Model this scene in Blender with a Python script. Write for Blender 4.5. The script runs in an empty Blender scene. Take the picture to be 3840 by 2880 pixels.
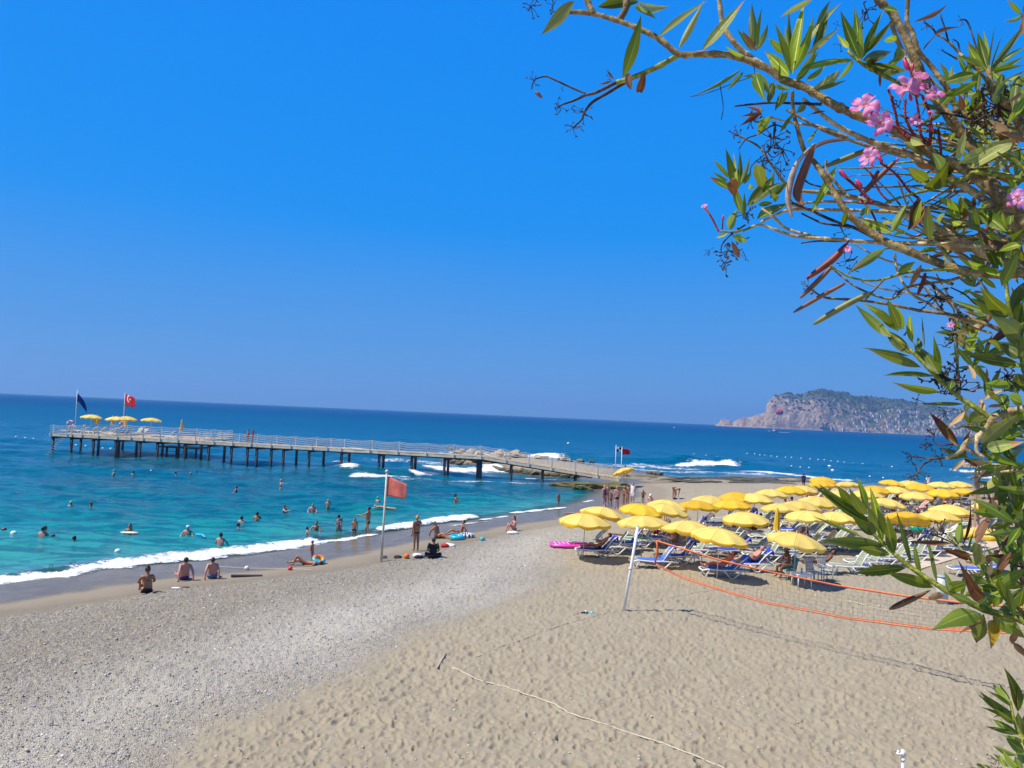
import bpy, bmesh, math, random
import numpy as np
from mathutils import Vector, Matrix, Quaternion

random.seed(7)
rng = np.random.default_rng(7)
scene = bpy.context.scene
COL = scene.collection
R = math.radians

# ------------------------------------------------------------------ camera
CAM_H = 7.0
F = 2773.0
ROLL = math.atan(0.0442)
PITCH = math.atan(0.0422)
cR, sR = math.cos(ROLL), math.sin(ROLL)
cP, sP = math.cos(PITCH), math.sin(PITCH)
RIGHT = Vector((1, 0, 0))
FWD = Vector((0, cP, sP))
UP = Vector((0, -sP, cP))
camX = cR * RIGHT + sR * UP
camY = -sR * RIGHT + cR * UP
camZ = -FWD
cam_data = bpy.data.cameras.new("camera")
cam_data.sensor_width = 36.0
cam_data.lens = 36.0 * F / 3840.0
cam_data.clip_start = 0.05
cam_data.clip_end = 40000
cam = bpy.data.objects.new("camera", cam_data)
COL.objects.link(cam)
m = Matrix((camX, camY, camZ)).transposed().to_4x4()
m.translation = Vector((0, 0, CAM_H))
cam.matrix_world = m
scene.camera = cam

# ------------------------------------------------------------------ sky and sun
SUN_DIR = Vector((-1.0, -0.20, 1.62)).normalized()      # towards the sun
world = bpy.data.worlds.new("World")
scene.world = world
world.use_nodes = True
wt = world.node_tree
wt.nodes.clear()
wo = wt.nodes.new("ShaderNodeOutputWorld")
bg = wt.nodes.new("ShaderNodeBackground")
sky = wt.nodes.new("ShaderNodeTexSky")
sky.sky_type = 'NISHITA'
sky.sun_disc = False
sky.sun_elevation = math.asin(SUN_DIR.z)
sky.sun_rotation = math.atan2(SUN_DIR.x, SUN_DIR.y)
sky.altitude = 0
sky.air_density = 1.0
sky.dust_density = 0.6
sky.ozone_density = 3.0
# the clear Mediterranean blue, deepening from the horizon to the zenith, laid over the physical sky
tc = wt.nodes.new("ShaderNodeTexCoord"); sx = wt.nodes.new("ShaderNodeSeparateXYZ"); wt.links.new(tc.outputs["Generated"], sx.inputs[0])
gr = wt.nodes.new("ShaderNodeValToRGB"); wt.links.new(sx.outputs[2], gr.inputs["Fac"])
SKY = [(0.0, (1.15, 3.0, 6.2)), (0.09, (0.62, 2.7, 6.7)), (0.24, (0.0, 2.42, 7.7)), (0.50, (0.0, 2.1, 7.7)), (0.72, (0.0, 1.1, 4.4)), (1.0, (0.02, 0.75, 3.2))]
els = gr.color_ramp.elements
while len(els) < len(SKY): els.new(0.5)
for e_, (p_, c_) in zip(els, SKY): e_.position = p_; e_.color = (*c_, 1)
mx = wt.nodes.new("ShaderNodeMix"); mx.data_type = 'RGBA'; mx.inputs["Factor"].default_value = 0.965
wt.links.new(sky.outputs[0], mx.inputs[6]); 
sn = wt.nodes.new("ShaderNodeTexNoise"); sn.inputs["Scale"].default_value = 1.6; sn.inputs["Detail"].default_value = 3
smp = wt.nodes.new("ShaderNodeMapping"); smp.inputs["Scale"].default_value = (1, 1, 5); wt.links.new(tc.outputs["Generated"], smp.inputs[0]); wt.links.new(smp.outputs[0], sn.inputs["Vector"])
smr = wt.nodes.new("ShaderNodeMapRange"); wt.links.new(sn.outputs["Fac"], smr.inputs[0]); smr.inputs[1].default_value = 0.3; smr.inputs[2].default_value = 0.7; smr.inputs[3].default_value = 0.0; smr.inputs[4].default_value = 0.16
szf = wt.nodes.new('ShaderNodeMapRange'); wt.links.new(sx.outputs[2], szf.inputs[0]); szf.inputs[1].default_value = 0.0; szf.inputs[2].default_value = 0.30; szf.inputs[3].default_value = 1.0; szf.inputs[4].default_value = 0.0
smm = wt.nodes.new('ShaderNodeMath'); smm.operation = 'MULTIPLY'; wt.links.new(smr.outputs[0], smm.inputs[0]); wt.links.new(szf.outputs[0], smm.inputs[1])
sm2 = wt.nodes.new("ShaderNodeMix"); sm2.data_type = 'RGBA'; wt.links.new(smm.outputs[0], sm2.inputs["Factor"]); wt.links.new(gr.outputs[0], sm2.inputs[6]); sm2.inputs[7].default_value = (1.6, 3.3, 6.6, 1)
wt.links.new(sm2.outputs[2], mx.inputs[7]); wt.links.new(mx.outputs[2], bg.inputs["Color"])
bg.inputs["Strength"].default_value = 0.095
wt.links.new(bg.outputs[0], wo.inputs["Surface"])

sun_data = bpy.data.lights.new("sun", 'SUN')
sun_data.energy = 5.0
sun_data.angle = R(0.5)
sun_data.color = (1.0, 0.90, 0.76)
sun = bpy.data.objects.new("sun", sun_data)
COL.objects.link(sun)
sun.rotation_euler = SUN_DIR.to_track_quat('Z', 'Y').to_euler()
sun.location = (0, 0, 60)

scene.view_settings.view_transform = 'Standard'
scene.view_settings.look = 'None'
scene.view_settings.exposure = 0.32
scene.view_settings.gamma = 1.0
scene.view_settings.use_curve_mapping = False
scene.cycles.max_bounces = 8
scene.cycles.transparent_max_bounces = 8
scene.cycles.volume_bounces = 0
scene.cycles.sample_clamp_indirect = 6.0
scene.cycles.caustics_reflective = False
scene.cycles.caustics_refractive = False

# ------------------------------------------------------------------ geometry of the view (pixels of the photo -> points of the place)
def ray(px, py):
    u = (px - 1920.0) / F
    v = -(py - 1440.0) / F
    a = u * cR - v * sR
    b = u * sR + v * cR
    return np.array([a, cP - b * sP, sP + b * cP])     # y component about 1

def at_depth(px, py, d):
    r = ray(px, py)
    t = d / r[1]
    return Vector((r[0] * t, d, CAM_H + r[2] * t))

def at_z(px, py, z):
    r = ray(px, py)
    t = (z - CAM_H) / r[2]
    return Vector((r[0] * t, r[1] * t, z))

def lerp(a, b, t):
    return a + (b - a) * t

def hashn(ix, iy, seed):
    h = (ix.astype(np.int64) * 374761393 + iy.astype(np.int64) * 668265263 + seed * 974711) & 0xffffffff
    h = ((h ^ (h >> 13)) * 1274126177) & 0xffffffff
    h = (h ^ (h >> 16)) & 0xffffffff
    return h / 4294967295.0

def vnoise(x, y, seed=0):
    x = np.asarray(x, dtype=np.float64); y = np.asarray(y, dtype=np.float64)
    ix = np.floor(x); iy = np.floor(y)
    fx = x - ix; fy = y - iy
    fx = fx * fx * (3 - 2 * fx); fy = fy * fy * (3 - 2 * fy)
    a = hashn(ix, iy, seed); b = hashn(ix + 1, iy, seed)
    c = hashn(ix, iy + 1, seed); d = hashn(ix + 1, iy + 1, seed)
    return (a * (1 - fx) + b * fx) * (1 - fy) + (c * (1 - fx) + d * fx) * fy

def fbm(x, y, seed=0, octs=4):
    s = 0; a = 0.5; tot = 0
    for k in range(octs):
        s = s + a * vnoise(x * 2 ** k, y * 2 ** k, seed + k * 17)
        tot += a; a *= 0.5
    return s / tot

def seg_dist(x, y, pts):
    """distance of arrays x, y to a polyline"""
    best = np.full(np.shape(x), 1e18)
    for (ax, ay), (bx, by) in zip(pts[:-1], pts[1:]):
        dx, dy = bx - ax, by - ay
        L = dx * dx + dy * dy + 1e-12
        t = np.clip(((x - ax) * dx + (y - ay) * dy) / L, 0, 1)
        d = (x - ax - t * dx) ** 2 + (y - ay - t * dy) ** 2
        best = np.minimum(best, d)
    return np.sqrt(best)

def inside(x, y, pts):
    c = np.zeros(np.shape(x), dtype=bool)
    n = len(pts)
    for i in range(n):
        x0, y0 = pts[i]; x1, y1 = pts[(i + 1) % n]
        if y0 == y1:
            continue
        cond = ((y0 > y) != (y1 > y)) & (x < (x1 - x0) * (y - y0) / (y1 - y0) + x0)
        c ^= cond
    return c

# coastline of the beach and the rock spit, as points on the water level
COAST_PX = [(-900, 2420), (0, 2193), (434, 2132), (712, 2111), (960, 2087), (1168, 2051), (1403, 2008),
            (1680, 1964), (1897, 1938), (2125, 1903), (2219, 1877), (2262, 1845), (2240, 1829), (2110, 1824), (2100, 1816),
            (2300, 1806), (2230, 1800), (2147, 1790), (2043, 1786), (1960, 1776), (1871, 1762), (1763, 1742), (1689, 1738),
            (1676, 1706), (1800, 1704), (1913, 1710), (2069, 1720), (2217, 1738), (2364, 1764), (2538, 1789), (2640, 1789),
            (2869, 1784), (3038, 1797), (3240, 1820), (3500, 1816), (3840, 1806), (4700, 1800)]
COAST = [tuple(at_z(x, y, 0)[:2]) for x, y in COAST_PX]
COAST_LINE = [(-60.0, 12.0)] + COAST[1:] + [(400.0, 130.0)]
LAND = COAST_LINE + [(400.0, -60.0), (-60.0, -60.0)]

def shore(x, y):
    """signed distance to the water's edge, positive on land"""
    x = np.asarray(x, dtype=np.float64); y = np.asarray(y, dtype=np.float64)
    d = seg_dist(x, y, COAST_LINE)
    return np.where(inside(x, y, LAND), d, -d)

def ground_h(x, y):
    s = shore(x, y)
    h = np.interp(s, [-60, -25, 0, 3.6, 6.0, 8.5, 11, 60], [-4, -2, 0.0, 0.16, 0.38, 0.66, 0.8, 0.85])
    return h

def G(px, py, lift=0.0):
    """point of the beach seen at a pixel of the photo"""
    z = 0.7
    for _ in range(8):
        p = at_z(px, py, z)
        z = float(ground_h(p.x, p.y))
    return Vector((p.x, p.y, z + lift))

# ------------------------------------------------------------------ object helpers
def tag(o, label=None, cat=None, group=None, kind=None):
    if label: o["label"] = label
    if cat: o["category"] = cat
    if group: o["group"] = group
    if kind: o["kind"] = kind
    return o

def link(name, data, parent=None, loc=None):
    o = bpy.data.objects.new(name, data)
    COL.objects.link(o)
    if parent is not None: o.parent = parent
    if loc is not None: o.location = loc
    return o

def thing(name, label, cat, loc=(0, 0, 0), rz=0.0, group=None):
    o = link(name, None)
    o.empty_display_size = 0.2
    o.location = loc
    o.rotation_euler = (0, 0, rz)
    return tag(o, label, cat, group)

def copy_tree(o, parent=None):
    c = o.copy(); COL.objects.link(c); c.parent = parent
    for ch in o.children: copy_tree(ch, c)
    return c

class MB:
    """collects simple solids into one mesh"""
    def __init__(self): self.v = []; self.f = []; self.mi = []
    def add(self, verts, faces, mi=0):
        n = len(self.v)
        self.v += [tuple(p) for p in verts]
        self.f += [tuple(i + n for i in f) for f in faces]
        self.mi += [mi] * len(faces)
        return self
    def box(self, c, s, rot=None, mi=0, taper=1.0):
        hx, hy, hz = s[0] / 2, s[1] / 2, s[2] / 2
        vs = []
        for z, k in ((-hz, 1.0), (hz, taper)):
            for x, y in ((-hx, -hy), (hx, -hy), (hx, hy), (-hx, hy)):
                p = Vector((x * k, y * k, z))
                if rot is not None: p = rot @ p
                vs.append(p + Vector(c))
        self.add(vs, [(3, 2, 1, 0), (4, 5, 6, 7), (0, 1, 5, 4), (1, 2, 6, 5), (2, 3, 7, 6), (3, 0, 4, 7)], mi)
        return self
    def bar(self, a, b, w, h, mi=0):
        a = Vector(a); b = Vector(b); d = b - a
        q = d.to_track_quat('Z', 'Y')
        return self.box((a + b) / 2, (w, h, d.length), q, mi)
    def tube(self, pts, r, n=8, mi=0, cap=True, closed=False):
        pts = [Vector(p) for p in pts]
        rs = r if isinstance(r, (list, tuple)) else [r] * len(pts)
        vs = []; k = len(pts); up = None
        for i, p in enumerate(pts):
            if closed: t = pts[(i + 1) % k] - pts[i - 1]
            else: t = pts[min(i + 1, k - 1)] - pts[max(i - 1, 0)]
            if t.length < 1e-9: t = Vector((0, 0, 1))
            t.normalize()
            if up is None:
                up = Vector((0, 0, 1)) if abs(t.z) < 0.9 else Vector((1, 0, 0))
            side = t.cross(up)
            if side.length < 1e-6:
                side = t.cross(Vector((0.3, 1, 0.2)))
            side.normalize()
            up = side.cross(t).normalized()
            for j in range(n):
                a = 2 * math.pi * j / n
                vs.append(p + (side * math.cos(a) + up * math.sin(a)) * rs[i])
        fs = []
        for i in range(k if closed else k - 1):
            i2 = (i + 1) % k
            for j in range(n):
                j2 = (j + 1) % n
                fs.append((i * n + j, i * n + j2, i2 * n + j2, i2 * n + j))
        if cap and not closed:
            fs.append(tuple(range(n))[::-1]); fs.append(tuple((k - 1) * n + j for j in range(n)))
        return self.add(vs, fs, mi)
    def cyl(self, c, r, h, n=16, mi=0, r2=None):
        c = Vector(c)
        return self.tube([c, c + Vector((0, 0, h))], [r, r if r2 is None else r2], n, mi)
    def ball(self, c, r, n=10, m=7, mi=0, rot=None):
        r = r if isinstance(r, (tuple, list)) else (r, r, r)
        vs = [Vector((0, 0, -r[2]))]
        for i in range(1, m):
            a = -math.pi / 2 + math.pi * i / m
            for j in range(n):
                b = 2 * math.pi * j / n
                vs.append(Vector((r[0] * math.cos(a) * math.cos(b), r[1] * math.cos(a) * math.sin(b), r[2] * math.sin(a))))
        vs.append(Vector((0, 0, r[2])))
        fs = []
        for j in range(n): fs.append((0, 1 + (j + 1) % n, 1 + j))
        for i in range(m - 2):
            for j in range(n):
                j2 = (j + 1) % n
                fs.append((1 + i * n + j, 1 + i * n + j2, 1 + (i + 1) * n + j2, 1 + (i + 1) * n + j))
        l = len(vs) - 1
        for j in range(n): fs.append((l, 1 + (m - 2) * n + j, 1 + (m - 2) * n + (j + 1) % n))
        if rot is not None: vs = [rot @ v for v in vs]
        c = Vector(c)
        return self.add([v + c for v in vs], fs, mi)
    def mesh(self, name, mats=(), smooth=False):
        me = bpy.data.meshes.new(name)
        me.from_pydata(self.v, [], self.f)
        for mt in (mats if isinstance(mats, (list, tuple)) else [mats]): me.materials.append(mt)
        if any(self.mi): me.polygons.foreach_set("material_index", self.mi)
        if smooth: me.polygons.foreach_set("use_smooth", [True] * len(me.polygons))
        me.update()
        return me
    def build(self, name, mats, parent=None, loc=None, smooth=False):
        return link(name, self.mesh(name, mats, smooth), parent, loc)

# ------------------------------------------------------------------ materials
MATS = {}
def nodes_of(name):
    mt = bpy.data.materials.new(name)
    mt.use_nodes = True
    nt = mt.node_tree
    return mt, nt, nt.nodes["Principled BSDF"], nt.nodes["Material Output"]

def N(nt, typ, **kw):
    n = nt.nodes.new(typ)
    for k, v in kw.items():
        if k in ("ins",): continue
        setattr(n, k, v)
    return n

def val(nt, n, name, x):
    s = n.inputs[name]
    if hasattr(x, "links") or isinstance(x, bpy.types.NodeSocket): nt.links.new(x, s)
    else: s.default_value = x

def noise(nt, scale, detail=3, rough=0.55, vec=None, dist=0.0):
    n = N(nt, "ShaderNodeTexNoise")
    n.inputs["Scale"].default_value = scale
    n.inputs["Detail"].default_value = detail
    n.inputs["Roughness"].default_value = rough
    n.inputs["Distortion"].default_value = dist
    if vec is not None: nt.links.new(vec, n.inputs["Vector"])
    return n.outputs["Fac"]

def ramp(nt, fac, stops):
    n = N(nt, "ShaderNodeValToRGB")
    els = n.color_ramp.elements
    while len(els) < len(stops): els.new(0.5)
    for e, (p, c) in zip(els, stops):
        e.position = p
        e.color = (*c, 1) if len(c) == 3 else c
    nt.links.new(fac, n.inputs["Fac"])
    return n.outputs["Color"]

def mix(nt, fac, a, b, blend='MIX'):
    n = N(nt, "ShaderNodeMix", data_type='RGBA', blend_type=blend)
    val(nt, n, "Factor", fac) if not isinstance(fac, bpy.types.NodeSocket) else nt.links.new(fac, n.inputs["Factor"])
    for s, x in ((n.inputs[6], a), (n.inputs[7], b)):
        if isinstance(x, bpy.types.NodeSocket): nt.links.new(x, s)
        else: s.default_value = (*x, 1) if len(x) == 3 else x
    return n.outputs[2]

def math_(nt, op, a, b=0.0, c=None, clamp=False):
    n = N(nt, "ShaderNodeMath", operation=op)
    n.use_clamp = clamp
    for s, x in zip(n.inputs, (a, b, c)):
        if x is None: continue
        if isinstance(x, bpy.types.NodeSocket): nt.links.new(x, s)
        else: s.default_value = x
    return n.outputs[0]

def maprange(nt, x, a, b, c=0.0, d=1.0, smooth=True):
    n = N(nt, "ShaderNodeMapRange", interpolation_type='SMOOTHSTEP' if smooth else 'LINEAR')
    nt.links.new(x, n.inputs["Value"])
    for k, v in (("From Min", a), ("From Max", b), ("To Min", c), ("To Max", d)):
        if isinstance(v, bpy.types.NodeSocket): nt.links.new(v, n.inputs[k])
        else: n.inputs[k].default_value = v
    return n.outputs["Result"]

def attr(nt, name):
    n = N(nt, "ShaderNodeAttribute", attribute_name=name)
    return n.outputs["Fac"]

def bump(nt, bs, h, strength=0.3, dist=0.01):
    n = N(nt, "ShaderNodeBump")
    n.inputs["Strength"].default_value = strength
    n.inputs["Distance"].default_value = dist
    nt.links.new(h, n.inputs["Height"])
    nt.links.new(n.outputs[0], bs.inputs["Normal"])
    return n

def mat(name, col, rough=0.6, var=0.12, scale=6.0, metal=0.0, bmp=0.0, bscale=60.0, coat=0.0, trans=0.0, perobj=0.0, spec=0.5):
    """plain surface colour with fine unevenness; trans = share of light let through (cloth, leaves)"""
    if name in MATS: return MATS[name]
    mt, nt, bs, out = nodes_of(name)
    co = N(nt, "ShaderNodeTexCoord").outputs["Object"]
    f = noise(nt, scale, 4, 0.6, co)
    dark = tuple(c * (1 - var * 1.6) for c in col)
    lite = tuple(min(1, c * (1 + var)) for c in col)
    c = ramp(nt, f, [(0.3, dark), (0.7, lite)])
    if perobj:
        oi = N(nt, "ShaderNodeObjectInfo").outputs["Random"]
        hs = N(nt, "ShaderNodeHueSaturation")
        nt.links.new(c, hs.inputs["Color"])
        nt.links.new(maprange(nt, oi, 0, 1, 1 - perobj, 1 + perobj, False), hs.inputs["Value"])
        c = hs.outputs[0]
    nt.links.new(c, bs.inputs["Base Color"])
    bs.inputs["Roughness"].default_value = rough
    bs.inputs["Metallic"].default_value = metal
    bs.inputs["Coat Weight"].default_value = coat
    bs.inputs["Specular IOR Level"].default_value = spec
    if bmp:
        bump(nt, bs, noise(nt, bscale, 4, 0.6, co), bmp, 0.01)
    if trans:
        tr = N(nt, "ShaderNodeBsdfTranslucent")
        nt.links.new(c, tr.inputs["Color"])
        ms = N(nt, "ShaderNodeMixShader")
        ms.inputs[0].default_value = trans
        nt.links.new(bs.outputs[0], ms.inputs[1]); nt.links.new(tr.outputs[0], ms.inputs[2])
        nt.links.new(ms.outputs[0], out.inputs["Surface"])
    MATS[name] = mt
    return mt

# ------------------------------------------------------------------ fan-shaped sheets: fine near the viewpoint, coarse far off
def fan(name, ratios, ys, hfun, mt, attrs, smooth=True):
    ny, nx = len(ys), len(ratios)
    Y, Q = np.meshgrid(ys, ratios, indexing="ij")
    X = Q * Y
    x = X.ravel(); y = Y.ravel()
    z = hfun(x, y)
    me = bpy.data.meshes.new(name)
    me.vertices.add(nx * ny)
    me.vertices.foreach_set("co", np.column_stack([x, y, z]).astype(np.float32).ravel())
    idx = np.arange(nx * ny).reshape(ny, nx)
    a = idx[:-1, :-1].ravel(); b = idx[:-1, 1:].ravel(); c = idx[1:, 1:].ravel(); d = idx[1:, :-1].ravel()
    return me, x, y, z, np.column_stack([a, b, c, d])

def finish(me, quads, mt, attrs, smooth=True):
    n = len(quads)
    me.loops.add(n * 4); me.polygons.add(n)
    me.loops.foreach_set("vertex_index", quads.astype(np.int32).ravel())
    me.polygons.foreach_set("loop_start", np.arange(0, n * 4, 4, dtype=np.int32))
    me.polygons.foreach_set("use_smooth", np.full(n, smooth))
    for k, v in attrs.items():
        at = me.attributes.new(k, 'FLOAT', 'POINT')
        at.data.foreach_set("value", v.astype(np.float32))
    me.materials.append(mt)
    me.update(calc_edges=True)
    me.validate()

# --- beach --------------------------------------------------------------
PEB_PX = [(150, 3400), (614, 2880), (789, 2730), (991, 2642), (1315, 2511), (1561, 2370), (1760, 2300), (1940, 2236), (2080, 2150), (2170, 2060), (2290, 2000), (2460, 1950), (2700, 1880), (2950, 1830)]
PEB_LINE = [tuple(G(x, y)[:2]) for x, y in PEB_PX]
PEB_POLY = PEB_LINE + [(40, 95), (0, 110), (-90, 60), (-90, -20)]

def peb_sd(x, y):
    d = seg_dist(x, y, PEB_LINE)
    return np.where(inside(x, y, PEB_POLY), d, -d)

def dimples(x, y, cell, seed, lo=0.30, hi=0.62):
    """trampled sand: overlapping oval hollows with soft rims"""
    ix = np.floor(x / cell); iy = np.floor(y / cell)
    out = np.zeros_like(x)
    for ox in (-1, 0, 1):
        for oy in (-1, 0, 1):
            cx = ix + ox; cy = iy + oy
            jx = (cx + hashn(cx, cy, seed)) * cell
            jy = (cy + hashn(cx, cy, seed + 1)) * cell
            an = hashn(cx, cy, seed + 2) * math.pi
            rr = cell * (lo + (hi - lo) * hashn(cx, cy, seed + 3))
            ca, sa = np.cos(an), np.sin(an)
            dx = (x - jx); dy = (y - jy)
            u = (dx * ca + dy * sa) / rr; v = (-dx * sa + dy * ca) / (rr * 0.55)
            q = np.sqrt(u * u + v * v)
            dep = 0.5 + 0.9 * hashn(cx, cy, seed + 4)
            out += -dep * np.clip(1 - q * q, 0, None) ** 1.2 + 0.38 * dep * np.exp(-((q - 1.1) / 0.25) ** 2)
    return out

def beach_h(x, y):
    s = shore(x, y)
    h = np.interp(s, [-60, -25, 0, 3.6, 6.0, 8.5, 11, 60], [-4, -2, 0.0, 0.16, 0.38, 0.66, 0.8, 0.85])
    p = peb_sd(x, y)
    sand = np.clip((0.6 - p) / 1.6, 0, 1) * np.clip((s - 6) / 3, 0, 1)
    peb = np.clip((p + 0.4) / 1.2, 0, 1) * np.clip((s - 5) / 2, 0, 1)
    big = (fbm(x * 0.35, y * 0.35, 5, 3) - 0.5) * 0.16
    wob = x + 0.25 * (fbm(x * 2.1, y * 2.1, 91, 2) - 0.5)
    wob2 = y + 0.25 * (fbm(x * 2.1, y * 2.1, 92, 2) - 0.5)
    foot = 0.021 * dimples(wob, wob2, 0.34, 11) + 0.015 * dimples(wob, wob2, 0.23, 31) + 0.012 * dimples(wob, wob2, 0.62, 51) + (fbm(x * 7, y * 7, 8, 3) - 0.5) * 0.022
    bank = np.clip((s - 5) / 4, 0, 1)
    pz = (fbm(x * 1.6, y * 4.6, 44, 4) - 0.5) * 0.15 + (fbm(x * 11, y * 15, 45, 2) - 0.5) * 0.075
    far = np.clip(1.25 - y / 75.0, 0.25, 1)
    return h + big * bank + sand * foot * 1.8 * far + peb * pz * far

ratios = np.concatenate([np.linspace(-2.2, -0.84, 16)[:-1], np.linspace(-0.84, 0.86, 1150), np.linspace(0.86, 2.6, 20)[1:]])
ys = [3.4]
while ys[-1] < 250:
    y = ys[-1]
    ys.append(y + max(0.045, min(y * y / (739 * 6.3) * 0.95, 3.0)) * (2.5 if y < 11.5 else 1))
mt_beach, nt, bs, out = nodes_of("beach_sand")
co = N(nt, "ShaderNodeTexCoord").outputs["Object"]
sdA = attr(nt, "shore"); pbA = attr(nt, "pebble")
n_mid = noise(nt, 1.1, 4, 0.6, co); n_fine = noise(nt, 55, 5, 0.75, co); n_big = noise(nt, 0.22, 4, 0.6, co)
sand_c = ramp(nt, n_fine, [(0.25, (0.255, 0.222, 0.158)), (0.75, (0.39, 0.345, 0.25))])
sand_c = mix(nt, maprange(nt, n_mid, 0.35, 0.75), sand_c, (0.29, 0.255, 0.185), 'MIX')
vor = N(nt, "ShaderNodeTexVoronoi"); vor.inputs["Scale"].default_value = 44; nt.links.new(co, vor.inputs["Vector"])
vor2 = N(nt, "ShaderNodeTexVoronoi"); vor2.inputs["Scale"].default_value = 19; nt.links.new(co, vor2.inputs["Vector"])
sep = N(nt, "ShaderNodeSeparateColor"); nt.links.new(vor.outputs["Color"], sep.inputs[0])
sep2 = N(nt, "ShaderNodeSeparateColor"); nt.links.new(vor2.outputs["Color"], sep2.inputs[0])
peb_c = ramp(nt, sep.outputs[0], [(0.0, (0.17, 0.15, 0.115)), (0.3, (0.30, 0.26, 0.20)), (0.6, (0.37, 0.33, 0.26)), (0.85, (0.52, 0.48, 0.39)), (1.0, (0.78, 0.75, 0.65))])
peb_c = mix(nt, 0.45, peb_c, ramp(nt, sep2.outputs[1], [(0.0, (0.16, 0.14, 0.105)), (0.5, (0.35, 0.31, 0.245)), (1.0, (0.66, 0.63, 0.53))]))
gap = maprange(nt, vor.outputs["Distance"], 0.30, 0.75, 0.0, 0.5)
peb_c = mix(nt, gap, peb_c, (0.13, 0.115, 0.095))
peb_c = mix(nt, maprange(nt, noise(nt, 0.9, 5, 0.7, co, 0.8), 0.40, 0.62, 0.0, 0.45), peb_c, (0.32, 0.285, 0.21))
white = math_(nt, 'MULTIPLY', attr(nt, "white"), maprange(nt, n_fine, 0.38, 0.60, 0.25, 0.8))
peb_c = mix(nt, white, peb_c, (0.60, 0.575, 0.50))
pebf = math_(nt, 'ADD', pbA, math_(nt, 'MULTIPLY', math_(nt, 'SUBTRACT', noise(nt, 3.2, 5, 0.7, co), 0.5), 1.6), clamp=True)
dry = mix(nt, maprange(nt, pebf, 0.3, 0.7), sand_c, peb_c)
damp = ramp(nt, n_fine, [(0.3, (0.215, 0.185, 0.135)), (0.7, (0.31, 0.27, 0.205))])
wet = ramp(nt, n_mid, [(0.3, (0.135, 0.108, 0.066)), (0.7, (0.19, 0.155, 0.10))])
sdn = math_(nt, 'ADD', sdA, math_(nt, 'MULTIPLY', math_(nt, 'SUBTRACT', noise(nt, 0.45, 4, 0.6, co), 0.5), 2.2))
c1 = mix(nt, maprange(nt, sdn, 3.0, 3.9), wet, damp)
c2 = mix(nt, maprange(nt, sdn, 5.6, 6.8), c1, dry)
c2 = mix(nt, math_(nt, 'MULTIPLY', attr(nt, "reef"), maprange(nt, noise(nt, 0.5, 5, 0.7, co), 0.42, 0.56)), c2,
         ramp(nt, noise(nt, 1.7, 5, 0.7, co), [(0.35, (0.035, 0.032, 0.02)), (0.65, (0.13, 0.115, 0.055))]))
nt.links.new(c2, bs.inputs["Base Color"])
nt.links.new(maprange(nt, sdn, 2.9, 4.2, 0.22, 0.93), bs.inputs["Roughness"])
nt.links.new(maprange(nt, sdn, 2.9, 4.2, 0.11, 0.2), bs.inputs["Specular IOR Level"])
hgt = math_(nt, 'ADD', math_(nt, 'MULTIPLY', n_fine, 0.5), math_(nt, 'MULTIPLY', math_(nt, 'MULTIPLY', vor.outputs["Distance"], maprange(nt, pebf, 0.3, 0.7)), -2.2))
hgt = math_(nt, 'MULTIPLY', hgt, maprange(nt, sdn, 3.5, 6.5, 0.03, 1.0))
bump(nt, bs, hgt, 0.9, 0.016)

me, x, y, z, quads = fan("beach", ratios, np.array(ys), beach_h, mt_beach, {})
s = shore(x, y)
pk = peb_sd(x, y)
keep = (s > -3.0)
qk = keep[quads].all(axis=1)
quads = quads[qk]
reef_pts = [tuple(at_z(a, b, 0.2)[:2]) for a, b in [(2560, 1800), (2700, 1796), (2869, 1794), (3038, 1806), (3120, 1815)]]
reef = np.clip(1.3 - seg_dist(x, y, reef_pts) / 9.0, 0, 1)
reef = np.maximum(reef, np.clip(1.2 - seg_dist(x, y, [tuple(at_z(a, b, 0.2)[:2]) for a, b in [(2130, 1818), (2300, 1812), (2420, 1812)]]) / 2.2, 0, 1))
pebv = np.clip(0.5 + pk / np.interp(y, [24, 34, 50], [1.8, 7, 20]), 0, 1)
pebv = pebv * np.interp(y, [32, 46], [1.0, 0.45])
wb = np.exp(-((pk - 2.4) / 2.3) ** 2) * (pk > -0.3) * (0.6 + 0.8 * fbm(x * 0.5, y * 0.5, 15, 3))
wb = np.maximum(wb, np.exp(-((np.maximum(pk, 0) - 1.0) / 3.0) ** 2) * 0.8 * (pk > 0) * np.clip((y - 19) / 5, 0, 1) * np.clip((31 - y) / 4, 0, 1))
finish(me, quads, mt_beach, {"shore": s, "pebble": pebv, "white": wb, "reef": reef})
tag(link("beach", me), "grey shingle and tan trampled sand sloping down to the water", None, None, "structure")

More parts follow.
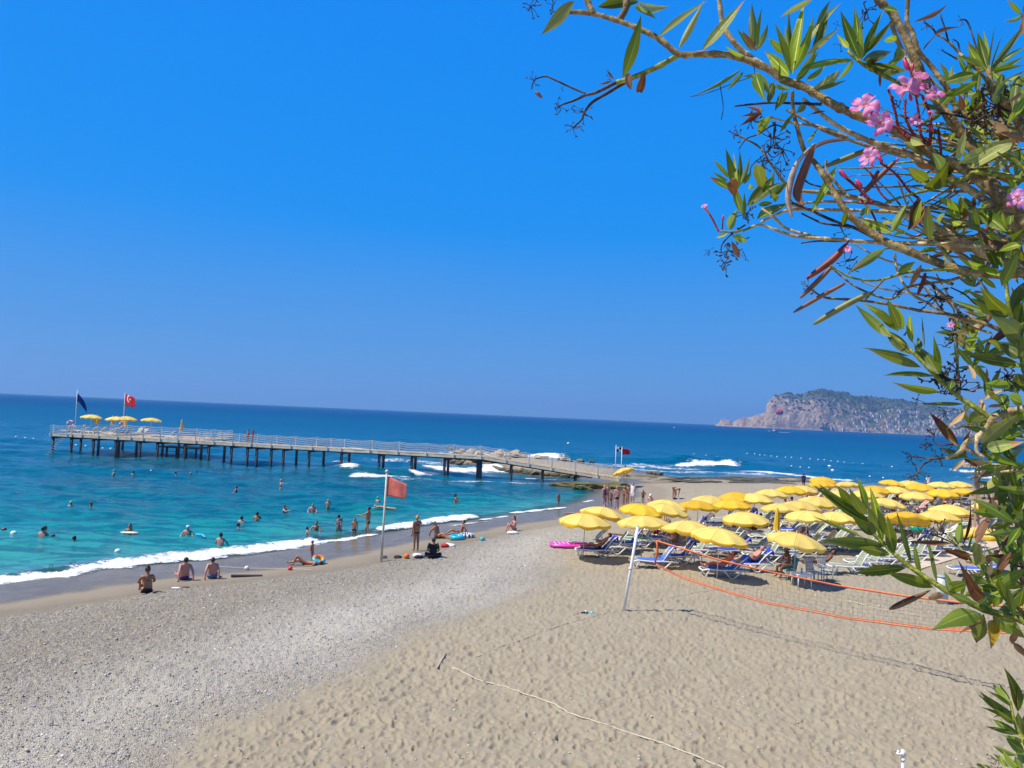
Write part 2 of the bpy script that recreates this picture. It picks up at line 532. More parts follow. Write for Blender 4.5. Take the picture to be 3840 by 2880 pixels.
# loose stones and shell bits: real geometry, far too many to count
def ico():
    bm = bmesh.new(); bmesh.ops.create_icosphere(bm, subdivisions=1, radius=1)
    v = np.array([p.co[:] for p in bm.verts]); f = np.array([[q.index for q in p.verts] for p in bm.faces]); bm.free()
    return v, f
IV, IF = ico()
def scatter(name, pts, size, mt, label, flat=0.5, seed=1):
    rr = np.random.default_rng(seed)
    n = len(pts)
    V = np.zeros((n, len(IV), 3)); 
    an = rr.uniform(0, 6.28, n); sc = size[:, None] * rr.uniform(0.6, 1.4, (n, 3)); sc[:, 2] *= flat
    P = IV[None] * sc[:, None, :] * (1 + rr.uniform(-0.18, 0.18, (n, len(IV), 1)))
    ca, sa = np.cos(an)[:, None], np.sin(an)[:, None]
    V[..., 0] = P[..., 0] * ca - P[..., 1] * sa; V[..., 1] = P[..., 0] * sa + P[..., 1] * ca; V[..., 2] = P[..., 2]
    V += pts[:, None, :]
    me = bpy.data.meshes.new(name)
    me.vertices.add(n * len(IV)); me.vertices.foreach_set("co", V.astype(np.float32).ravel())
    Fx = (IF[None] + (np.arange(n) * len(IV))[:, None, None]).reshape(-1, 3)
    me.loops.add(len(Fx) * 3); me.polygons.add(len(Fx))
    me.loops.foreach_set("vertex_index", Fx.astype(np.int32).ravel())
    me.polygons.foreach_set("loop_start", np.arange(0, len(Fx) * 3, 3, dtype=np.int32))
    at = me.attributes.new("tone", 'FLOAT', 'POINT')
    at.data.foreach_set("value", np.repeat(rr.random(n), len(IV)).astype(np.float32))
    me.materials.append(mt); me.update(calc_edges=True)
    return tag(link(name, me), label, "pebbles", None, "stuff")
mt_peb, nt, bs, out = nodes_of("pebble_stone")
nt.links.new(ramp(nt, attr(nt, "tone"), [(0.0, (0.22, 0.20, 0.17)), (0.35, (0.36, 0.33, 0.28)), (0.7, (0.48, 0.45, 0.40)), (0.88, (0.60, 0.59, 0.57)), (1.0, (0.85, 0.84, 0.80))]), bs.inputs["Base Color"])
bs.inputs["Roughness"].default_value = 0.8
qy = rng.uniform(0, 1, 90000); qy = 11.0 * (42 / 11.0) ** qy
qx = rng.uniform(-0.85, 0.45, 90000) * qy
ok = (peb_sd(qx, qy) + rng.normal(0, 0.5, 90000) > 0.2) & (shore(qx, qy) > 6.6)
qx, qy = qx[ok][:24000], qy[ok][:24000]
scatter("pebbles", np.column_stack([qx, qy, beach_h(qx, qy) + 0.004]), np.clip(rng.lognormal(-4.35, 0.32, len(qx)), 0.006, 0.04) * (0.8 + qy / 60), mt_peb,
        "loose grey and white pebbles of the shingle bank", 0.55, 3)
qy = rng.uniform(0, 1, 5000); qy = 11.0 * (40 / 11.0) ** qy
qx = rng.uniform(-0.5, 0.85, 5000) * qy
ok = (peb_sd(qx, qy) < 0.3) & (shore(qx, qy) > 6.6)
qx, qy = qx[ok][:1100], qy[ok][:1100]
scatter("shell_fragments", np.column_stack([qx, qy, beach_h(qx, qy) + 0.006]), rng.uniform(0.008, 0.022, len(qx)) * (0.8 + qy / 40), 
        mat("shell_white", (0.62, 0.58, 0.50), 0.7), "pale shell bits and pebbles strewn over the trampled sand", 0.5, 4)

# --- sea ----------------------------------------------------------------
def PL(pts, z=0.0): return [tuple(at_z(a, b, z)[:2]) for a, b in pts]
FOAM = [  # (line on the water, half width m, strength)
    ([(-500, 2290), (0, 2172), (200, 2156), (434, 2117), (600, 2099), (712, 2091), (850, 2072), (960, 2064), (1060, 2050), (1168, 2032)], 0.95, 1.2),
    ([(1168, 2036), (1280, 2025), (1403, 2004)], 0.42, 1.15),
    ([(1000, 2040), (1150, 2028)], 0.3, 0.8),
    ([(1432, 1990), (1560, 1968), (1640, 1955), (1680, 1951)], 0.75, 1.25), ([(1695, 1950), (1762, 1938)], 0.75, 1.2),
    ([(1660, 1978), (1740, 1972), (1832, 1961)], 0.6, 0.75), ([(1815, 1949), (1900, 1936)], 0.42, 1.2), ([(1795, 1968), (1836, 1962)], 0.4, 1.1),
    ([(1926, 1921), (1958, 1919)], 0.45, 1.1), ([(1987, 1917), (2112, 1905)], 0.42, 1.2), ([(2195, 1881), (2221, 1876)], 0.5, 1.1),
    ([(1335, 1787), (1430, 1791), (1516, 1793)], 1.0, 1.15), ([(1272, 1748), (1300, 1760), (1315, 1768)], 1.2, 1.0), ([(1560, 1779), (1620, 1779)], 1.2, 1.1),
    ([(1630, 1768), (1700, 1768), (1780, 1768), (1875, 1764)], 2.2, 1.15), ([(1440, 1700), (1560, 1706), (1680, 1704)], 4.5, 0.7),
    ([(1440, 1725), (1560, 1730), (1690, 1745)], 3.2, 0.62), ([(1780, 1745), (1850, 1758), (1885, 1768)], 2.5, 1.25),
    ([(1500, 1800), (1800, 1806), (2000, 1812), (2105, 1814)], 1.0, 0.66), ([(1990, 1793), (2100, 1802)], 0.8, 0.9), ([(1290, 1682), (1340, 1683)], 3.0, 1.2),
    ([(1700, 1693), (1800, 1694), (1900, 1702)], 2.4, 0.9), ([(2020, 1714), (2070, 1716)], 3.0, 1.2),
    ([(2568, 1746), (2650, 1747), (2750, 1749)], 2.0, 1.35), ([(2180, 1738), (2300, 1746), (2420, 1750), (2560, 1758), (2700, 1762)], 2.8, 0.72),
    ([(2380, 1760), (2540, 1770), (2700, 1774), (2850, 1779)], 2.6, 0.70), ([(2740, 1764), (2860, 1771), (2960, 1779), (3060, 1791)], 2.0, 1.0),
    ([(3060, 1792), (3180, 1803)], 2.2, 0.8), ([(3620, 1766), (3700, 1770)], 3.5, 1.2), ([(3640, 1790), (3900, 1790)], 3.0, 0.8), ([(2395, 1742), (2520, 1745)], 2.5, 0.8),
]
FOAM = [(PL(p), w, k) for p, w, k in FOAM]
RIDGE = [([(2560, 1738), (2650, 1740), (2755, 1743)], 3.0, 0.75), ([(2060, 1712), (2250, 1722), (2540, 1736), (2900, 1752)], 4.0, 0.6),
         ([(1270, 1752), (1330, 1766), (1430, 1774), (1520, 1778)], 1.8, 0.75), ([(1120, 1765), (1280, 1772), (1340, 1782)], 2.2, 0.35), ([(1590, 1765), (1700, 1760), (1870, 1756)], 2.2, 0.55),
         ([(0, 2150), (434, 2105), (850, 2060), (1168, 2022)], 0.75, 0.16), ([(1432, 1984), (1640, 1950), (1762, 1934)], 0.7, 0.16), ([(600, 2040), (1000, 1985)], 1.2, 0.06)]
RIDGE = [(PL(p), w, k) for p, w, k in RIDGE]

def wave_h(x, y):
    h = np.zeros_like(x)
    rr = np.random.default_rng(5)
    wx = x + 3.0 * (fbm(x * 0.05, y * 0.05, 61, 2) - 0.5); wy = y + 3.0 * (fbm(x * 0.05, y * 0.05, 62, 2) - 0.5)
    for k in range(22):
        L = 0.9 * 1.22 ** k * rr.uniform(0.85, 1.15)
        if L > 22: L = rr.uniform(1.5, 12)
        a = rr.normal(1.45, 0.5)
        amp = 0.017 * L ** 0.72 / 1.6
        ph = (wx * math.cos(a) + wy * math.sin(a)) * 2 * math.pi / L + rr.uniform(0, 6.28)
        keepf = np.clip(1.6 - (y * y / (739 * 7)) / L * 1.1, 0, 1)
        h += amp * keepf * (np.sin(ph) + 0.35 * np.cos(2 * ph))
    chop = 0.5 + 0.9 * fbm(x * 0.03, y * 0.06, 77, 3)
    return h * chop

def sea_h(x, y):
    s = -shore(x, y)
    h = wave_h(x, y) * np.clip(s / 7.0, 0.12, 1.0) * np.clip(1.15 - y / 900, 0.25, 1)
    for p, w, k in RIDGE:
        d = seg_dist(x, y, p)
        h += k * np.exp(-(d / w) ** 2)
    h += np.interp(s, [-6, -3.6, 0, 1], [0.30, 0.17, 0.010, 0.0])      # the last wave's film runs up the slope
    return h

rat_s = np.concatenate([np.linspace(-2.4, -0.9, 14)[:-1], np.linspace(-0.9, 0.9, 900), np.linspace(0.9, 2.4, 14)[1:]])
ys = [19.0]
while ys[-1] < 9200:
    y = ys[-1]
    ys.append(y + max(0.08, min(y * y / (739 * 7) * 0.85, 500)))
mt_sea, nt, bs, out = nodes_of("sea_water")
co = N(nt, "ShaderNodeTexCoord").outputs["Object"]
dpt = attr(nt, "depth")
dn = math_(nt, 'ADD', dpt, math_(nt, 'MULTIPLY', math_(nt, 'SUBTRACT', noise(nt, 0.05, 4, 0.6, co), 0.5), 0.16))
base = ramp(nt, dn, [(0.0, (0.07, 0.31, 0.26)), (0.16, (0.012, 0.255, 0.245)), (0.34, (0.002, 0.125, 0.165)), (0.55, (0.0, 0.105, 0.20)), (0.78, (0.0, 0.098, 0.235)), (1.0, (0.0, 0.064, 0.215))])
mp = N(nt, "ShaderNodeMapping"); nt.links.new(co, mp.inputs["Vector"]); mp.inputs["Scale"].default_value = (0.5, 1.4, 1)
mott = noise(nt, 0.9, 5, 0.65, mp.outputs[0], 0.6)
base = mix(nt, maprange(nt, mott, 0.42, 0.58, 0.0, 0.9), base, mix(nt, 0.62, base, (0.0, 0.025, 0.08)))
fo = attr(nt, "foam")
fn = noise(nt, 1.6, 6, 0.72, co, 0.8); fn2 = noise(nt, 7.0, 4, 0.7, co)
mpf = N(nt, 'ShaderNodeMapping'); nt.links.new(co, mpf.inputs['Vector']); mpf.inputs['Scale'].default_value = (0.35, 1.0, 1); fn3 = noise(nt, 0.45, 5, 0.7, mpf.outputs[0], 0.6)
fsum = math_(nt, 'ADD', fo, math_(nt, 'ADD', math_(nt, 'ADD', math_(nt, 'MULTIPLY', math_(nt, 'SUBTRACT', fn, 0.5), 1.9), math_(nt, 'MULTIPLY', math_(nt, 'SUBTRACT', fn3, 0.5), 1.5)), math_(nt, 'MULTIPLY', math_(nt, 'SUBTRACT', fn2, 0.5), 1.1)))
ff = math_(nt, 'MULTIPLY', maprange(nt, fsum, 0.40, 0.84), maprange(nt, fo, 0.02, 0.2))
col = mix(nt, ff, base, ramp(nt, fn2, [(0.3, (0.60, 0.66, 0.70)), (0.6, (0.86, 0.88, 0.89))]))
nt.links.new(col, bs.inputs["Base Color"])
nt.links.new(math_(nt, 'MAXIMUM', maprange(nt, ff, 0, 1, 0.12, 0.8), maprange(nt, dpt, 0.35, 0.9, 0.12, 0.5)), bs.inputs["Roughness"])
nt.links.new(math_(nt, 'MULTIPLY', maprange(nt, ff, 0, 1, 0.30, 0.12), maprange(nt, dpt, 0.4, 0.9, 1.0, 0.25)), bs.inputs["Specular IOR Level"])
bs.inputs["IOR"].default_value = 1.33
mp2 = N(nt, "ShaderNodeMapping"); nt.links.new(co, mp2.inputs["Vector"]); mp2.inputs["Scale"].default_value = (0.55, 1.5, 1)
mp2.inputs["Rotation"].default_value = (0, 0, 0.12)
b1 = noise(nt, 1.6, 5, 0.6, mp2.outputs[0], 0.5); b2 = noise(nt, 0.28, 4, 0.6, mp2.outputs[0], 0.4)
hb = math_(nt, 'ADD', math_(nt, 'MULTIPLY', b1, 0.35), math_(nt, 'MULTIPLY', b2, 1.2))
hb = math_(nt, 'ADD', hb, math_(nt, 'MULTIPLY', fsum, math_(nt, 'MULTIPLY', ff, 0.25)))
bump(nt, bs, hb, 0.85, 0.34)
# thin see-through film where the swash meets the sand
trn = N(nt, "ShaderNodeBsdfTransparent")
ms = N(nt, "ShaderNodeMixShader")
edge = math_(nt, 'ADD', attr(nt, "off"), math_(nt, 'MULTIPLY', math_(nt, 'SUBTRACT', noise(nt, 1.1, 3, 0.6, co), 0.5), 1.0))
alpha = math_(nt, 'MAXIMUM', maprange(nt, edge, -0.1, 2.6, 0.0, 1.0), math_(nt, 'MULTIPLY', ff, maprange(nt, edge, -1.2, -0.7)))
nt.links.new(alpha, ms.inputs[0]); nt.links.new(trn.outputs[0], ms.inputs[1]); nt.links.new(bs.outputs[0], ms.inputs[2])
nt.links.new(ms.outputs[0], out.inputs["Surface"])

me, x, y, z, quads = fan("sea", rat_s, np.array(ys), sea_h, mt_sea, {})
s = -shore(x, y)
quads = quads[(s > -2.4)[quads].all(axis=1)]
fv = np.zeros_like(x)
wb1 = (fbm(x * 0.9, y * 0.9, 71, 3) - 0.5)
for p, w, k in FOAM:
    d = seg_dist(x, y, p) + wb1 * w * 1.1
    fv = np.maximum(fv, k * np.clip(1.25 - d / w, 0, 1))
sp = (fbm(x * 0.2, y * 0.5, 72, 3) > 0.80) & (y > 60)
dv = np.interp(y, [25, 36, 48, 70, 110, 260, 700, 9000], [0.02, 0.13, 0.27, 0.37, 0.52, 0.72, 0.93, 1.0])
dv = np.minimum(dv, np.interp(s, [0, 1.5, 4, 9, 18, 40], [0.0, 0.05, 0.14, 0.26, 0.40, 1.0]) + np.clip((y - 60) / 60, 0, 0.25))
finish(me, quads, mt_sea, {"depth": dv, "foam": fv, "off": s})
tag(link("sea", me), "turquoise to deep blue sea with small surf at the edge", None, None, "structure")

# ------------------------------------------------------------------ castle headland across the bay
HD = 3200.0
SIL = [(2693, 1588), (2704, 1572), (2735, 1574), (2749, 1584), (2760, 1576), (2786, 1562), (2804, 1566), (2830, 1555), (2868, 1545), (2876, 1512), (2891, 1493), (2912, 1480),
       (2960, 1472), (3012, 1471), (3022, 1465), (3082, 1458), (3150, 1464), (3195, 1479), (3255, 1484), (3303, 1492), (3376, 1492), (3420, 1502), (3460, 1508), (3520, 1521), (3612, 1534),
       (3700, 1552), (3800, 1572), (3950, 1590), (4200, 1606)]
hx = np.array([at_depth(a, b, HD).x for a, b in SIL]); hz = np.array([at_depth(a, b, HD).z for a, b in SIL])
hz = np.maximum(hz, 4)
def hill_h(x, t):
    """t = metres behind the foot of the slope"""
    H = np.interp(x, hx, hz) * (1 + np.interp(x, [hx[0], hx[11], hx[16], hx[21], hx[-1]], [0, 15, 130, 340, 520]) / HD) + (fbm(x * 0.02, x * 0 + 3.3, 3, 3) - 0.5) * 7
    cl = np.interp(x, [hx[0], hx[11], hx[16], hx[21], hx[-1]], [60, 95, 210, 420, 600])   # depth of the front slope
    warp = (fbm(x * 0.012, t * 0.02, 12, 4) - 0.5)
    u = t / cl + warp * 0.38
    rise = np.clip(u, 0, 1)
    steep = np.interp(x, [hx[0], hx[12], hx[18], hx[-1]], [0.55, 0.50, 0.75, 0.95])
    S = rise ** steep
    back = np.clip(1 - (t - cl) / np.interp(x, [hx[0], hx[11], hx[16], hx[21]], [50, 120, 300, 500]), 0, 1)
    rid = np.abs(fbm(x * 0.03, t * 0.025, 21, 4) - 0.5) * 2
    h = H * S * np.sqrt(back)
    h = h - (1 - rid) * 20 * np.clip(S * (1 - S) * 4, 0, 1) - 9 * (fbm(x * 0.075, t * 0.075, 23, 3) - 0.3) * np.clip(S * 3, 0, 1) * np.clip((1.15 - S) * 3, 0.15, 1)
    return np.where(t < 0, -3.0, np.maximum(h, 1.0 + 3 * vnoise(x * 0.05, t * 0.05, 2)) * np.clip(t / 6, 0, 1) - 0.5)
def foot_y(x):
    return HD - 60 + 40 * (fbm(np.asarray(x) * 0.006, np.asarray(x) * 0, 4, 3) - 0.5) + np.clip((np.asarray(x) - hx[17]) * 0.18, 0, 300)
xs = np.linspace(hx[0] - 12, hx[-1] + 200, 620)
ts = np.concatenate([[-8], np.linspace(0, 460, 190), np.linspace(480, 1100, 20)])
T, X = np.meshgrid(ts, xs, indexing="ij")
x = X.ravel(); t = T.ravel()
me = bpy.data.meshes.new("headland")
me.vertices.add(len(x))
zz = hill_h(x, t)
me.vertices.foreach_set("co", np.column_stack([x * (foot_y(x) + t) / HD, foot_y(x) + t, zz]).astype(np.float32).ravel())
idx = np.arange(len(x)).reshape(len(ts), len(xs))
quads = np.column_stack([idx[:-1, :-1].ravel(), idx[:-1, 1:].ravel(), idx[1:, 1:].ravel(), idx[1:, :-1].ravel()])
mt_hill, nt, bs, out = nodes_of("headland_rock")
co = N(nt, "ShaderNodeTexCoord").outputs["Object"]
geo = N(nt, "ShaderNodeNewGeometry"); sx = N(nt, "ShaderNodeSeparateXYZ"); nt.links.new(geo.outputs["Normal"], sx.inputs[0])
rk = ramp(nt, noise(nt, 0.045, 6, 0.7, co), [(0.3, (0.20, 0.145, 0.12)), (0.5, (0.36, 0.27, 0.22)), (0.7, (0.50, 0.42, 0.35))])
gr = ramp(nt, noise(nt, 0.07, 5, 0.7, co), [(0.35, (0.06, 0.085, 0.05)), (0.65, (0.16, 0.165, 0.10))])
gf = math_(nt, 'ADD', attr(nt, "green"), math_(nt, 'MULTIPLY', math_(nt, 'SUBTRACT', noise(nt, 0.035, 6, 0.75, co), 0.5), 2.4))
gf = math_(nt, 'ADD', gf, math_(nt, 'MULTIPLY', math_(nt, 'SUBTRACT', sx.outputs[2], 0.6), 0.5))
nt.links.new(mix(nt, maprange(nt, gf, 0.42, 0.62), rk, gr), bs.inputs["Base Color"])
bs.inputs["Roughness"].default_value = 0.95
bs.inputs["Specular IOR Level"].default_value = 0.1
bump(nt, bs, noise(nt, 0.12, 6, 0.7, co), 1.0, 6.0)
green = np.interp(x, [hx[0], hx[10], hx[15], hx[17], hx[20], hx[-1]], [-0.1, 0.15, 0.32, 0.62, 0.72, 0.75]) + np.clip((zz - 120) / 60, 0, 0.55) - np.clip((30 - zz) / 60, 0, 0.3)
finish(me, quads, mt_hill, {"green": green})
tag(link("headland", me), "rocky castle headland rising from the sea across the bay", None, None, "structure")

# trees along the top read as one wood
rr = np.random.default_rng(9)
n = 2600
tx = rr.uniform(hx[10], hx[-1], n); tt = rr.uniform(0, 1, n)
cl = np.interp(tx, [hx[0], hx[11], hx[16], hx[21], hx[-1]], [60, 95, 210, 420, 600])
tt = cl * (0.25 + 0.85 * tt ** 0.6)
gg = np.interp(tx, [hx[10], hx[15], hx[18]], [0.35, 0.5, 1.0])
hzz = hill_h(tx, tt)
ok = (rr.random(n) < gg) & ((hzz > 75) | (rr.random(n) < 0.55)) & (hzz > 8)
tx, tt, hzz = tx[ok], tt[ok], hzz[ok]
o = scatter("hill_scrub", np.column_stack([tx * (foot_y(tx) + tt) / HD, foot_y(tx) + tt, hzz + 1.5]), rr.uniform(2.2, 6.0, len(tx)), mat("far_foliage", (0.045, 0.075, 0.038), 0.9, 0.3, 0.05, spec=0.1), "dark scrub and pines covering the castle hill", 0.9, 6)
o["category"] = "trees"

# fortress wall and tower, and the hundreds of houses on the flank
mt_wall = mat("castle_stone", (0.52, 0.43, 0.33), 0.9, 0.15, 0.1)
def hill_pt(px, py):
    """walk the sight line until it meets the hill"""
    r = ray(px, py)
    for d in np.arange(HD - 90, HD + 560, 3.0):
        X_ = r[0] * d / r[1]; Z_ = CAM_H + r[2] * d / r[1]
        xr = X_ * HD / d; t_ = d - float(foot_y(xr))
        if t_ > 0 and float(hill_h(np.array(xr), np.array(t_))) >= Z_: return X_, d, t_
    return None
def castle_wall(name, pts, label, h=7):
    P = []
    for (a, b) in pts:
        q = hill_pt(a, b)
        if q: P.append(q)
    if len(P) < 2: return
    root = thing(name, label, "wall", (P[0][0], P[0][1], 0))
    mb = MB(); mbm = MB()
    for p, q in zip(P[:-1], P[1:]):
        k = max(2, int(abs(q[0] - p[0]) / 5))
        for i in range(k):
            u0, u1 = i / k, (i + 1) / k
            x0 = lerp(p[0], q[0], u0); x1 = lerp(p[0], q[0], u1); y0 = lerp(p[1], q[1], u0); y1 = lerp(p[1], q[1], u1)
            xm, ym = (x0 + x1) / 2, (y0 + y1) / 2
            xr = xm * HD / ym; z_ = float(hill_h(np.array(xr), np.array(ym - float(foot_y(xr)))))
            mb.box((xm - P[0][0], ym - P[0][1], z_ + h / 2 - 4), (abs(x1 - x0) + 0.05 + 0.001 * i, 3 + abs(y1 - y0), h + 8))
            mbm.box((xm - P[0][0], ym - P[0][1] - 0.4, z_ + h + 0.8), (abs(x1 - x0) * 0.55, 2, 1.6))
    mb.build("curtain_wall", mt_wall, root); mbm.build("battlements", mt_wall, root)
castle_wall("fortress_wall", [(2938, 1494), (2990, 1493), (3056, 1494), (3100, 1500), (3130, 1503)], "pale stone fortress wall along the top of the castle hill")
castle_wall("terrace_wall", [(3318, 1500), (3345, 1494), (3400, 1500)], "ruined stone castle wall on the right shoulder of the hill", 8)

def house_mesh(w, d, h, roofm, wallm, flat):
    mb = MB()
    mb.box((0, 0, h / 2 - 4), (w, d, h + 8))
    if flat: mb.box((0, 0, h + 0.4), (w + 0.6, d + 0.6, 0.8), mi=1)
    else:
        e = 0.5
        v = [(-w / 2 - e, -d / 2 - e, h), (w / 2 + e, -d / 2 - e, h), (w / 2 + e, d / 2 + e, h), (-w / 2 - e, d / 2 + e, h), (-w / 4, 0, h + 3), (w / 4, 0, h + 3)]
        mb.add(v, [(0, 1, 5, 4), (1, 2, 5), (2, 3, 4, 5), (3, 0, 4), (3, 2, 1, 0)], 1)
    for fl in range(int(h // 3)):
        for i in range(int(w // 3.4)):
            mb.box((-w / 2 + 2 + i * 3.4, -d / 2 - 0.02, fl * 3 + 1.6), (1.3, 0.12, 1.5), mi=2)
    return mb.mesh("house", [wallm, roofm, mat("far_window", (0.06, 0.08, 0.11), 0.2)])
wl = [mat("house_white", (0.66, 0.64, 0.60), 0.8), mat("house_cream", (0.70, 0.60, 0.46), 0.8), mat("house_rose", (0.62, 0.47, 0.38), 0.8)]
rf = mat("roof_tile", (0.42, 0.17, 0.09), 0.85); rc = mat("roof_concrete", (0.5, 0.48, 0.45), 0.9)
HM = [house_mesh(9, 8, 6, rf, wl[0], False), house_mesh(12, 9, 9, rc, wl[0], True), house_mesh(10, 8, 6, rf, wl[1], False), house_mesh(14, 10, 12, rc, wl[0], True), house_mesh(11, 9, 7, rf, wl[2], False)]
rr = random.Random(4)
nh = 0
HOUSE_LAB = ["red-roofed white house", "flat-roofed white house", "red-roofed cream house", "tall white apartment block", "red-roofed rose house"]
while nh < 250:
    px_ = 3040 + 800 * rr.random() ** 0.75
    lo = 1607 + (px_ - 3040) * 0.045
    top = np.interp(px_, [3040, 3200, 3400, 3600, 3840], [1575, 1545, 1530, 1545, 1585])
    py_ = lo - (lo - top) * rr.random() ** 1.7
    q = hill_pt(px_, py_)
    if not q: 
        nh += 1; continue
    X_, Y_, t_ = q
    z_ = float(hill_h(np.array(X_ * HD / Y_), np.array(t_)))
    mi_ = rr.choice([0, 0, 1, 2, 3, 4, 0, 1]) if px_ > 3350 else rr.choice([0, 0, 2, 4, 1])
    o = link("hill_house", HM[mi_]); o.location = (X_, Y_, z_); o.rotation_euler = (0, 0, rr.uniform(-0.4, 0.4))
    k_ = rr.uniform(0.8, 1.15); o.scale = (k_, k_, k_)
    band = "low by the shore" if z_ < 25 else ("halfway up the slope" if z_ < 70 else "high on the slope")
    tag(o, f"tiny {HOUSE_LAB[mi_]} {band} of the castle hill", "house", f"{HOUSE_LAB[mi_]}s {band} of the castle hill")
    nh += 1

# ------------------------------------------------------------------ haze
def add_haze():
    mt = bpy.data.materials.new("haze_air"); mt.use_nodes = True
    nt = mt.node_tree; nt.nodes.clear()
    o_ = nt.nodes.new("ShaderNodeOutputMaterial"); pv = nt.nodes.new("ShaderNodeVolumePrincipled")
    pv.inputs["Color"].default_value = (0.30, 0.58, 1.0, 1)
    pv.inputs["Density"].default_value = HAZE_DENSITY
    pv.inputs["Anisotropy"].default_value = 0.2
    nt.links.new(pv.outputs[0], o_.inputs["Volume"])
    mb = MB().box((0, 4500, 96), (26000, 9800 + 400, 202))
    tag(mb.build("haze", mt), "thin blue sea haze over the bay", None, None, "stuff")
HAZE_DENSITY = 0.00013
add_haze()

# ------------------------------------------------------------------ pier
M_steel = mat("rail_paint", (0.66, 0.66, 0.60), 0.45, 0.08, 3)
M_pile = mat("pile_steel", (0.018, 0.022, 0.035), 0.6, 0.3, 2)
M_deck = mat("deck_board", (0.78, 0.64, 0.46), 0.8, 0.18, 1.5)
M_fascia = mat("fascia_board", (0.93, 0.74, 0.48), 0.7, 0.12, 2)
M_rope = mat("white_rope", (0.62, 0.60, 0.54), 0.8)
M_white = mat("white_plastic", (0.80, 0.80, 0.78), 0.42, 0.05, 4)
M_dark = mat("dark_steel", (0.03, 0.035, 0.05), 0.6)
DZ = 2.33
pA = at_z(187, 1626, DZ); pB = at_z(1806, 1713, DZ); pC = at_z(2326, 1801, 0.62)
pA = Vector((pA.x, pA.y, DZ)); 
pier = thing("pier", "long narrow boardwalk pier on dark piles running out into the turquoise sea", "pier", (pB.x, pB.y, 0))
O = Vector((pB.x, pB.y, 0))
u1 = (pA - pB); u1.z = 0; L1 = u1.length; u1.normalize(); n1 = Vector((u1.y, -u1.x, 0))
if n1.y < 0: n1 = -n1
u2 = Vector((pC.x - pB.x, pC.y - pB.y, 0)); L2 = u2.length; u2.normalize(); n2 = Vector((-u2.y, u2.x, 0))
W1 = 2.7
def deck_pt(s, w, z=0.0):
    """s metres seaward from the bend (negative = down the ramp), w metres in from the near edge"""
    if s >= 0: return Vector((0, 0, DZ)) + u1 * s + n1 * w + Vector((0, 0, z))
    t = -s / L2
    return Vector((0, 0, lerp(DZ, 0.72, t))) + u2 * (-s) + (n1 * (1 - t) + n2 * t).normalized() * w + Vector((0, 0, z))
def s_of(px, py=1680):
    q = at_depth(px, py, (pA.y + pB.y) / 2 if px < 1800 else 79)
    r = ray(px, py)
    best = min(np.linspace(-L2, L1, 1400), key=lambda s: abs((deck_pt(s, 0).x + O.x) / (deck_pt(s, 0).y + O.y) - r[0] / r[1]))
    return float(best)
mb = MB()
s = -L2
while s < L1:                                # the planks, too fine to tell apart from the shore
    a = deck_pt(s, 0.03, -0.02); b = deck_pt(s, W1 - 0.03, -0.02)
    mb.bar(a, b, 0.05, 0.135); s += 0.15
tag(mb.build("deck_planks", M_deck, pier), None, None, None, "stuff")
for w in (0.0, W1):
    mb = MB()
    mb.bar(deck_pt(0, w, -0.13), deck_pt(L1, w, -0.13), 0.07, 0.28); mb.bar(deck_pt(-L2, w, -0.13), deck_pt(0, w, -0.13), 0.07, 0.28)
    f = mb.build("edge_beam", M_fascia, pier)
# platform at the sea end
PD = 10.5; sP0 = s_of(690); 
mb = MB(); k = sP0
while k < L1:
    mb.bar(deck_pt(k, W1 + 0.05, -0.02), deck_pt(k, PD, -0.02), 0.05, 0.135); k += 0.15
tag(mb.build("platform_planks", M_deck, pier), None, None, None, "stuff")
MB().bar(deck_pt(sP0, PD, -0.13), deck_pt(L1, PD, -0.13), 0.07, 0.28).bar(deck_pt(L1 + 0.04, 0, -0.13), deck_pt(L1 + 0.04, PD, -0.13), 0.07, 0.28).bar(deck_pt(sP0, W1 + 0.1, -0.13), deck_pt(sP0, PD, -0.13), 0.07, 0.28).build("platform_beam", M_fascia, pier)
mb = MB()
for w in (0.5, 1.35, 2.2): mb.bar(deck_pt(0, w, -0.33), deck_pt(L1, w, -0.33), 0.12, 0.2); mb.bar(deck_pt(-L2 + 3, w, -0.33), deck_pt(0, w, -0.33), 0.12, 0.2)
for w in (4.2, 6.2, 8.2): mb.bar(deck_pt(sP0, w, -0.33), deck_pt(L1, w, -0.33), 0.12, 0.2)
mb.build("joists", M_dark, pier)
pile_me = MB().cyl((0, 0, -3.5), 0.155, 3.5 + DZ - 0.22, 12).mesh("pile", M_pile, True)
thick_me = MB().box((0, 0, -0.6), (0.55, 0.4, 5.2)).mesh("pile", M_pile)
def pile(px, py, row, me_=pile_me):
    w = {0: 0.35, 1: W1 - 0.35, 2: 5.2, 3: 9.6}[row]
    r = ray(px, py)
    s = min(np.linspace(-L2, L1, 1600), key=lambda s: abs((deck_pt(s, w).x + O.x) / (deck_pt(s, w).y + O.y) - r[0] / r[1]))
    p = deck_pt(s, w)
    o = link("pile", me_, pier); o.location = (p.x, p.y, p.z - DZ)
    mb_ = MB().bar(deck_pt(s, 0.1, -0.5), deck_pt(s, W1 - 0.1, -0.5), 0.16, 0.16) if row == 0 else None
    if mb_: mb_.build("crossbeam", M_dark, pier)
cx = lambda a, b: (a / 2.304, b / 2.304 + 1400)
for a, row in [(455, 0), (617, 0), (690, 2), (806, 0), (850, 1), (1000, 0), (1025, 1), (1058, 3), (1180, 1), (1212, 0), (1362, 0), (1403, 1), (1545, 1), (1600, 0), (1742, 1), (1805, 0), (1940, 1), (2003, 0), (2140, 0)]:
    pile(a / 2.304, 1680, row)
for a, row in [(8, 0), (133, 0), (237, 0), (352, 1), (462, 0), (586, 1), (742, 0), (806, 1), (1065, 0), (1105, 1), (1348, 0), (1380, 1), (1635, 0), (1666, 1)]:
    pile(960 + a / 2.304, 1700, row)
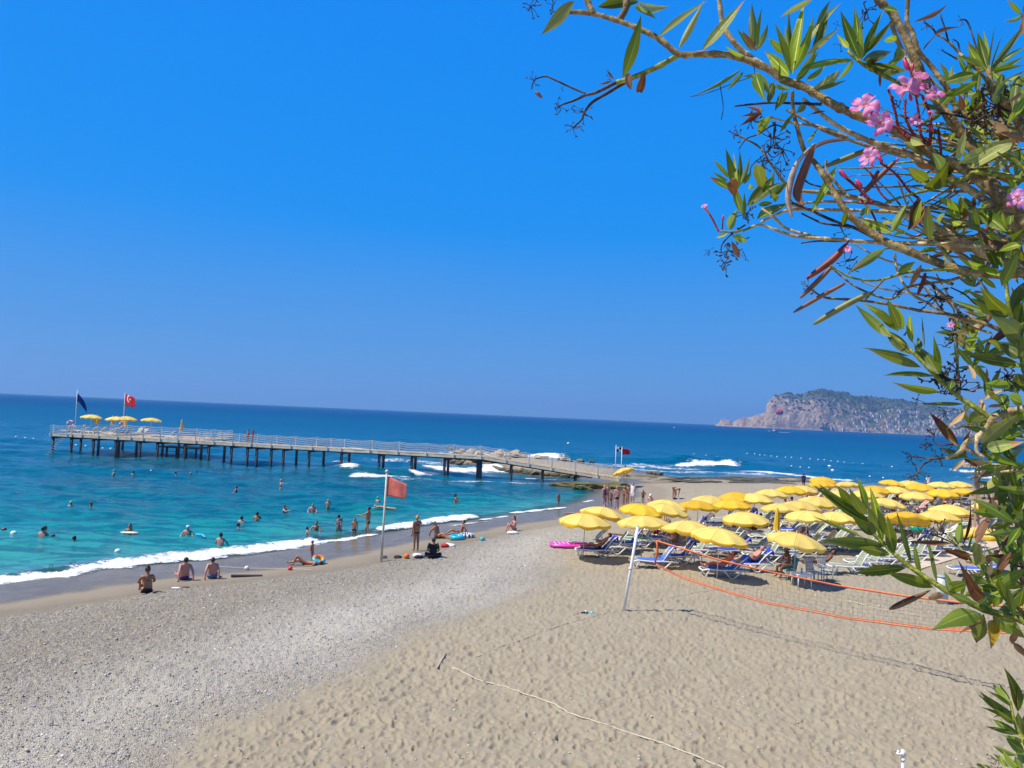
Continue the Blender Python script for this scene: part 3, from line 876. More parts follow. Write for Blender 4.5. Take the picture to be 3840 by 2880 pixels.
pile(1797, 1740, 0, thick_me)
for a in (5, 270, 545, 827): pile(1800 + a / 2.304, 1760, 0)
# railing: posts on both edges and four sagging ropes each side
post_me = MB().box((0, 0, 0.40), (0.09, 0.09, 1.36)).mesh("rail_post", M_steel)
near_s = [s_of(a / 2.304) for a in (430, 573, 617, 703, 848, 1008, 1128, 1235, 1383, 1533, 1690, 1848, 2008, 2170)] + [s_of(960 + a / 2.304) for a in (133, 303, 487, 617, 738, 985, 1230, 1475, 1712, 1952)]
near_s += [s_of(1800 + a / 2.304, 1740) for a in (222, 423, 622, 822, 1020, 1207)]
near_s = sorted(near_s)
far_s = [s + 0.75 for s in near_s if s + 0.75 < sP0 - 0.2]
def rails(ss, w, zt=1.04):
    for s in ss:
        p = deck_pt(s, w); o = link("rail_post", post_me, pier); o.location = p
    for k, hz_ in enumerate((0.30, 0.55, 0.79, 1.03)):
        pts = []
        for a, b in zip(ss[:-1], ss[1:]):
            sag = min(0.045 * (b - a), 0.14)
            for t in (0, 0.25, 0.5, 0.75):
                pts.append(deck_pt(lerp(a, b, t), w, hz_ - sag * 4 * t * (1 - t)))
        pts.append(deck_pt(ss[-1], w, hz_))
        MB().tube(pts, 0.016 if k < 3 else 0.022, 5).build("rail_rope", M_rope, pier)
rails(near_s, -0.07); rails(far_s, W1 + 0.07)
def rail_line(pts):
    L = []
    for p, q in zip(pts[:-1], pts[1:]):
        n = max(1, round((q - p).length / 2.4))
        L += [lerp(p, q, i / n) for i in range(n)]
    L.append(pts[-1])
    for p in L: link("rail_post", post_me, pier).location = p
    for hz_ in (0.30, 0.55, 0.79, 1.03):
        P = []
        for a, b in zip(L[:-1], L[1:]):
            for t in (0, 0.33, 0.66): P.append(lerp(a, b, t) + Vector((0, 0, hz_ - 0.35 * t * (1 - t))))
        P.append(L[-1] + Vector((0, 0, hz_)))
        MB().tube(P, 0.022, 5).build("rail_rope", M_rope, pier)
rail_line([deck_pt(L1, 0.5), deck_pt(L1, PD), deck_pt(sP0, PD), deck_pt(sP0, W1 + 0.4)])
# boarding ladder by the end and low landing stage under the platform
lad = bpy.data.objects.new("ladder", None)
MBl = MB(); a0 = deck_pt(s_of(258), -0.25, 0.1); a1 = a0 + Vector((-1.9, -0.9, -DZ - 0.3))
for dx in (-0.28, 0.28): MBl.bar(a0 + Vector((dx, 0, 0)), a1 + Vector((dx, 0, 0)), 0.05, 0.05)
for i in range(11):
    p = lerp(a0, a1, (i + 0.5) / 11); MBl.bar(p + Vector((-0.28, 0, 0)), p + Vector((0.28, 0, 0)), 0.07, 0.03)
MBl.bar(a0 + Vector((-0.5, 0, 0.1)), a0 + Vector((-2.0, -0.4, -1.7)), 0.04, 0.04)
MBl.build("ladder", M_steel, pier)
st0, st1 = s_of(470), s_of(625)
mb = MB(); mb.bar(deck_pt(st1, 7.5, -1.25), deck_pt(st0, 7.5, -1.25), 3.2, 0.14)
for s in np.linspace(st1, st0, 5): mb.bar(deck_pt(s, 6.0, -1.9), deck_pt(s, 6.0, -1.2), 0.06, 0.06); mb.bar(deck_pt(s, 6.0, -3.6), deck_pt(s, 6.0, -1.2), 0.18, 0.18)
mb.bar(deck_pt(st1, 6.0, -1.75), deck_pt(st0, 6.0, -1.75), 0.06, 0.06)
mb.build("landing_stage", M_dark, pier)

# ------------------------------------------------------------------ rocks of the spit
mt_rock, nt, bs, out = nodes_of("rock")
co = N(nt, "ShaderNodeTexCoord").outputs["Object"]; ge = N(nt, "ShaderNodeNewGeometry"); sp_ = N(nt, "ShaderNodeSeparateXYZ"); nt.links.new(ge.outputs["Position"], sp_.inputs[0])
rc_ = ramp(nt, noise(nt, 1.6, 5, 0.65, co), [(0.3, (0.26, 0.20, 0.145)), (0.7, (0.52, 0.43, 0.33))])
rc_ = mix(nt, maprange(nt, math_(nt, 'ADD', sp_.outputs[2], math_(nt, 'MULTIPLY', noise(nt, 2.0, 4, 0.6, co), 0.5)), 0.45, 1.0), (0.075, 0.07, 0.03), rc_)
nt.links.new(rc_, bs.inputs["Base Color"]); bs.inputs["Roughness"].default_value = 0.8
bump(nt, bs, noise(nt, 5, 5, 0.7, co), 0.7, 0.06)
mt_moss, nt, bs, out = nodes_of("mossy_rock")
co = N(nt, "ShaderNodeTexCoord").outputs["Object"]
nt.links.new(ramp(nt, noise(nt, 1.1, 6, 0.7, co), [(0.32, (0.03, 0.025, 0.014)), (0.5, (0.12, 0.11, 0.028)), (0.72, (0.24, 0.175, 0.075))]), bs.inputs["Base Color"])
bs.inputs["Roughness"].default_value = 0.75; bump(nt, bs, noise(nt, 4, 5, 0.7, co), 0.9, 0.08)
def rock_mesh(seed, mt, sub=2):
    r = random.Random(seed)
    bm = bmesh.new(); bmesh.ops.create_icosphere(bm, subdivisions=sub, radius=1)
    cuts = [(Vector((r.uniform(-1, 1), r.uniform(-1, 1), r.uniform(-0.7, 1))).normalized(), r.uniform(0.50, 0.85)) for _ in range(9)]
    for v in bm.verts:
        for nrm, d in cuts:
            e = v.co.dot(nrm) - d
            if e > 0: v.co -= nrm * e * 0.92
        v.co *= 1 + r.uniform(-0.03, 0.03) * (3.2 if sub > 2 else 1)
    me_ = bpy.data.meshes.new("rock"); bm.to_mesh(me_); bm.free(); me_.materials.append(mt); return me_
ROCKS = [rock_mesh(i, mt_rock) for i in range(7)]
MOSS = [rock_mesh(50 + i, mt_moss, 3) for i in range(4)]
rr = random.Random(12)
rocks_px = []
def rock_line(a, b, n, w, smin, smax, lab, grp, meshes=ROCKS, zf=0.62, hgt=0.35):
    for i in range(n):
        t = (i + rr.uniform(0.1, 0.9)) / n
        p = G(lerp(a[0], b[0], t), lerp(a[1], b[1], t))
        p.x += rr.uniform(-w, w) * 0.6; p.y += rr.uniform(-w, w)
        s = rr.uniform(smin, smax)
        o = link("boulder", rr.choice(meshes)); z = float(ground_h(p.x, p.y))
        o.location = (p.x, p.y, max(z, -0.1) + s * hgt); o.rotation_euler = (rr.uniform(-0.3, 0.3), rr.uniform(-0.3, 0.3), rr.uniform(0, 6.28))
        o.scale = (s * rr.uniform(1.0, 1.6), s * rr.uniform(0.8, 1.1), s * rr.uniform(zf * 0.8, zf * 1.15))
        tag(o, lab, "rock", grp)
rock_line((1690, 1740), (1880, 1765), 22, 0.9, 0.4, 0.85, "brown boulder in the dark wet line under the bend of the pier", "boulders under the pier bend")
rock_line((1890, 1768), (2160, 1792), 32, 1.0, 0.35, 0.72, "brown boulder in the row along the near side of the spit by the ramp", "boulders along the near side of the spit")
rock_line((1690, 1722), (1890, 1738), 30, 2.0, 0.45, 1.1, "pale boulder heaped at the seaward tip of the spit behind the pier rail", "boulders heaped on the spit tip", hgt=0.5)
rock_line((1670, 1702), (1960, 1715), 24, 1.5, 0.45, 1.0, "pale boulder on the far edge of the spit against the surf", "boulders on the far edge of the spit", hgt=0.5)
rock_line((1960, 1716), (2250, 1740), 9, 1.0, 0.35, 0.8, "small pale rock on the far edge of the sandy spit", "small rocks on the far edge of the spit")
rock_line((2430, 1775), (2480, 1782), 6, 0.8, 0.25, 0.5, "pale rock on the point beside the tide pools", "rocks beside the tide pools")
rock_line((1500, 1716), (1640, 1712), 5, 1.2, 0.3, 0.6, "dark rock awash in the surf off the spit", "rocks awash in the surf", zf=0.4, hgt=0.1)
def at_px(px, py, z): 
    p = at_z(px, py, z); return p
for (a, b, sx_, sy_, sz_, lab) in [(2165, 1820, 3.0, 1.5, 0.55, "flat mossy green rock at the foot of the ramp, nearest the water"), (2230, 1826, 2.6, 1.6, 0.5, "brown and green mossy rock in the middle of the ledge below the ramp"),
                                   (2300, 1822, 2.6, 1.3, 0.42, "low mossy rock ledge below the landward end of the ramp"), (2190, 1834, 1.2, 0.6, 0.4, "small brown mossy rock in the water in front of the ledge"), (2350, 1835, 2.0, 0.9, 0.34, "low dark rock behind the standing bathers")]:
    o = link("mossy_rock", MOSS[int(a) % 4]); p = at_px(a, b, 0.1); o.location = (p.x, p.y, 0.08); o.scale = (sx_, sy_, sz_); o.rotation_euler = (0, 0, rr.uniform(-0.3, 0.3))
    tag(o, lab, "rock", "mossy rocks below the ramp")
REEFM = [rock_mesh(80 + i, mat('reef_rock', (0.10, 0.088, 0.05), 0.7, 0.5, 2, bmp=0.8, bscale=6), 3) for i in range(3)]
# flat reef slabs by the far water
for i in range(34):
    t = rr.random() * 0.85; a = lerp(2560, 3110, t); b = lerp(1800, 1806, t) + rr.uniform(-13, 9)
    p = G(a, b)
    if float(shore(p.x, p.y)) < 0.6: continue
    o = link("reef_slab", rr.choice(REEFM)); o.location = (p.x, p.y, max(0.0, float(ground_h(p.x, p.y))) + 0.02)
    o.scale = (rr.uniform(1.0, 3.4), rr.uniform(0.4, 1.1), rr.uniform(0.05, 0.13)); o.rotation_euler = (0, 0, rr.uniform(-0.5, 0.5))
    tag(o, "low dark reef slab on the flat shore beyond the pier ramp", "rock", "reef slabs on the far shore", "thing")
for (a, b) in ((3690, 1780), (3760, 1784), (3820, 1786)):
    p = at_z(a, b, 0); o = link("reef_slab", MOSS[1]); o.location = (p.x, p.y, 0.05); o.scale = (4, 2.2, 0.5)
    tag(o, "dark rock awash behind the wooden watchtower", "rock", "rocks awash behind the watchtower", "thing")

# ------------------------------------------------------------------ umbrellas
def canopy_mat(name, c1, c2):
    mt, nt, bs, out = nodes_of(name)
    co = N(nt, "ShaderNodeTexCoord").outputs["Object"]
    c = ramp(nt, noise(nt, 2.5, 4, 0.6, co), [(0.3, c1), (0.7, c2)])
    oi = N(nt, "ShaderNodeObjectInfo").outputs["Random"]
    hs = N(nt, "ShaderNodeHueSaturation"); nt.links.new(c, hs.inputs["Color"])
    nt.links.new(maprange(nt, oi, 0, 1, 0.88, 1.05, False), hs.inputs["Value"]); nt.links.new(maprange(nt, oi, 0, 1, 0.492, 0.503, False), hs.inputs["Hue"])
    c = hs.outputs[0]
    nt.links.new(c, bs.inputs["Base Color"]); bs.inputs["Roughness"].default_value = 0.75; bs.inputs["Specular IOR Level"].default_value = 0.2
    tr = N(nt, "ShaderNodeBsdfTranslucent"); nt.links.new(mix(nt, 0.5, c, (0.95, 0.55, 0.03)), tr.inputs["Color"])
    ms = N(nt, "ShaderNodeMixShader"); ms.inputs[0].default_value = 0.32
    nt.links.new(bs.outputs[0], ms.inputs[1]); nt.links.new(tr.outputs[0], ms.inputs[2]); nt.links.new(ms.outputs[0], out.inputs["Surface"])
    bump(nt, bs, noise(nt, 7, 3, 0.5, co), 0.25, 0.02)
    return mt
M_yel = canopy_mat("yellow_canvas", (0.92, 0.72, 0.17), (0.97, 0.80, 0.25))
M_ora = canopy_mat("deep_yellow_canvas", (0.88, 0.57, 0.035), (0.95, 0.65, 0.07))
M_pole = mat("umbrella_pole", (0.50, 0.42, 0.32), 0.5)
M_polew = mat("umbrella_pole_white", (0.75, 0.74, 0.70), 0.4)
def canopy_mesh(seed, mt, rad=1.1, dome=0.40):
    r = random.Random(seed); NR, NA = 7, 48
    vs = [(0, 0, dome)]; rs = [r.uniform(0.96, 1.04) for _ in range(8)]; sg = [r.uniform(0.04, 0.10) for _ in range(8)]
    for i in range(1, NR + 1):
        q = i / NR
        for j in range(NA):
            a = j / NA * 8; k = int(a); f = a - k; mid = 4 * f * (1 - f)
            rr_ = rad * q * (lerp(rs[k], rs[(k + 1) % 8], f) - 0.055 * mid)
            z = dome * (1 - q ** 1.9) - sg[k] * mid * q ** 2
            t = j / NA * 2 * math.pi
            vs.append((rr_ * math.cos(t), rr_ * math.sin(t), z))
    fs = [(0, 1 + j, 1 + (j + 1) % NA) for j in range(NA)]
    for i in range(NR - 1):
        for j in range(NA): fs.append((1 + i * NA + j, 1 + (i + 1) * NA + j, 1 + (i + 1) * NA + (j + 1) % NA, 1 + i * NA + (j + 1) % NA))
    top = MB().add(vs, fs)
    rim = vs[1 + (NR - 1) * NA:]
    v2 = []; f2 = []
    for j in range(NA):
        a = j / NA * 8; f = a - int(a); w = math.sin(j * 2.1 + seed) * 0.018 + r.uniform(-0.006, 0.006)
        x, y, z = rim[j]; L = math.hypot(x, y)
        dr = 0.14 + 0.05 * (4 * f * (1 - f)) * (0.6 + 0.4 * math.sin(int(a) * 2.3 + seed)) - 0.04 * r.random()
        ux, uy = x / L, y / L
        v2 += [(x + ux * 0.004, y + uy * 0.004, z + 0.003), (x + ux * (0.02 + w), y + uy * (0.02 + w), z - dr * 0.55), (x - ux * (0.01 + w), y - uy * (0.01 + w), z - dr)]
    for j in range(NA):
        j2 = (j + 1) % NA
        for k in (0, 1): f2.append((j * 3 + k, j * 3 + k + 1, j2 * 3 + k + 1, j2 * 3 + k))
    val_ = MB().add(v2, f2)
    ribs = MB()
    for k in range(8):
        t = k / 8 * 2 * math.pi; pts = []
        for q in (0.02, 0.35, 0.7, 1.0):
            pts.append((rad * rs[k] * q * math.cos(t), rad * rs[k] * q * math.sin(t), dome * (1 - q ** 1.9) - 0.014))
        ribs.tube(pts, 0.006, 4)
        ribs.tube([(rad * 0.5 * math.cos(t), rad * 0.5 * math.sin(t), dome * (1 - 0.5 ** 1.9) - 0.02), (0.02 * math.cos(t), 0.02 * math.sin(t), -0.12)], 0.005, 4)
    seam = MB()
    for k in range(8):
        pts = [vs[0]] + [vs[1 + i * NA + k * 6] for i in range(NR)]
        seam.tube([(p[0], p[1], p[2] + 0.003) for p in pts], 0.006, 4)
    return top.mesh("canopy", mt, True), val_.mesh("valance", M_ora if seed % 2 else mt, True), ribs, seam
CAN = {}
for key, mt in (("y", M_yel), ("o", M_ora)):
    CAN[key] = []
    for sd in range(4):
        a, b, c, d_ = canopy_mesh(sd + (10 if key == "o" else 0), mt, rad=[1.10, 1.14, 1.08, 1.16][sd], dome=[0.33, 0.37, 0.30, 0.35][sd])
        CAN[key].append((a, b, c.mesh("ribs", M_polew), d_.mesh("panel_seams", mat("seam_ochre", (0.62, 0.36, 0.03), 0.8))))
pole_me = MB().cyl((0, 0, -0.3), 0.019, 2.42, 8).mesh("pole", M_pole, True)
polew_me = MB().cyl((0, 0, -0.3), 0.021, 2.42, 8).mesh("pole", M_polew, True)
fin_me = MB().cyl((0, 0, 0), 0.02, 0.09, 6, r2=0.008).mesh("finial", M_polew, True)
def closed_mesh():
    NA, vs, fs = 24, [], []
    prof = [(0.02, 0.0), (0.05, -0.06), (0.09, -0.35), (0.12, -0.7), (0.15, -1.0), (0.17, -1.12)]
    for i, (r_, z) in enumerate(prof):
        for j in range(NA):
            t = j / NA * 2 * math.pi; f = 1 + 0.28 * math.cos(8 * t + i * 0.25) * (i > 0)
            vs.append((r_ * f * math.cos(t), r_ * f * math.sin(t), z + (0.05 * math.cos(8 * t) if i == 5 else 0)))
    for i in range(len(prof) - 1):
        for j in range(NA): fs.append((i * NA + j, (i + 1) * NA + j, (i + 1) * NA + (j + 1) % NA, i * NA + (j + 1) % NA))
    return MB().add(vs, fs).mesh("furled_canopy", M_ora, True)
CLOSED = closed_mesh()
UMB = []
def umbrella(p, label, group, kind="y", tilt=(0, 0), h=2.0, white=False, closed=False, sc=1.0):
    root = thing("beach_umbrella", label, "umbrella", p, 0, group)
    root.rotation_euler = (tilt[0] * 0.35, tilt[1] * 0.35, 0)
    po = link("pole", polew_me if white else pole_me, root); po.scale = (1, 1, (h + 0.02) / 2.12)
    if closed:
        c = link("furled_canopy", CLOSED, root, (0, 0, h + 0.03))
    else:
        sd = rr.randrange(4); a, b, r_, se = CAN[kind][sd]; dome = a.vertices[0].co.z
        c = link("canopy", a, root, (0, 0, h - dome)); c.rotation_euler = (tilt[0], tilt[1], rr.uniform(0, 6.28)); c.scale = (sc, sc, 1)
        v = link("valance", b, c); rb = link("ribs", r_, c); tag(link("panel_seams", se, c), None, None, None, "stuff")
    link("finial", fin_me, root, (0, 0, h))
    UMB.append((Vector(p), label)); return root
def apex(px, py, h=2.05, gz=0.82):
    p = at_z(px, py, gz + h); return Vector((p.x, p.y, float(ground_h(p.x, p.y)) - 0.02))
front = "yellow umbrellas over the loungers on the beach"
U = [  # apex px, kind, tilt, label
 (2193, 1922, "y", (0.02, 0.06), "pale yellow umbrella nearest the sea, over the woman lying on a blue towel"),
 (2260, 1899, "y", (-0.10, 0.10), "yellow umbrella just behind and right of the one nearest the sea"),
 (2403, 1888, "o", (-0.06, 0.05), "deep yellow umbrella with loose frilled rim in front of the standing bathers"),
 (2410, 1930, "y", (0.0, 0.05), "big pale yellow umbrella straight behind the top of the white net post"),
 (2499, 1872, "y", (0, 0.08), "yellow umbrella just right of the seated man in the cap"),
 (2490, 1886, "y", (0, 0.14), "bright yellow umbrella overlapped by the deep yellow frilled one"),
 (2573, 1948, "y", (0.05, 0.17), "yellow umbrella right of the net post, leaning to the right"),
 (2616, 1875, "o", (0.04, 0.05), "yellow umbrella with orange shadowed underside, left of a larger pale one"),
 (2664, 1856, "y", (0, 0.03), "large pale yellow umbrella rising highest behind the second row"),
 (2694, 1978, "y", (0.02, 0.10), "wide yellow umbrella above the orange top band of the net"),
 (2758, 1843, "o", (0.02, 0.10), "yellow umbrella with an orange hem, at the back beside open sand"),
 (2744, 1871, "o", (0, 0), "small deep yellow umbrella squeezed between two paler ones"),
 (2830, 1848, "y", (0, 0), "pale yellow umbrella with a thin pole standing on open sand"),
 (2795, 1918, "y", (0.02, 0.02), "yellow umbrella alone in the middle, left of the furled one"),
 (2980, 1995, "y", (0.03, 0.08), "front yellow umbrella over the woman in the black sun hat"),
 (2893, 1833, "y", (0, 0.05), "pale yellow umbrella at the left of the two merging wide ones"),
 (2964, 1821, "o", (0, 0), "deeper yellow umbrella partly behind a pale one near the reef"),
 (3008, 1819, "y", (0, 0.08), "yellow umbrella near the reef with people lying under its right side"),
 (2925, 1885, "y", (0.02, 0.10), "yellow umbrella directly behind the furled one"),
 (3003, 1877, "y", (0.0, 0.14), "yellow umbrella right of and touching the one behind the furled umbrella"),
 (3025, 1913, "y", (0.0, 0.06), "pale yellow umbrella with an upright pole right of the furled one"),
 (3084, 1787, "o", (0, 0.04), "farthest deep yellow umbrella at the edge of the water"),
 (3086, 1801, "o", (0, 0), "deep yellow umbrella just in front of the farthest one"),
 (3173, 1804, "y", (0, 0.08), "pale yellow umbrella beside the two farthest ones, by the water"),
 (3150, 1838, "y", (0, 0.02), "pale yellow umbrella half hidden behind the upright leaf tips"),
 (3246, 1836, "y", (0, 0.04), "pale yellow umbrella right of the tallest leaf tip"),
 (3068, 1860, "y", (0.02, 0.0), "pale yellow umbrella touching the left tip of the leafy shoot"),
 (3130, 1916, "y", (0.02, 0.14), "bright yellow umbrella behind the green leafy shoot"),
 (3342, 1799, "o", (0, 0.04), "deep yellow umbrella at the left end of the row along the sea"),
 (3281, 1821, "o", (0, 0), "small orange-yellow umbrella in front of the row along the sea"),
 (3360, 1823, "y", (0, 0), "pale yellow umbrella second from left in the second seaside row"),
 (3414, 1801, "y", (0, 0), "second yellow umbrella from the left in the row along the sea"),
 (3452, 1812, "o", (0, 0.04), "deep yellow umbrella between the two seaside rows"),
 (3527, 1806, "y", (0, 0), "pale yellow umbrella below the dark-haired person by the sea"),
 (3592, 1804, "y", (0, 0.05), "yellow umbrella at the right end of the row along the sea, by the watchtower"),
 (3435, 1843, "y", (0, 0.02), "wide pale yellow umbrella with orange shade beneath, in the crowd"),
 (3537, 1833, "o", (0, 0), "deep yellow umbrella in the crowd left of the watchtower"),
 (3612, 1831, "o", (0, 0), "deep yellow umbrella touching the watchtower railing"),
 (3327, 1868, "y", (0, 0.10), "wide pale yellow umbrella behind the shirtless man in the middle"),
 (3561, 1891, "y", (0, 0.08), "pale yellow umbrella behind the tilted deep orange pair on the right"),
 (3518, 1913, "y", (0.0, 0.03), "wide pale yellow umbrella joined to the tilted orange one"),
 (3407, 1920, "o", (-0.22, 0.12), "tilted umbrella glowing deep orange above the green swim ring"),
 (3690, 1976, "y", (0.05, 0.10), "pale yellow umbrella behind dark leaves above the light path"),
 (3710, 1880, "y", (0, 0.05), "yellow umbrella below the deck of the watchtower, behind leaves"),
 (3813, 1850, "y", (0, 0.05), "yellow umbrella at the right edge of the photo, behind leaves"),
]
for a, b, k, tl, lab in U:
    umbrella(apex(a, b), lab, front, k, (tl[0] + rr.uniform(-0.05, 0.05), min(tl[1], 0.09) + rr.uniform(-0.03, 0.03)), 2.05, rr.random() < 0.3)
umbrella(apex(2914, 1903, 2.1), "furled pale orange umbrella standing closed among the open ones", None, "o", (0, 0.02), 2.1, True, True)
umbrella(apex(2345, 1733, 2.0, 0.7), "tilted yellow umbrella beside the two flags at the foot of the pier", None, "y", (0.05, -0.30), 2.0)
def on_deck(px, py, s_in=None):
    p = at_z(px, py, DZ); return p
pg = "yellow umbrellas on the pier platform"
for (ax, ay, w, closed, lab) in [(342, 1567, 6.5, False, "leftmost open yellow umbrella on the pier platform"), (434, 1593, 3.2, False, "lowest open yellow umbrella on the pier platform, over white loungers"), (475, 1566, 6.8, False, "open yellow umbrella beneath the red flag on the pier"),
                                 (566, 1573, 5.0, False, "rightmost open yellow umbrella on the pier platform"), (277, 1562, 7.5, True, "left one of the pair of furled umbrellas at the pier end"), (292, 1561, 8.0, True, "right one of the pair of furled umbrellas at the pier end"),
                                 (422, 1564, 8.0, True, "single furled umbrella between open ones on the pier"), (471, 1578, 8.6, True, "furled umbrella behind the one beneath the red flag"), (682, 1577, 4.5, True, "furled umbrella standing alone at the landward end of the platform")]:
    h = 2.35 if not closed else 2.3
    hh = h
    r = ray(ax, ay)
    p = at_z(ax, ay, DZ + hh) if (ay < 0) else None
    s = min(np.linspace(-L2, L1, 1600), key=lambda s: abs((deck_pt(s, w).x + O.x) / (deck_pt(s, w).y + O.y) - r[0] / r[1]))
    p = deck_pt(s, w) + O
    umbrella(p, lab, pg, "y", (0, rr.uniform(-0.03, 0.05)), h, True, closed, 1.12)

# ------------------------------------------------------------------ loungers
M_sling = mat("green_grey_slat", (0.29, 0.33, 0.22), 0.55, 0.12, 3, perobj=0.1)
M_blue = mat("blue_towel", (0.020, 0.050, 0.42), 0.9, 0.2, 8, bmp=0.4, bscale=30)
M_lblue = mat("bright_blue_towel", (0.04, 0.14, 0.72), 0.9, 0.15, 8, bmp=0.4, bscale=30)
LL, LW, SH = 1.92, 0.62, 0.34
def lounger_parts(back=0.95, slats=True, sling=M_sling, framem=M_white):
    """foot end towards -x, back rest at +x raised by `back` radians"""
    P = {}
    fr = MB()
    for sy in (-1, 1):
        y = sy * LW / 2
        fr.tube([(-0.95, y, SH - 0.05), (-0.75, y, SH), (-0.2, y, SH - 0.03), (0.35, y, SH), (0.93, y, SH - 0.03)], 0.033, 6)
    fr.tube([(-0.95, -LW / 2, SH - 0.05), (-0.97, 0, SH - 0.05), (-0.95, LW / 2, SH - 0.05)], 0.033, 6); fr.tube([(0.93, -LW / 2, SH - 0.03), (0.93, LW / 2, SH - 0.03)], 0.024, 6)
    P["frame"] = fr.mesh("frame", framem, True)
    P["leg_foot"] = MB().tube([(-0.70, 0, SH - 0.02), (-0.84, 0, 0.0)], 0.033, 6).mesh("leg", framem, True)
    P["leg_mid"] = MB().tube([(-0.1, 0, SH - 0.03), (0.18, 0, 0.0)], 0.033, 6).tube([(0.62, 0, SH - 0.03), (0.30, 0, 0.0)], 0.033, 6).tube([(0.18, 0, 0.015), (0.30, 0, 0.015)], 0.024, 6).mesh("leg", framem, True)
    P["back_frame"] = MB().tube([(0, -LW / 2 + 0.04, 0), (0.42, -LW / 2 + 0.04, 0.03), (0.78, -LW / 2 + 0.05, 0.0), (0.80, 0, 0.0), (0.78, LW / 2 - 0.05, 0.0), (0.42, LW / 2 - 0.04, 0.03), (0, LW / 2 - 0.04, 0)], 0.030, 6).mesh("back_frame", framem, True)
    P["slat"] = MB().box((0, 0, 0), (0.088, LW - 0.07, 0.018)).mesh("slat", sling)
    allb = MB()
    for i in range(11): allb.box((-0.86 + i * 0.103, 0, SH + 0.012 - 0.015 * math.sin(i / 10 * 3.1)), (0.094, LW - 0.07, 0.016))
    P["seat"] = allb.mesh("seat_slats", sling)
    ab = MB()
    for i in range(7): ab.box((0.07 + i * 0.103, 0, 0.012 + 0.02 * math.sin(i / 6 * 3.1)), (0.094, LW - 0.12, 0.016))
    P["backs"] = ab.mesh("back_slats", sling)
    P["strut"] = MB().tube([(0, -LW / 2 + 0.06, 0), (0.36, -LW / 2 + 0.06, 0.33)], 0.014, 5).tube([(0.02, -LW / 2 + 0.06, 0.018), (0.02, LW / 2 - 0.06, 0.018)], 0.012, 5).tube([(0, LW / 2 - 0.06, 0), (0.36, LW / 2 - 0.06, 0.33)], 0.014, 5).mesh("back_strut", framem, True)
    return P
LP = lounger_parts(); LPg = lounger_parts(framem=mat("grey_plastic", (0.42, 0.46, 0.46), 0.5))
LOUNGERS = []
def towel_mesh(kind, back):
    """cloth following seat and back rest, hanging a little over the sides"""
    vs, fs = [], []
    path = []
    x = -0.75 if kind == "full" else (-0.5 if kind == "seat" else 0.2)
    bx, bz = 0.30, SH
    for t in np.linspace(0, 1, 9):
        if kind != "back": path.append((lerp(x, bx - 0.02, t), SH + 0.032))
    for t in np.linspace(0.06, 1.04, 9):
        path.append((bx + math.cos(back) * 0.78 * t - math.sin(back) * 0.035, bz + math.sin(back) * 0.78 * t + math.cos(back) * 0.035))
    if kind != "seat":
        e = path[-1]; path.append((e[0] + 0.05 + 0.03, e[1] - 0.02)); path.append((e[0] + 0.10, e[1] - 0.22))
    ys_ = np.linspace(-LW / 2 - 0.02, LW / 2 + 0.02, 9)
    r = random.Random(int(back * 100))
    for i, (x, z) in enumerate(path):
        for j, y in enumerate(ys_):
            d = -0.09 if j in (0, 8) else 0
            vs.append((x + r.uniform(-0.008, 0.008), y, z + d + r.uniform(-0.006, 0.010)))
    for i in range(len(path) - 1):
        for j in range(8): fs.append((i * 9 + j, i * 9 + j + 1, (i + 1) * 9 + j + 1, (i + 1) * 9 + j))
    return vs, fs
def lounger(p, rz=0.0, back=0.95, near=True, label="", group=None, towel=None, grey=False, tk="full"):
    PP = LPg if grey else LP
    root = thing("sun_lounger", label, "lounger", p, rz, group)
    link("frame", PP["frame"], root); 
    for sy in (-1, 1): link("leg", PP["leg_foot"], root, (0, sy * LW / 2, 0))
    for sy in (-1, 1): link("leg", PP["leg_mid"], root, (0, sy * (LW / 2 + 0.015), 0))
    bf = link("back_frame", PP["back_frame"], root, (0.30, 0, SH + 0.004)); bf.rotation_euler = (0, -back, 0)
    if near:
        for i in range(11): link("slat", PP["slat"], root, (-0.86 + i * 0.103, 0, SH + 0.012 - 0.015 * math.sin(i / 10 * 3.1)))
        for i in range(7): link("slat", PP["slat"], bf, (0.07 + i * 0.103, 0, 0.012 + 0.02 * math.sin(i / 6 * 3.1)))
    else:
        tag(link("seat_slats", PP["seat"], root), None, None, None, "stuff"); tag(link("back_slats", PP["backs"], bf), None, None, None, "stuff")
    if back > 0.3:
        st = link("back_strut", PP["strut"], root, (0.30 + math.cos(back) * 0.42, 0, SH + math.sin(back) * 0.42)); st.rotation_euler = (0, 1.95, 0); st.scale = (0.85, 1, 0.85)
    LOUNGERS.append((Vector(p), root))
    if towel:
        vs, fs = towel_mesh(tk, back)
        t = MB().add(vs, fs).build("beach_towel", towel[0], None, p, True); t.rotation_euler = (0, 0, rz)
        sm = t.modifiers.new("thickness", 'SOLIDIFY'); sm.thickness = 0.012; sm.offset = 1
        tag(t, towel[1], "towel", "towels on the loungers")
    return root
def Lp(px, py): return G(px, py, 0.01)
lg = "white loungers on the beach"
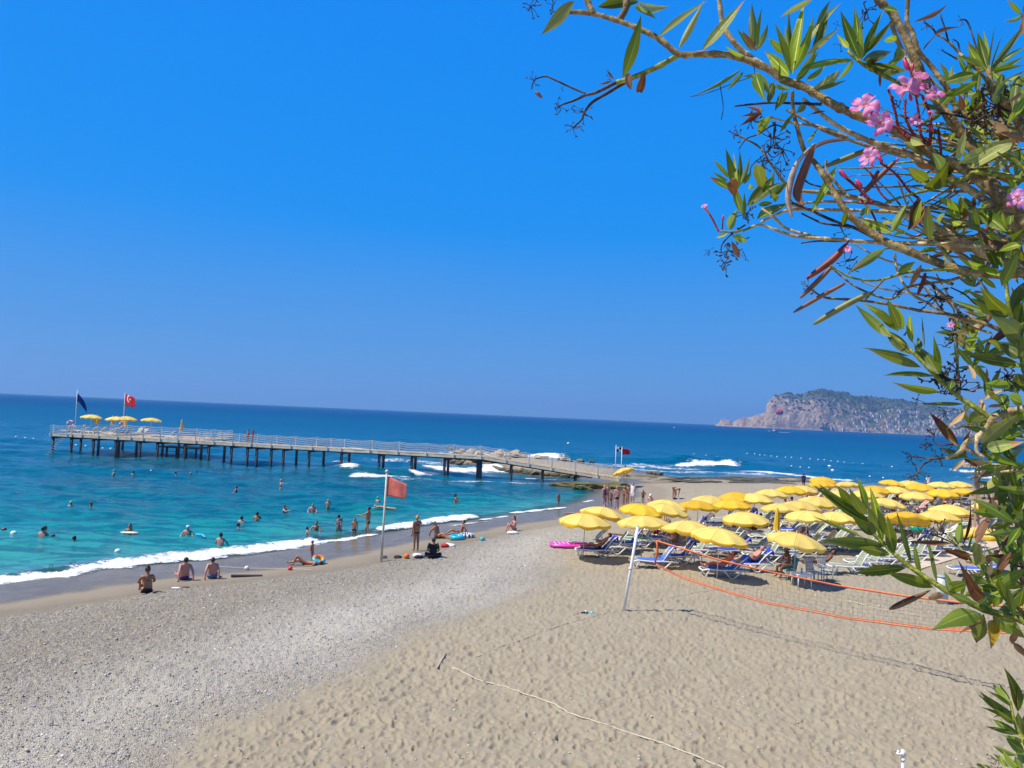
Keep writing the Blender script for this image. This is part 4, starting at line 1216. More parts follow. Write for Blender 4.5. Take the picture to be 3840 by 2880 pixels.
explicit = [  # ground px, back, towel, label
 (2238, 2088, 0.85, (M_blue, "blue towel under the woman in the sunglasses and hat, nearest the sea"), "white lounger nearest the sea, with the reclining woman"),
 (2292, 2074, 1.0, None, "lounger directly behind the reclining woman, beige slats towards us"),
 (2345, 2062, 1.05, (M_blue, "dark blue towel over the third back rest from the sea"), "third lounger from the sea under the big umbrella behind the net post"),
 (2395, 2048, 1.0, (mat("green_towel", (0.06, 0.30, 0.16), 0.9), "green towel just left of the top of the net post"), "lounger just left of the top of the net post"),
 (2462, 2040, 0.9, (M_blue, "dark blue towel draped on the lounger just right of the net post"), "lounger with a blue towel just right of the net post"),
 (2530, 2030, 1.05, (mat("striped_base", (0.62, 0.05, 0.16), 0.9), "crimson and white striped towel hanging over a back rest"), "lounger holding the crimson striped towel"),
 (2590, 2005, 1.0, (M_blue, "big blue towel over the back rest under the right leaning umbrella"), "lounger with a big blue towel under the right-leaning umbrella"),
 (2455, 2130, 0.95, (M_lblue, "bright blue towel spread on the lounger next to the net post"), "lounger with a bright blue towel right next to the net post"),
 (2535, 2112, 1.0, (M_blue, "blue towel on the second lounger right of the net post"), "second lounger right of the net post, partly behind the first"),
 (2600, 2085, 1.0, None, "lounger behind the white side table, slats turned to us"),
 (2668, 2072, 0.95, None, "lounger left of the white pole of the net-side umbrella"),
 (2735, 2063, 0.9, None, "lounger with spread green slats behind the sunbathing woman"),
 (2715, 2165, 0.75, (M_lblue, "bright blue towel under the sunburnt woman seen from behind"), "lounger of the sunburnt woman seen from behind"),
 (2810, 2140, 0.80, (M_blue, "dark blue towel behind the bald man"), "lounger of the bald man"),
 (2865, 2105, 1.0, None, "first of the empty loungers with raised backs right of the bald man"),
 (2915, 2098, 1.0, None, "second of the empty loungers with raised backs right of the bald man"),
 (2965, 2088, 1.0, None, "third of the empty loungers, under the front yellow umbrella"),
 (3020, 2075, 0.95, None, "fourth of the empty loungers, right of the front umbrella pole"),
 (3075, 2062, 0.95, None, "fifth of the empty loungers, its foot in the sun"),
 (3120, 2048, 0.9, None, "farthest of the empty loungers, behind the curved green leaf"),
 (3190, 2150, 1.0, None, "big empty lounger in full sun in front, left end of the bunched row"),
 (3250, 2132, 1.0, None, "second lounger of the bunched row in front"),
 (3298, 2118, 1.0, None, "third lounger of the bunched row in front"),
 (3345, 2108, 0.95, None, "fourth lounger of the bunched row in front, behind the leafy stem"),
 (3420, 2100, 1.05, None, "lounger with steep back just left of the light path"),
 (3470, 2085, 1.05, None, "second lounger left of the light path"),
 (3520, 2073, 1.05, None, "farthest lounger left of the light path, with a dark bag"),
 (3645, 2160, 0.2, (M_lblue, "crumpled bright blue towel on the lounger beyond the grey bin"), "flat lounger beyond the grey bin on the right"),
]
for (a, b, bk, tw, lab) in explicit:
    p = Lp(a, b)
    lounger(p, rr.uniform(-0.06, 0.10), bk, True, lab, lg, tw)
# pairs of chairs under every other umbrella
rows = 0
named = [u for u in UMB if "pier" not in u[1]]
rrl = random.Random(31)
for (pos, lab) in named:
    for side, dx, dy in (("left", -0.55, 0.55), ("right", 0.75, 0.75), ("second right", 2.0, 0.7), ("near left", -0.9, -0.75)):
        p = Vector((pos.x + dx, pos.y + dy, 0)); 
        if side in ("second right", "near left") and rrl.random() < 0.35: continue
        if any((q.xy - p.xy).length < 0.95 for q, _ in LOUNGERS): continue
        if pos.y < 35.2 or (side == 'near left' and pos.x < 7) or shore(p.x, p.y) < 7: continue
        p.z = float(ground_h(p.x, p.y)) + 0.01
        tw = None
        if rrl.random() < 0.27:
            c = rrl.choice([M_blue, M_lblue, mat("wine_towel", (0.22, 0.03, 0.05), 0.9), mat("white_towel", (0.7, 0.68, 0.66), 0.9), mat("pink_towel", (0.75, 0.22, 0.32), 0.9), mat("brown_towel", (0.10, 0.055, 0.03), 0.9)])
            cn = {"blue_towel": "dark blue", "bright_blue_towel": "bright blue", "wine_towel": "wine red", "white_towel": "white", "pink_towel": "pink", "brown_towel": "dark brown"}[c.name.split(".")[0]]
            tw = (c, f"{cn} towel on the {side} lounger of the {lab.split(',')[0]}"[:110])
            w_ = tw[1].split(); tw = (c, " ".join(w_[:16]))
        l_ = " ".join((f"{side} lounger under the " + lab).split()[:16])
        lounger(p, rrl.uniform(-0.12, 0.15), rrl.uniform(0.75, 1.1), False, l_, lg, tw, rrl.random() < 0.2)
# on the pier platform
k = 0
for (ax, w, rz_, nm) in [(235, 3, 0.1, "first"), (262, 5, 0.3, "second"), (295, 4, 0.1, "third"), (338, 3.2, 0.05, "fourth"), (372, 3.6, 0.0, "fifth"), (402, 4.6, 0.2, "sixth"), (420, 1.6, 0.0, "seventh"), (445, 2.8, 0.1, "eighth"), (512, 6, 1.2, "tenth"), (530, 7, 1.3, "eleventh"), (468, 4, 0.0, "ninth"), (628, 3.0, 0.2, "twelfth"), (655, 1.4, 0.0, "last")]:
    r = ray(ax, 1620)
    s = min(np.linspace(0, L1, 1200), key=lambda s: abs((deck_pt(s, w).x + O.x) / (deck_pt(s, w).y + O.y) - r[0] / r[1]))
    p = deck_pt(s, w) + O + Vector((0, 0, 0.012))
    lounger(p, rz_, [0.9, 0.6, 1.0, 0.8][k % 4], False, f"{nm} white lounger from the left on the pier platform", "white loungers on the pier platform"); k += 1

# ------------------------------------------------------------------ flags
def waving(wd, hg, amp, droop, seed, nx=18, ny=10):
    vs, fs = [], []
    for j in range(ny + 1):
        for i in range(nx + 1):
            u, v = i / nx, j / ny
            x = u * wd * (1 - 0.08 * u); z = (v - 1) * hg * (1 - 0.25 * u * (1 - v)) - droop * u ** 1.3
            y = amp * u ** 0.7 * math.sin(u * 7 + v * 1.4 + seed)
            vs.append((x, y, z))
    for j in range(ny):
        for i in range(nx): fs.append((j * (nx + 1) + i, j * (nx + 1) + i + 1, (j + 1) * (nx + 1) + i + 1, (j + 1) * (nx + 1) + i))
    return vs, fs
def flag(name_label, base, h, pole_r, lean, mt, wd, hg, droop, amp, rz=0, seed=0, zoff=0.15, extra=None, pm=None):
    root = thing("flagpole", name_label, "flag", base)
    root.rotation_euler = (0, lean, 0)
    MB().cyl((0, 0, -0.4), pole_r, h + 0.4, 10, r2=pole_r * 0.8).build("pole", pm or M_steel, root, None, True)
    MB().ball((0, 0, h), pole_r * 1.5, 8, 6).build("cap", pm or M_steel, root, None, True)
    vs, fs = waving(wd, hg, amp, droop, seed)
    o = MB().add(vs, fs).build("flag_cloth", mt, root, (pole_r, 0, h - zoff), True); o.rotation_euler = (0, 0, rz)
    sm = o.modifiers.new("t", 'SOLIDIFY'); sm.thickness = 0.006
    return root, o
M_redpale = mat("faded_red_cloth", (0.88, 0.27, 0.21), 0.85, 0.16, 3, trans=0.42)
M_red = mat("red_cloth", (0.62, 0.012, 0.03), 0.8, 0.12, 3, trans=0.3)
M_fblue = mat("blue_flag_cloth", (0.015, 0.05, 0.24), 0.85, 0.2, 3, trans=0.3)
M_polecream = mat("cream_pole", (0.62, 0.58, 0.44), 0.5, 0.2, 2)
b0 = G(1430, 2106)
hp = (1.0)
topz = at_depth(1449, 1768, b0.y).z
flag("faded red flag on a tall cream pole at the top of the shingle", b0, topz - b0.z, 0.055, 0.055 * 0.2, M_redpale, 1.05, 0.86, 0.26, 0.07, -0.45, 0.4, 0.22, pm=M_polecream)

def crescent_mat(name, base, mark):
    """flag cloth with crescent and star printed flat"""
    mt, nt, bs, out = nodes_of(name)
    co = N(nt, "ShaderNodeTexCoord").outputs["Generated"]; s_ = N(nt, "ShaderNodeSeparateXYZ"); nt.links.new(co, s_.inputs[0])
    X, Z = s_.outputs[0], math_(nt, 'ADD', s_.outputs[2], math_(nt, 'MULTIPLY', s_.outputs[0], 0.30))
    def disc(cx_, cz_, r_, asp=0.75):
        dx = math_(nt, 'SUBTRACT', X, cx_); dz = math_(nt, 'MULTIPLY', math_(nt, 'SUBTRACT', Z, cz_), asp)
        return math_(nt, 'LESS_THAN', math_(nt, 'ADD', math_(nt, 'MULTIPLY', dx, dx), math_(nt, 'MULTIPLY', dz, dz)), r_ * r_)
    a = disc(0.36, 0.74, 0.185); b = disc(0.42, 0.74, 0.145); st = disc(0.53, 0.74, 0.05)
    f = math_(nt, 'MAXIMUM', math_(nt, 'SUBTRACT', a, b, clamp=True), st)
    f = math_(nt, 'MINIMUM', f, 1.0)
    nt.links.new(mix(nt, f, base, mark), bs.inputs["Base Color"]); bs.inputs["Roughness"].default_value = 0.8
    return mt
M_tr = crescent_mat("crescent_flag_cloth", (0.55, 0.008, 0.02), (0.85, 0.85, 0.85))
def deck_at(px, w):
    r = ray(px, 1620)
    s = min(np.linspace(0, L1, 1600), key=lambda s: abs((deck_pt(s, w).x + O.x) / (deck_pt(s, w).y + O.y) - r[0] / r[1]))
    return deck_pt(s, w) + O
b1 = deck_at(460, 8.2)
flag("red flag with white crescent and star on the pier platform", b1, at_depth(469, 1472, b1.y).z - b1.z, 0.05, 0.0, M_tr, 1.95, 1.60, 0.55, 0.12, -0.4, 1.0, 0.15)
b2 = deck_at(193, 4.0)
root, o = flag("drooping blue flag on the pole at the far left end of the pier", b2, at_depth(206, 1458, b2.y).z - b2.z, 0.05, 0.0, M_fblue, 1.35, 1.0, 1.75, 0.10, 0.1, 2.0, 0.45)
b3 = G(2306, 1790); h3 = at_depth(2307, 1671, b3.y).z - b3.z
mtc, nt, bs, out = nodes_of("checker_flag_cloth")
ck = N(nt, "ShaderNodeTexChecker"); ck.inputs["Scale"].default_value = 2.0; ck.inputs["Color1"].default_value = (0.8, 0.8, 0.8, 1); ck.inputs["Color2"].default_value = (0.012, 0.012, 0.03, 1)
cb = N(nt, "ShaderNodeCombineXYZ"); s_ = N(nt, "ShaderNodeSeparateXYZ"); nt.links.new(N(nt, "ShaderNodeTexCoord").outputs["Generated"], s_.inputs[0])
nt.links.new(math_(nt, 'MULTIPLY', s_.outputs[0], 0.999), cb.inputs[0]); nt.links.new(math_(nt, 'MULTIPLY', s_.outputs[2], 0.999), cb.inputs[1]); cb.inputs[2].default_value = 0.1
nt.links.new(cb.outputs[0], ck.inputs["Vector"]); nt.links.new(ck.outputs[0], bs.inputs["Base Color"])
flag("black and white chequered flag at the foot of the pier", b3, h3, 0.045, 0.0, mtc, 0.68, 0.62, 0.12, 0.05, 0.1, 0.0, 0.12, pm=M_white)
b4 = G(2328, 1802); h4 = at_depth(2329, 1677, b4.y).z - b4.z
flag("plain red flag at the foot of the pier, right of the chequered one", b4, h4, 0.045, 0.0, M_red, 0.98, 0.74, 0.14, 0.07, 0.1, 1.6, 0.12, pm=M_white)

# ------------------------------------------------------------------ people
SK = {"fair": (0.55, 0.29, 0.18), "tan": (0.38, 0.165, 0.08), "dark": (0.16, 0.062, 0.032), "pink": (0.58, 0.27, 0.20), "red": (0.55, 0.14, 0.07)}
M_skin = {k: mat("skin_" + k, v, 0.5, 0.08, 5) for k, v in SK.items()}
M_hair = {"black": mat("hair_black", (0.010, 0.008, 0.008), 0.5), "brown": mat("hair_brown", (0.055, 0.028, 0.015), 0.5), "blond": mat("hair_blond", (0.50, 0.34, 0.13), 0.55), "grey": mat("hair_grey", (0.30, 0.28, 0.26), 0.6)}
CL = {"black": (0.012, 0.012, 0.016), "navy": (0.015, 0.025, 0.12), "blue": (0.03, 0.10, 0.45), "purple": (0.10, 0.03, 0.22), "teal": (0.02, 0.32, 0.38), "red": (0.5, 0.03, 0.03), "white": (0.78, 0.77, 0.78),
      "turquoise": (0.05, 0.50, 0.55), "grey": (0.16, 0.17, 0.19), "pattern": (0.20, 0.22, 0.26), "denim": (0.10, 0.16, 0.30), "brown": (0.12, 0.06, 0.03), "green": (0.05, 0.3, 0.12), "orange": (0.8, 0.2, 0.03)}
def M_cl(c): return mat("cloth_" + c, CL[c], 0.85, 0.12 if c != "pattern" else 0.7, 14 if c == "pattern" else 6)
V = Vector
BASE = {"pel": V((0, 0, .93)), "wai": V((0, 0, 1.06)), "che": V((0, 0, 1.29)), "nek": V((0, 0, 1.45)), "hed": V((0, 0.01, 1.54)), "top": V((0, 0.005, 1.65)),
        "shL": V((-.17, 0, 1.40)), "elL": V((-.21, -.02, 1.13)), "wrL": V((-.22, .03, .89)), "haL": V((-.22, .05, .80)),
        "hiL": V((-.085, 0, .90)), "knL": V((-.095, .01, .50)), "anL": V((-.10, -.02, .08)), "toL": V((-.11, .11, .03))}
RAD = {"pel": (.150, .115), "wai": (.125, .095), "che": (.150, .110), "nek": (.052, .052), "hed": (.074, .088), "top": (.060, .070), "sh": (.058, .055), "el": (.040, .040), "wr": (.026, .024), "ha": (.030, .014),
       "hi": (.090, .088), "kn": (.056, .056), "an": (.036, .038), "to": (.036, .022)}
def mirror(d):
    for k in list(d):
        if k.endswith("L") and k[:-1] + "R" not in d: d[k[:-1] + "R"] = V((-d[k].x, d[k].y, d[k].z))
    return d
def P(**kw):
    d = mirror(dict(BASE)); 
    for k, v in kw.items(): d[k] = V(v)
    return d
def upper(d, off, pitch=0.0, yaw=0.0):
    """moves the trunk, head and arms as one piece, hinged at the pelvis"""
    M = Matrix.Rotation(yaw, 3, 'Z') @ Matrix.Rotation(-pitch, 3, 'X')
    c = BASE["pel"]
    for k in ("pel", "wai", "che", "nek", "hed", "top", "shL", "elL", "wrL", "haL", "shR", "elR", "wrR", "haR"):
        d[k] = M @ (d[k] - c) + V(off)
    return d
POSES = {}
POSES["stand"] = P(elR=(.22, -.05, 1.15), wrR=(.20, .08, .93), haR=(.18, .13, .86), knR=(.11, .07, .50), anR=(.12, .03, .08), toR=(.15, .15, .03))
POSES["hips"] = P(elL=(-.36, -.08, 1.16), wrL=(-.17, .03, .99), haL=(-.12, .08, .97), knR=(.12, .05, .5))
POSES["arm_up"] = P(elR=(.30, .10, 1.28), wrR=(.14, .22, 1.42), haR=(.08, .20, 1.50))
POSES["fold"] = P(elL=(-.24, .06, 1.14), wrL=(.02, .20, 1.13), haL=(.09, .20, 1.15), elR=(.24, .06, 1.14), wrR=(-.02, .22, 1.18), haR=(-.09, .20, 1.20))
POSES["reach"] = P(elL=(-.20, .28, 1.22), wrL=(-.18, .52, 1.24), haL=(-.17, .62, 1.24), elR=(.20, .22, 1.14), wrR=(.16, .42, 1.10), haR=(.15, .50, 1.08), knR=(.10, .16, .52), anR=(.1, .08, .1), toR=(.1, .2, .05), anL=(-.1, -.18, .08), toL=(-.1, -.05, .03), knL=(-.1, -.03, .5))
POSES["swim"] = P(elL=(-.30, .12, 1.18), wrL=(-.24, .34, 1.10), haL=(-.22, .42, 1.08), elR=(.30, .12, 1.18), wrR=(.24, .34, 1.10), haR=(.22, .42, 1.08))
POSES["swim_reach"] = P(elL=(-.30, .12, 1.18), wrL=(-.24, .34, 1.10), haL=(-.22, .42, 1.08), elR=(.30, .22, 1.30), wrR=(.26, .46, 1.36), haR=(.25, .55, 1.38))
d = P(); upper(d, (0, -.05, .86), 1.55)
for s_, k in ((-1, "L"), (1, "R")):
    d["el" + k] = V((s_ * .18, .42, .62)); d["wr" + k] = V((s_ * .12, .40, .38)); d["ha" + k] = V((s_ * .10, .42, .30))
    d["kn" + k] = V((s_ * .12, .0, .48))
POSES["bend"] = d
d = P(); upper(d, (0, 0, .115), 0.10)
for s_, k in ((-1, "L"), (1, "R")):
    d["hi" + k] = V((s_ * .09, .04, .11)); d["kn" + k] = V((s_ * .14, .36, .44)); d["an" + k] = V((s_ * .13, .50, .07)); d["to" + k] = V((s_ * .14, .64, .03))
    d["el" + k] = V((s_ * .24, .16, .36)); d["wr" + k] = V((s_ * .12, .36, .38)); d["ha" + k] = V((s_ * .06, .42, .38))
POSES["sit_knees"] = d
d = P(); upper(d, (0, 0, .115), -0.22)
for s_, k in ((-1, "L"), (1, "R")):
    d["hi" + k] = V((s_ * .09, .05, .11)); d["kn" + k] = V((s_ * .12, .46, .16 + (0.16 if k == "R" else 0))); d["an" + k] = V((s_ * .13, .84, .06)); d["to" + k] = V((s_ * .16, .90, .16))
    d["el" + k] = V((s_ * .24, -.28, .34)); d["wr" + k] = V((s_ * .25, -.32, .08)); d["ha" + k] = V((s_ * .26, -.24, .03))
POSES["sit_back"] = d
d = P(); upper(d, (0, 0, .115), 0.14)
for s_, k in ((-1, "L"), (1, "R")):
    d["hi" + k] = V((s_ * .10, .05, .11)); d["kn" + k] = V((s_ * .36, .34, .15)); d["an" + k] = V((s_ * .06, .40, .07)); d["to" + k] = V((-s_ * .05, .44, .05))
    d["el" + k] = V((s_ * .25, .12, .36)); d["wr" + k] = V((s_ * .20, .30, .26)); d["ha" + k] = V((s_ * .17, .36, .24))
POSES["sit_cross"] = d
d = P(); upper(d, (0, 0, .11), -1.50)
for s_, k in ((-1, "L"), (1, "R")):
    d["hi" + k] = V((s_ * .09, .05, .11)); d["kn" + k] = V((s_ * .11, .34, .44 if k == "L" else .20)); d["an" + k] = V((s_ * .12, .52 if k == "L" else .78, .07)); d["to" + k] = V((s_ * .13, .64 if k == "L" else .84, .05 if k == "L" else .15))
    d["el" + k] = V((s_ * .32, -.36, .06)); d["wr" + k] = V((s_ * .30, -.12, .06)); d["ha" + k] = V((s_ * .28, -.03, .05))
POSES["lie"] = d
d = P(); upper(d, (0, 0, .11), 1.50)
for s_, k in ((-1, "L"), (1, "R")):
    d["hi" + k] = V((s_ * .09, -.06, .10)); d["kn" + k] = V((s_ * .12, -.46, .08)); d["an" + k] = V((s_ * .13, -.86, .06)); d["to" + k] = V((s_ * .14, -.98, .04))
    d["el" + k] = V((s_ * .34, .62, .06)); d["wr" + k] = V((s_ * .22, .84, .06)); d["ha" + k] = V((s_ * .12, .88, .05))
POSES["prone"] = d
# leaning against a raised back rest, seat surface at z = 0; legs along +y
d = P(); upper(d, (0, 0, .13), -0.72)
for s_, k in ((-1, "L"), (1, "R")):
    d["hi" + k] = V((s_ * .09, .06, .12)); d["kn" + k] = V((s_ * .11, .46, .24 if k == "L" else .12)); d["an" + k] = V((s_ * .12, .86, .08)); d["to" + k] = V((s_ * .15, .92, .18))
    d["el" + k] = V((s_ * .24, -.10, .30)); d["wr" + k] = V((s_ * .14, .12, .36)); d["ha" + k] = V((s_ * .10, .18, .40))
POSES["recline"] = d
d = P(); upper(d, (0, 0, .12), 0.18)
for s_, k in ((-1, "L"), (1, "R")):
    d["hi" + k] = V((s_ * .09, .06, .10)); d["kn" + k] = V((s_ * .15, .44, .10)); d["an" + k] = V((s_ * .15, .46, -.30)); d["to" + k] = V((s_ * .16, .60, -.35))
    d["el" + k] = V((s_ * .26, .14, .34)); d["wr" + k] = V((s_ * .12, .36, .30)); d["ha" + k] = V((s_ * .07, .42, .32))
POSES["chair"] = d
POSES["walk"] = P(knR=(.09, .18, .52), anR=(.10, .28, .09), toR=(.10, .42, .06), knL=(-.09, -.02, .50), anL=(-.10, -.26, .12), toL=(-.10, -.16, .03), elL=(-.24, .06, 1.15), wrL=(-.22, .22, .98), haL=(-.2, .28, .92), elR=(.24, -.12, 1.15), wrR=(.24, -.10, .90), haR=(.24, -.08, .82))

CHAIN = [("pel", "wai"), ("wai", "che"), ("che", "nek"), ("nek", "hed"), ("hed", "top")]
for k in "LR":
    CHAIN += [("che", "sh" + k), ("sh" + k, "el" + k), ("el" + k, "wr" + k), ("wr" + k, "ha" + k), ("pel", "hi" + k), ("hi" + k, "kn" + k), ("kn" + k, "an" + k), ("an" + k, "to" + k)]
def rad(k, build, girl):
    r = RAD.get(k) or RAD[k[:-1]]
    g = build * 1.09
    if k in ("nek", "hed", "top"): g = 1.0
    if girl and k == "wai": g *= 0.88
    if girl and k[:2] in ("hi", "pe"): g *= 1.06
    if girl and k in ("che",): g *= 0.93
    return (r[0] * g, r[1] * g)
QUEUE = {}
def skin_key(pose, build, girl, what, near=False):
    key = (pose, round(build, 2), girl, what, near)
    QUEUE.setdefault(key, None)
    return key
def skin_data(key):
    pose, build, girl, what, near = key
    d = POSES[pose]
    keep = None; grow = 0.0; extra = []
    mid = lambda a, b, t: d[a].lerp(d[b], t)
    pts, edges, rs = [], [], []
    def add(p, r): pts.append(tuple(p)); rs.append(r); return len(pts) - 1
    if what == "body":
        idx = {}
        for a, b in CHAIN:
            for k in (a, b):
                if k not in idx: idx[k] = add(d[k], rad(k, build, girl))
            if a[:2] in ("hi", "kn", "sh", "el") and b[:2] != "ha" and a[:2] != "sh" or (a[:2] == "sh"):
                f = 1.0
                bul = {"hi": 0.90, "kn": 1.02, "sh": 0.92, "el": 1.0}.get(a[:2], 1)
                ra, rb = rad(a, build, girl), rad(b, build, girl)
                m_ = add(mid(a, b, 0.38), ((ra[0] * .6 + rb[0] * .4) * bul, (ra[1] * .6 + rb[1] * .4) * bul))
                edges += [(idx[a], m_), (m_, idx[b])]
            else: edges.append((idx[a], idx[b]))
        if near:
            for k in "LR":
                h = d["ha" + k]; w = d["wr" + k]; f = (h - w).normalized(); side = f.cross(V((0, 0, 1)))
                if side.length < 0.2: side = f.cross(V((0, 1, 0)))
                side.normalize()
                for j, (o_, L_) in enumerate(((-.024, .062), (-.008, .076), (.008, .072), (.024, .056))):
                    a_ = add(h + side * o_ + f * 0.028, (.010, .009)); b_ = add(h + side * o_ * 1.15 + f * (0.028 + L_ * .55) + V((0, .004, -.006)), (.009, .008)); c_ = add(h + side * o_ * 1.2 + f * (0.024 + L_) + V((0, .012, -.016)), (.007, .007))
                    edges += [(idx["ha" + k], a_), (a_, b_), (b_, c_)]
                a_ = add(h - f * .03 + side * .034, (.011, .010)); b_ = add(h + f * .012 + side * .052, (.008, .008)); edges += [(idx["ha" + k], a_), (a_, b_)]
        root = idx["pel"]
        return pts, edges, rs, root
    R2 = lambda k, e: tuple(x * 1.0 + e for x in rad(k, build, girl))
    if what in ("trunks", "briefs", "skirt"):
        e = .018 if what == "trunks" else (.014 if what == "briefs" else .02)
        a = add(mid("pel", "wai", .45 if what != "briefs" else .2), tuple(x * .93 + e for x in rad("pel", build, girl))); b = add(d["pel"], R2("pel", e)); edges.append((a, b))
        tt = .48 if what == "trunks" else (.12 if what == "briefs" else .7)
        for k in "LR":
            h = add(d["hi" + k], R2("hi" + k, e)); m_ = add(mid("hi" + k, "kn" + k, tt), tuple(x * (.86 if what == "trunks" else .9) + e for x in rad("hi" + k, build, girl)))
            edges += [(b, h), (h, m_)]
        return pts, edges, rs, b
    if what == "bra":
        a = add(mid("wai", "che", .62), R2("che", .010)); b = add(mid("che", "nek", .12) + V((0, .0, 0)), R2("che", .018)); edges.append((a, b)); return pts, edges, rs, a
    if what in ("suit", "shirt", "dress"):
        e = .010 if what == "suit" else .024
        b = add(d["pel"], R2("pel", e)); w_ = add(d["wai"], R2("wai", e)); c = add(d["che"], R2("che", e)); t = add(mid("che", "nek", .45), tuple(x * .75 for x in R2("che", e)))
        edges += [(b, w_), (w_, c), (c, t)]
        for k in "LR":
            if what != "suit":
                s = add(d["sh" + k], R2("sh" + k, e)); m_ = add(mid("sh" + k, "el" + k, .7), tuple(x + e for x in rad("el" + k, build, girl))); edges += [(c, s), (s, m_)]
            h = add(d["hi" + k], R2("hi" + k, e)); edges.append((b, h))
            if what == "dress":
                m_ = add(d["kn" + k], R2("hi" + k, .01)); edges.append((h, m_))
            else:
                m_ = add(mid("hi" + k, "kn" + k, .12), tuple(x * .92 for x in R2("hi" + k, e))); edges.append((h, m_))
        return pts, edges, rs, b
    if what == "pants":
        a = add(mid("pel", "wai", .45), R2("pel", .015)); b = add(d["pel"], R2("pel", .018)); edges.append((a, b))
        for k in "LR":
            pr = b
            for kk, e in (("hi", .02), ("kn", .025), ("an", .03)):
                q = add(d[kk + k], R2(kk + k, e)); edges.append((pr, q)); pr = q
        return pts, edges, rs, b
def bake_all():
    tmp = []
    for key in QUEUE:
        pts, edges, rs, root = skin_data(key)
        me_ = bpy.data.meshes.new("t"); me_.from_pydata(pts, edges, [])
        ob = bpy.data.objects.new("t", me_); COL.objects.link(ob)
        ob.modifiers.new("s", 'SKIN')
        sk = me_.skin_vertices[0].data
        for i, r in enumerate(rs): sk[i].radius = r; sk[i].use_root = (i == root)
        ob.modifiers["s"].use_smooth_shade = True
        sb = ob.modifiers.new("u", 'SUBSURF'); sb.levels = 2 if key[4] else 1; sb.render_levels = sb.levels
        tmp.append((key, ob))
    bpy.context.view_layer.update()
    dg = bpy.context.evaluated_depsgraph_get()
    for key, ob in tmp:
        me_ = bpy.data.meshes.new_from_object(ob.evaluated_get(dg)); me_.name = key[3]
        QUEUE[key] = me_
    for key, ob in tmp:
        m0 = ob.data; bpy.data.objects.remove(ob); bpy.data.meshes.remove(m0)
PEOPLE = []
def person(px, py, pose, label, skin="tan", hair="black", clothes=(), face=0.0, h=1.72, build=1.0, girl=False, z=None, long=False, hat=None, group=None, near=False, water=None, pos=None, bun=False, fixed_y=None):
    """face = heading the figure looks to, degrees from +x"""
    keys = [(skin_key(pose, build, girl, "body", near), "body", None)]
    for (w, c) in clothes: keys.append((skin_key(pose, build, girl, w, False), w, c))
    PEOPLE.append(dict(px=px, py=py, pose=pose, label=label, skin=skin, hair=hair, keys=keys, face=face, h=h, z=z, long=long, hat=hat, group=group, near=near, water=water, pos=pos, bun=bun, girl=girl))
M_eye = mat("eye_dark", (0.01, 0.008, 0.008), 0.3)
M_lip = mat("lip", (0.32, 0.08, 0.07), 0.5)
NAMES = {"body": "body", "trunks": "swim_trunks", "briefs": "bikini_bottom", "skirt": "shorts", "bra": "bikini_top", "suit": "swimsuit", "shirt": "shirt", "dress": "dress", "pants": "trousers"}
HM_ = {}
def head_extra(pose, near):
    """nose and ears, hair meshes, all in the frame of the pose's head"""
    d = POSES[pose]; up = (d["top"] - d["nek"]).normalized()
    fw = V((0, 1, 0)); fw = (fw - up * fw.dot(up))
    if fw.length < 0.3: fw = V((0, 0, 1)) if pose == "lie" else V((0, 0, -1))
    if pose == "lie": fw = V((0, 0, 1))
    if pose in ("prone",): fw = V((0, 0.3, -1))
    if pose == "bend": fw = V((0, 0.2, -1))
    fw = (fw - up * fw.dot(up)).normalized(); rt = fw.cross(up).normalized()
    c = d["hed"].lerp(d["top"], 0.42)
    return c, Matrix((rt, fw, up)).transposed()
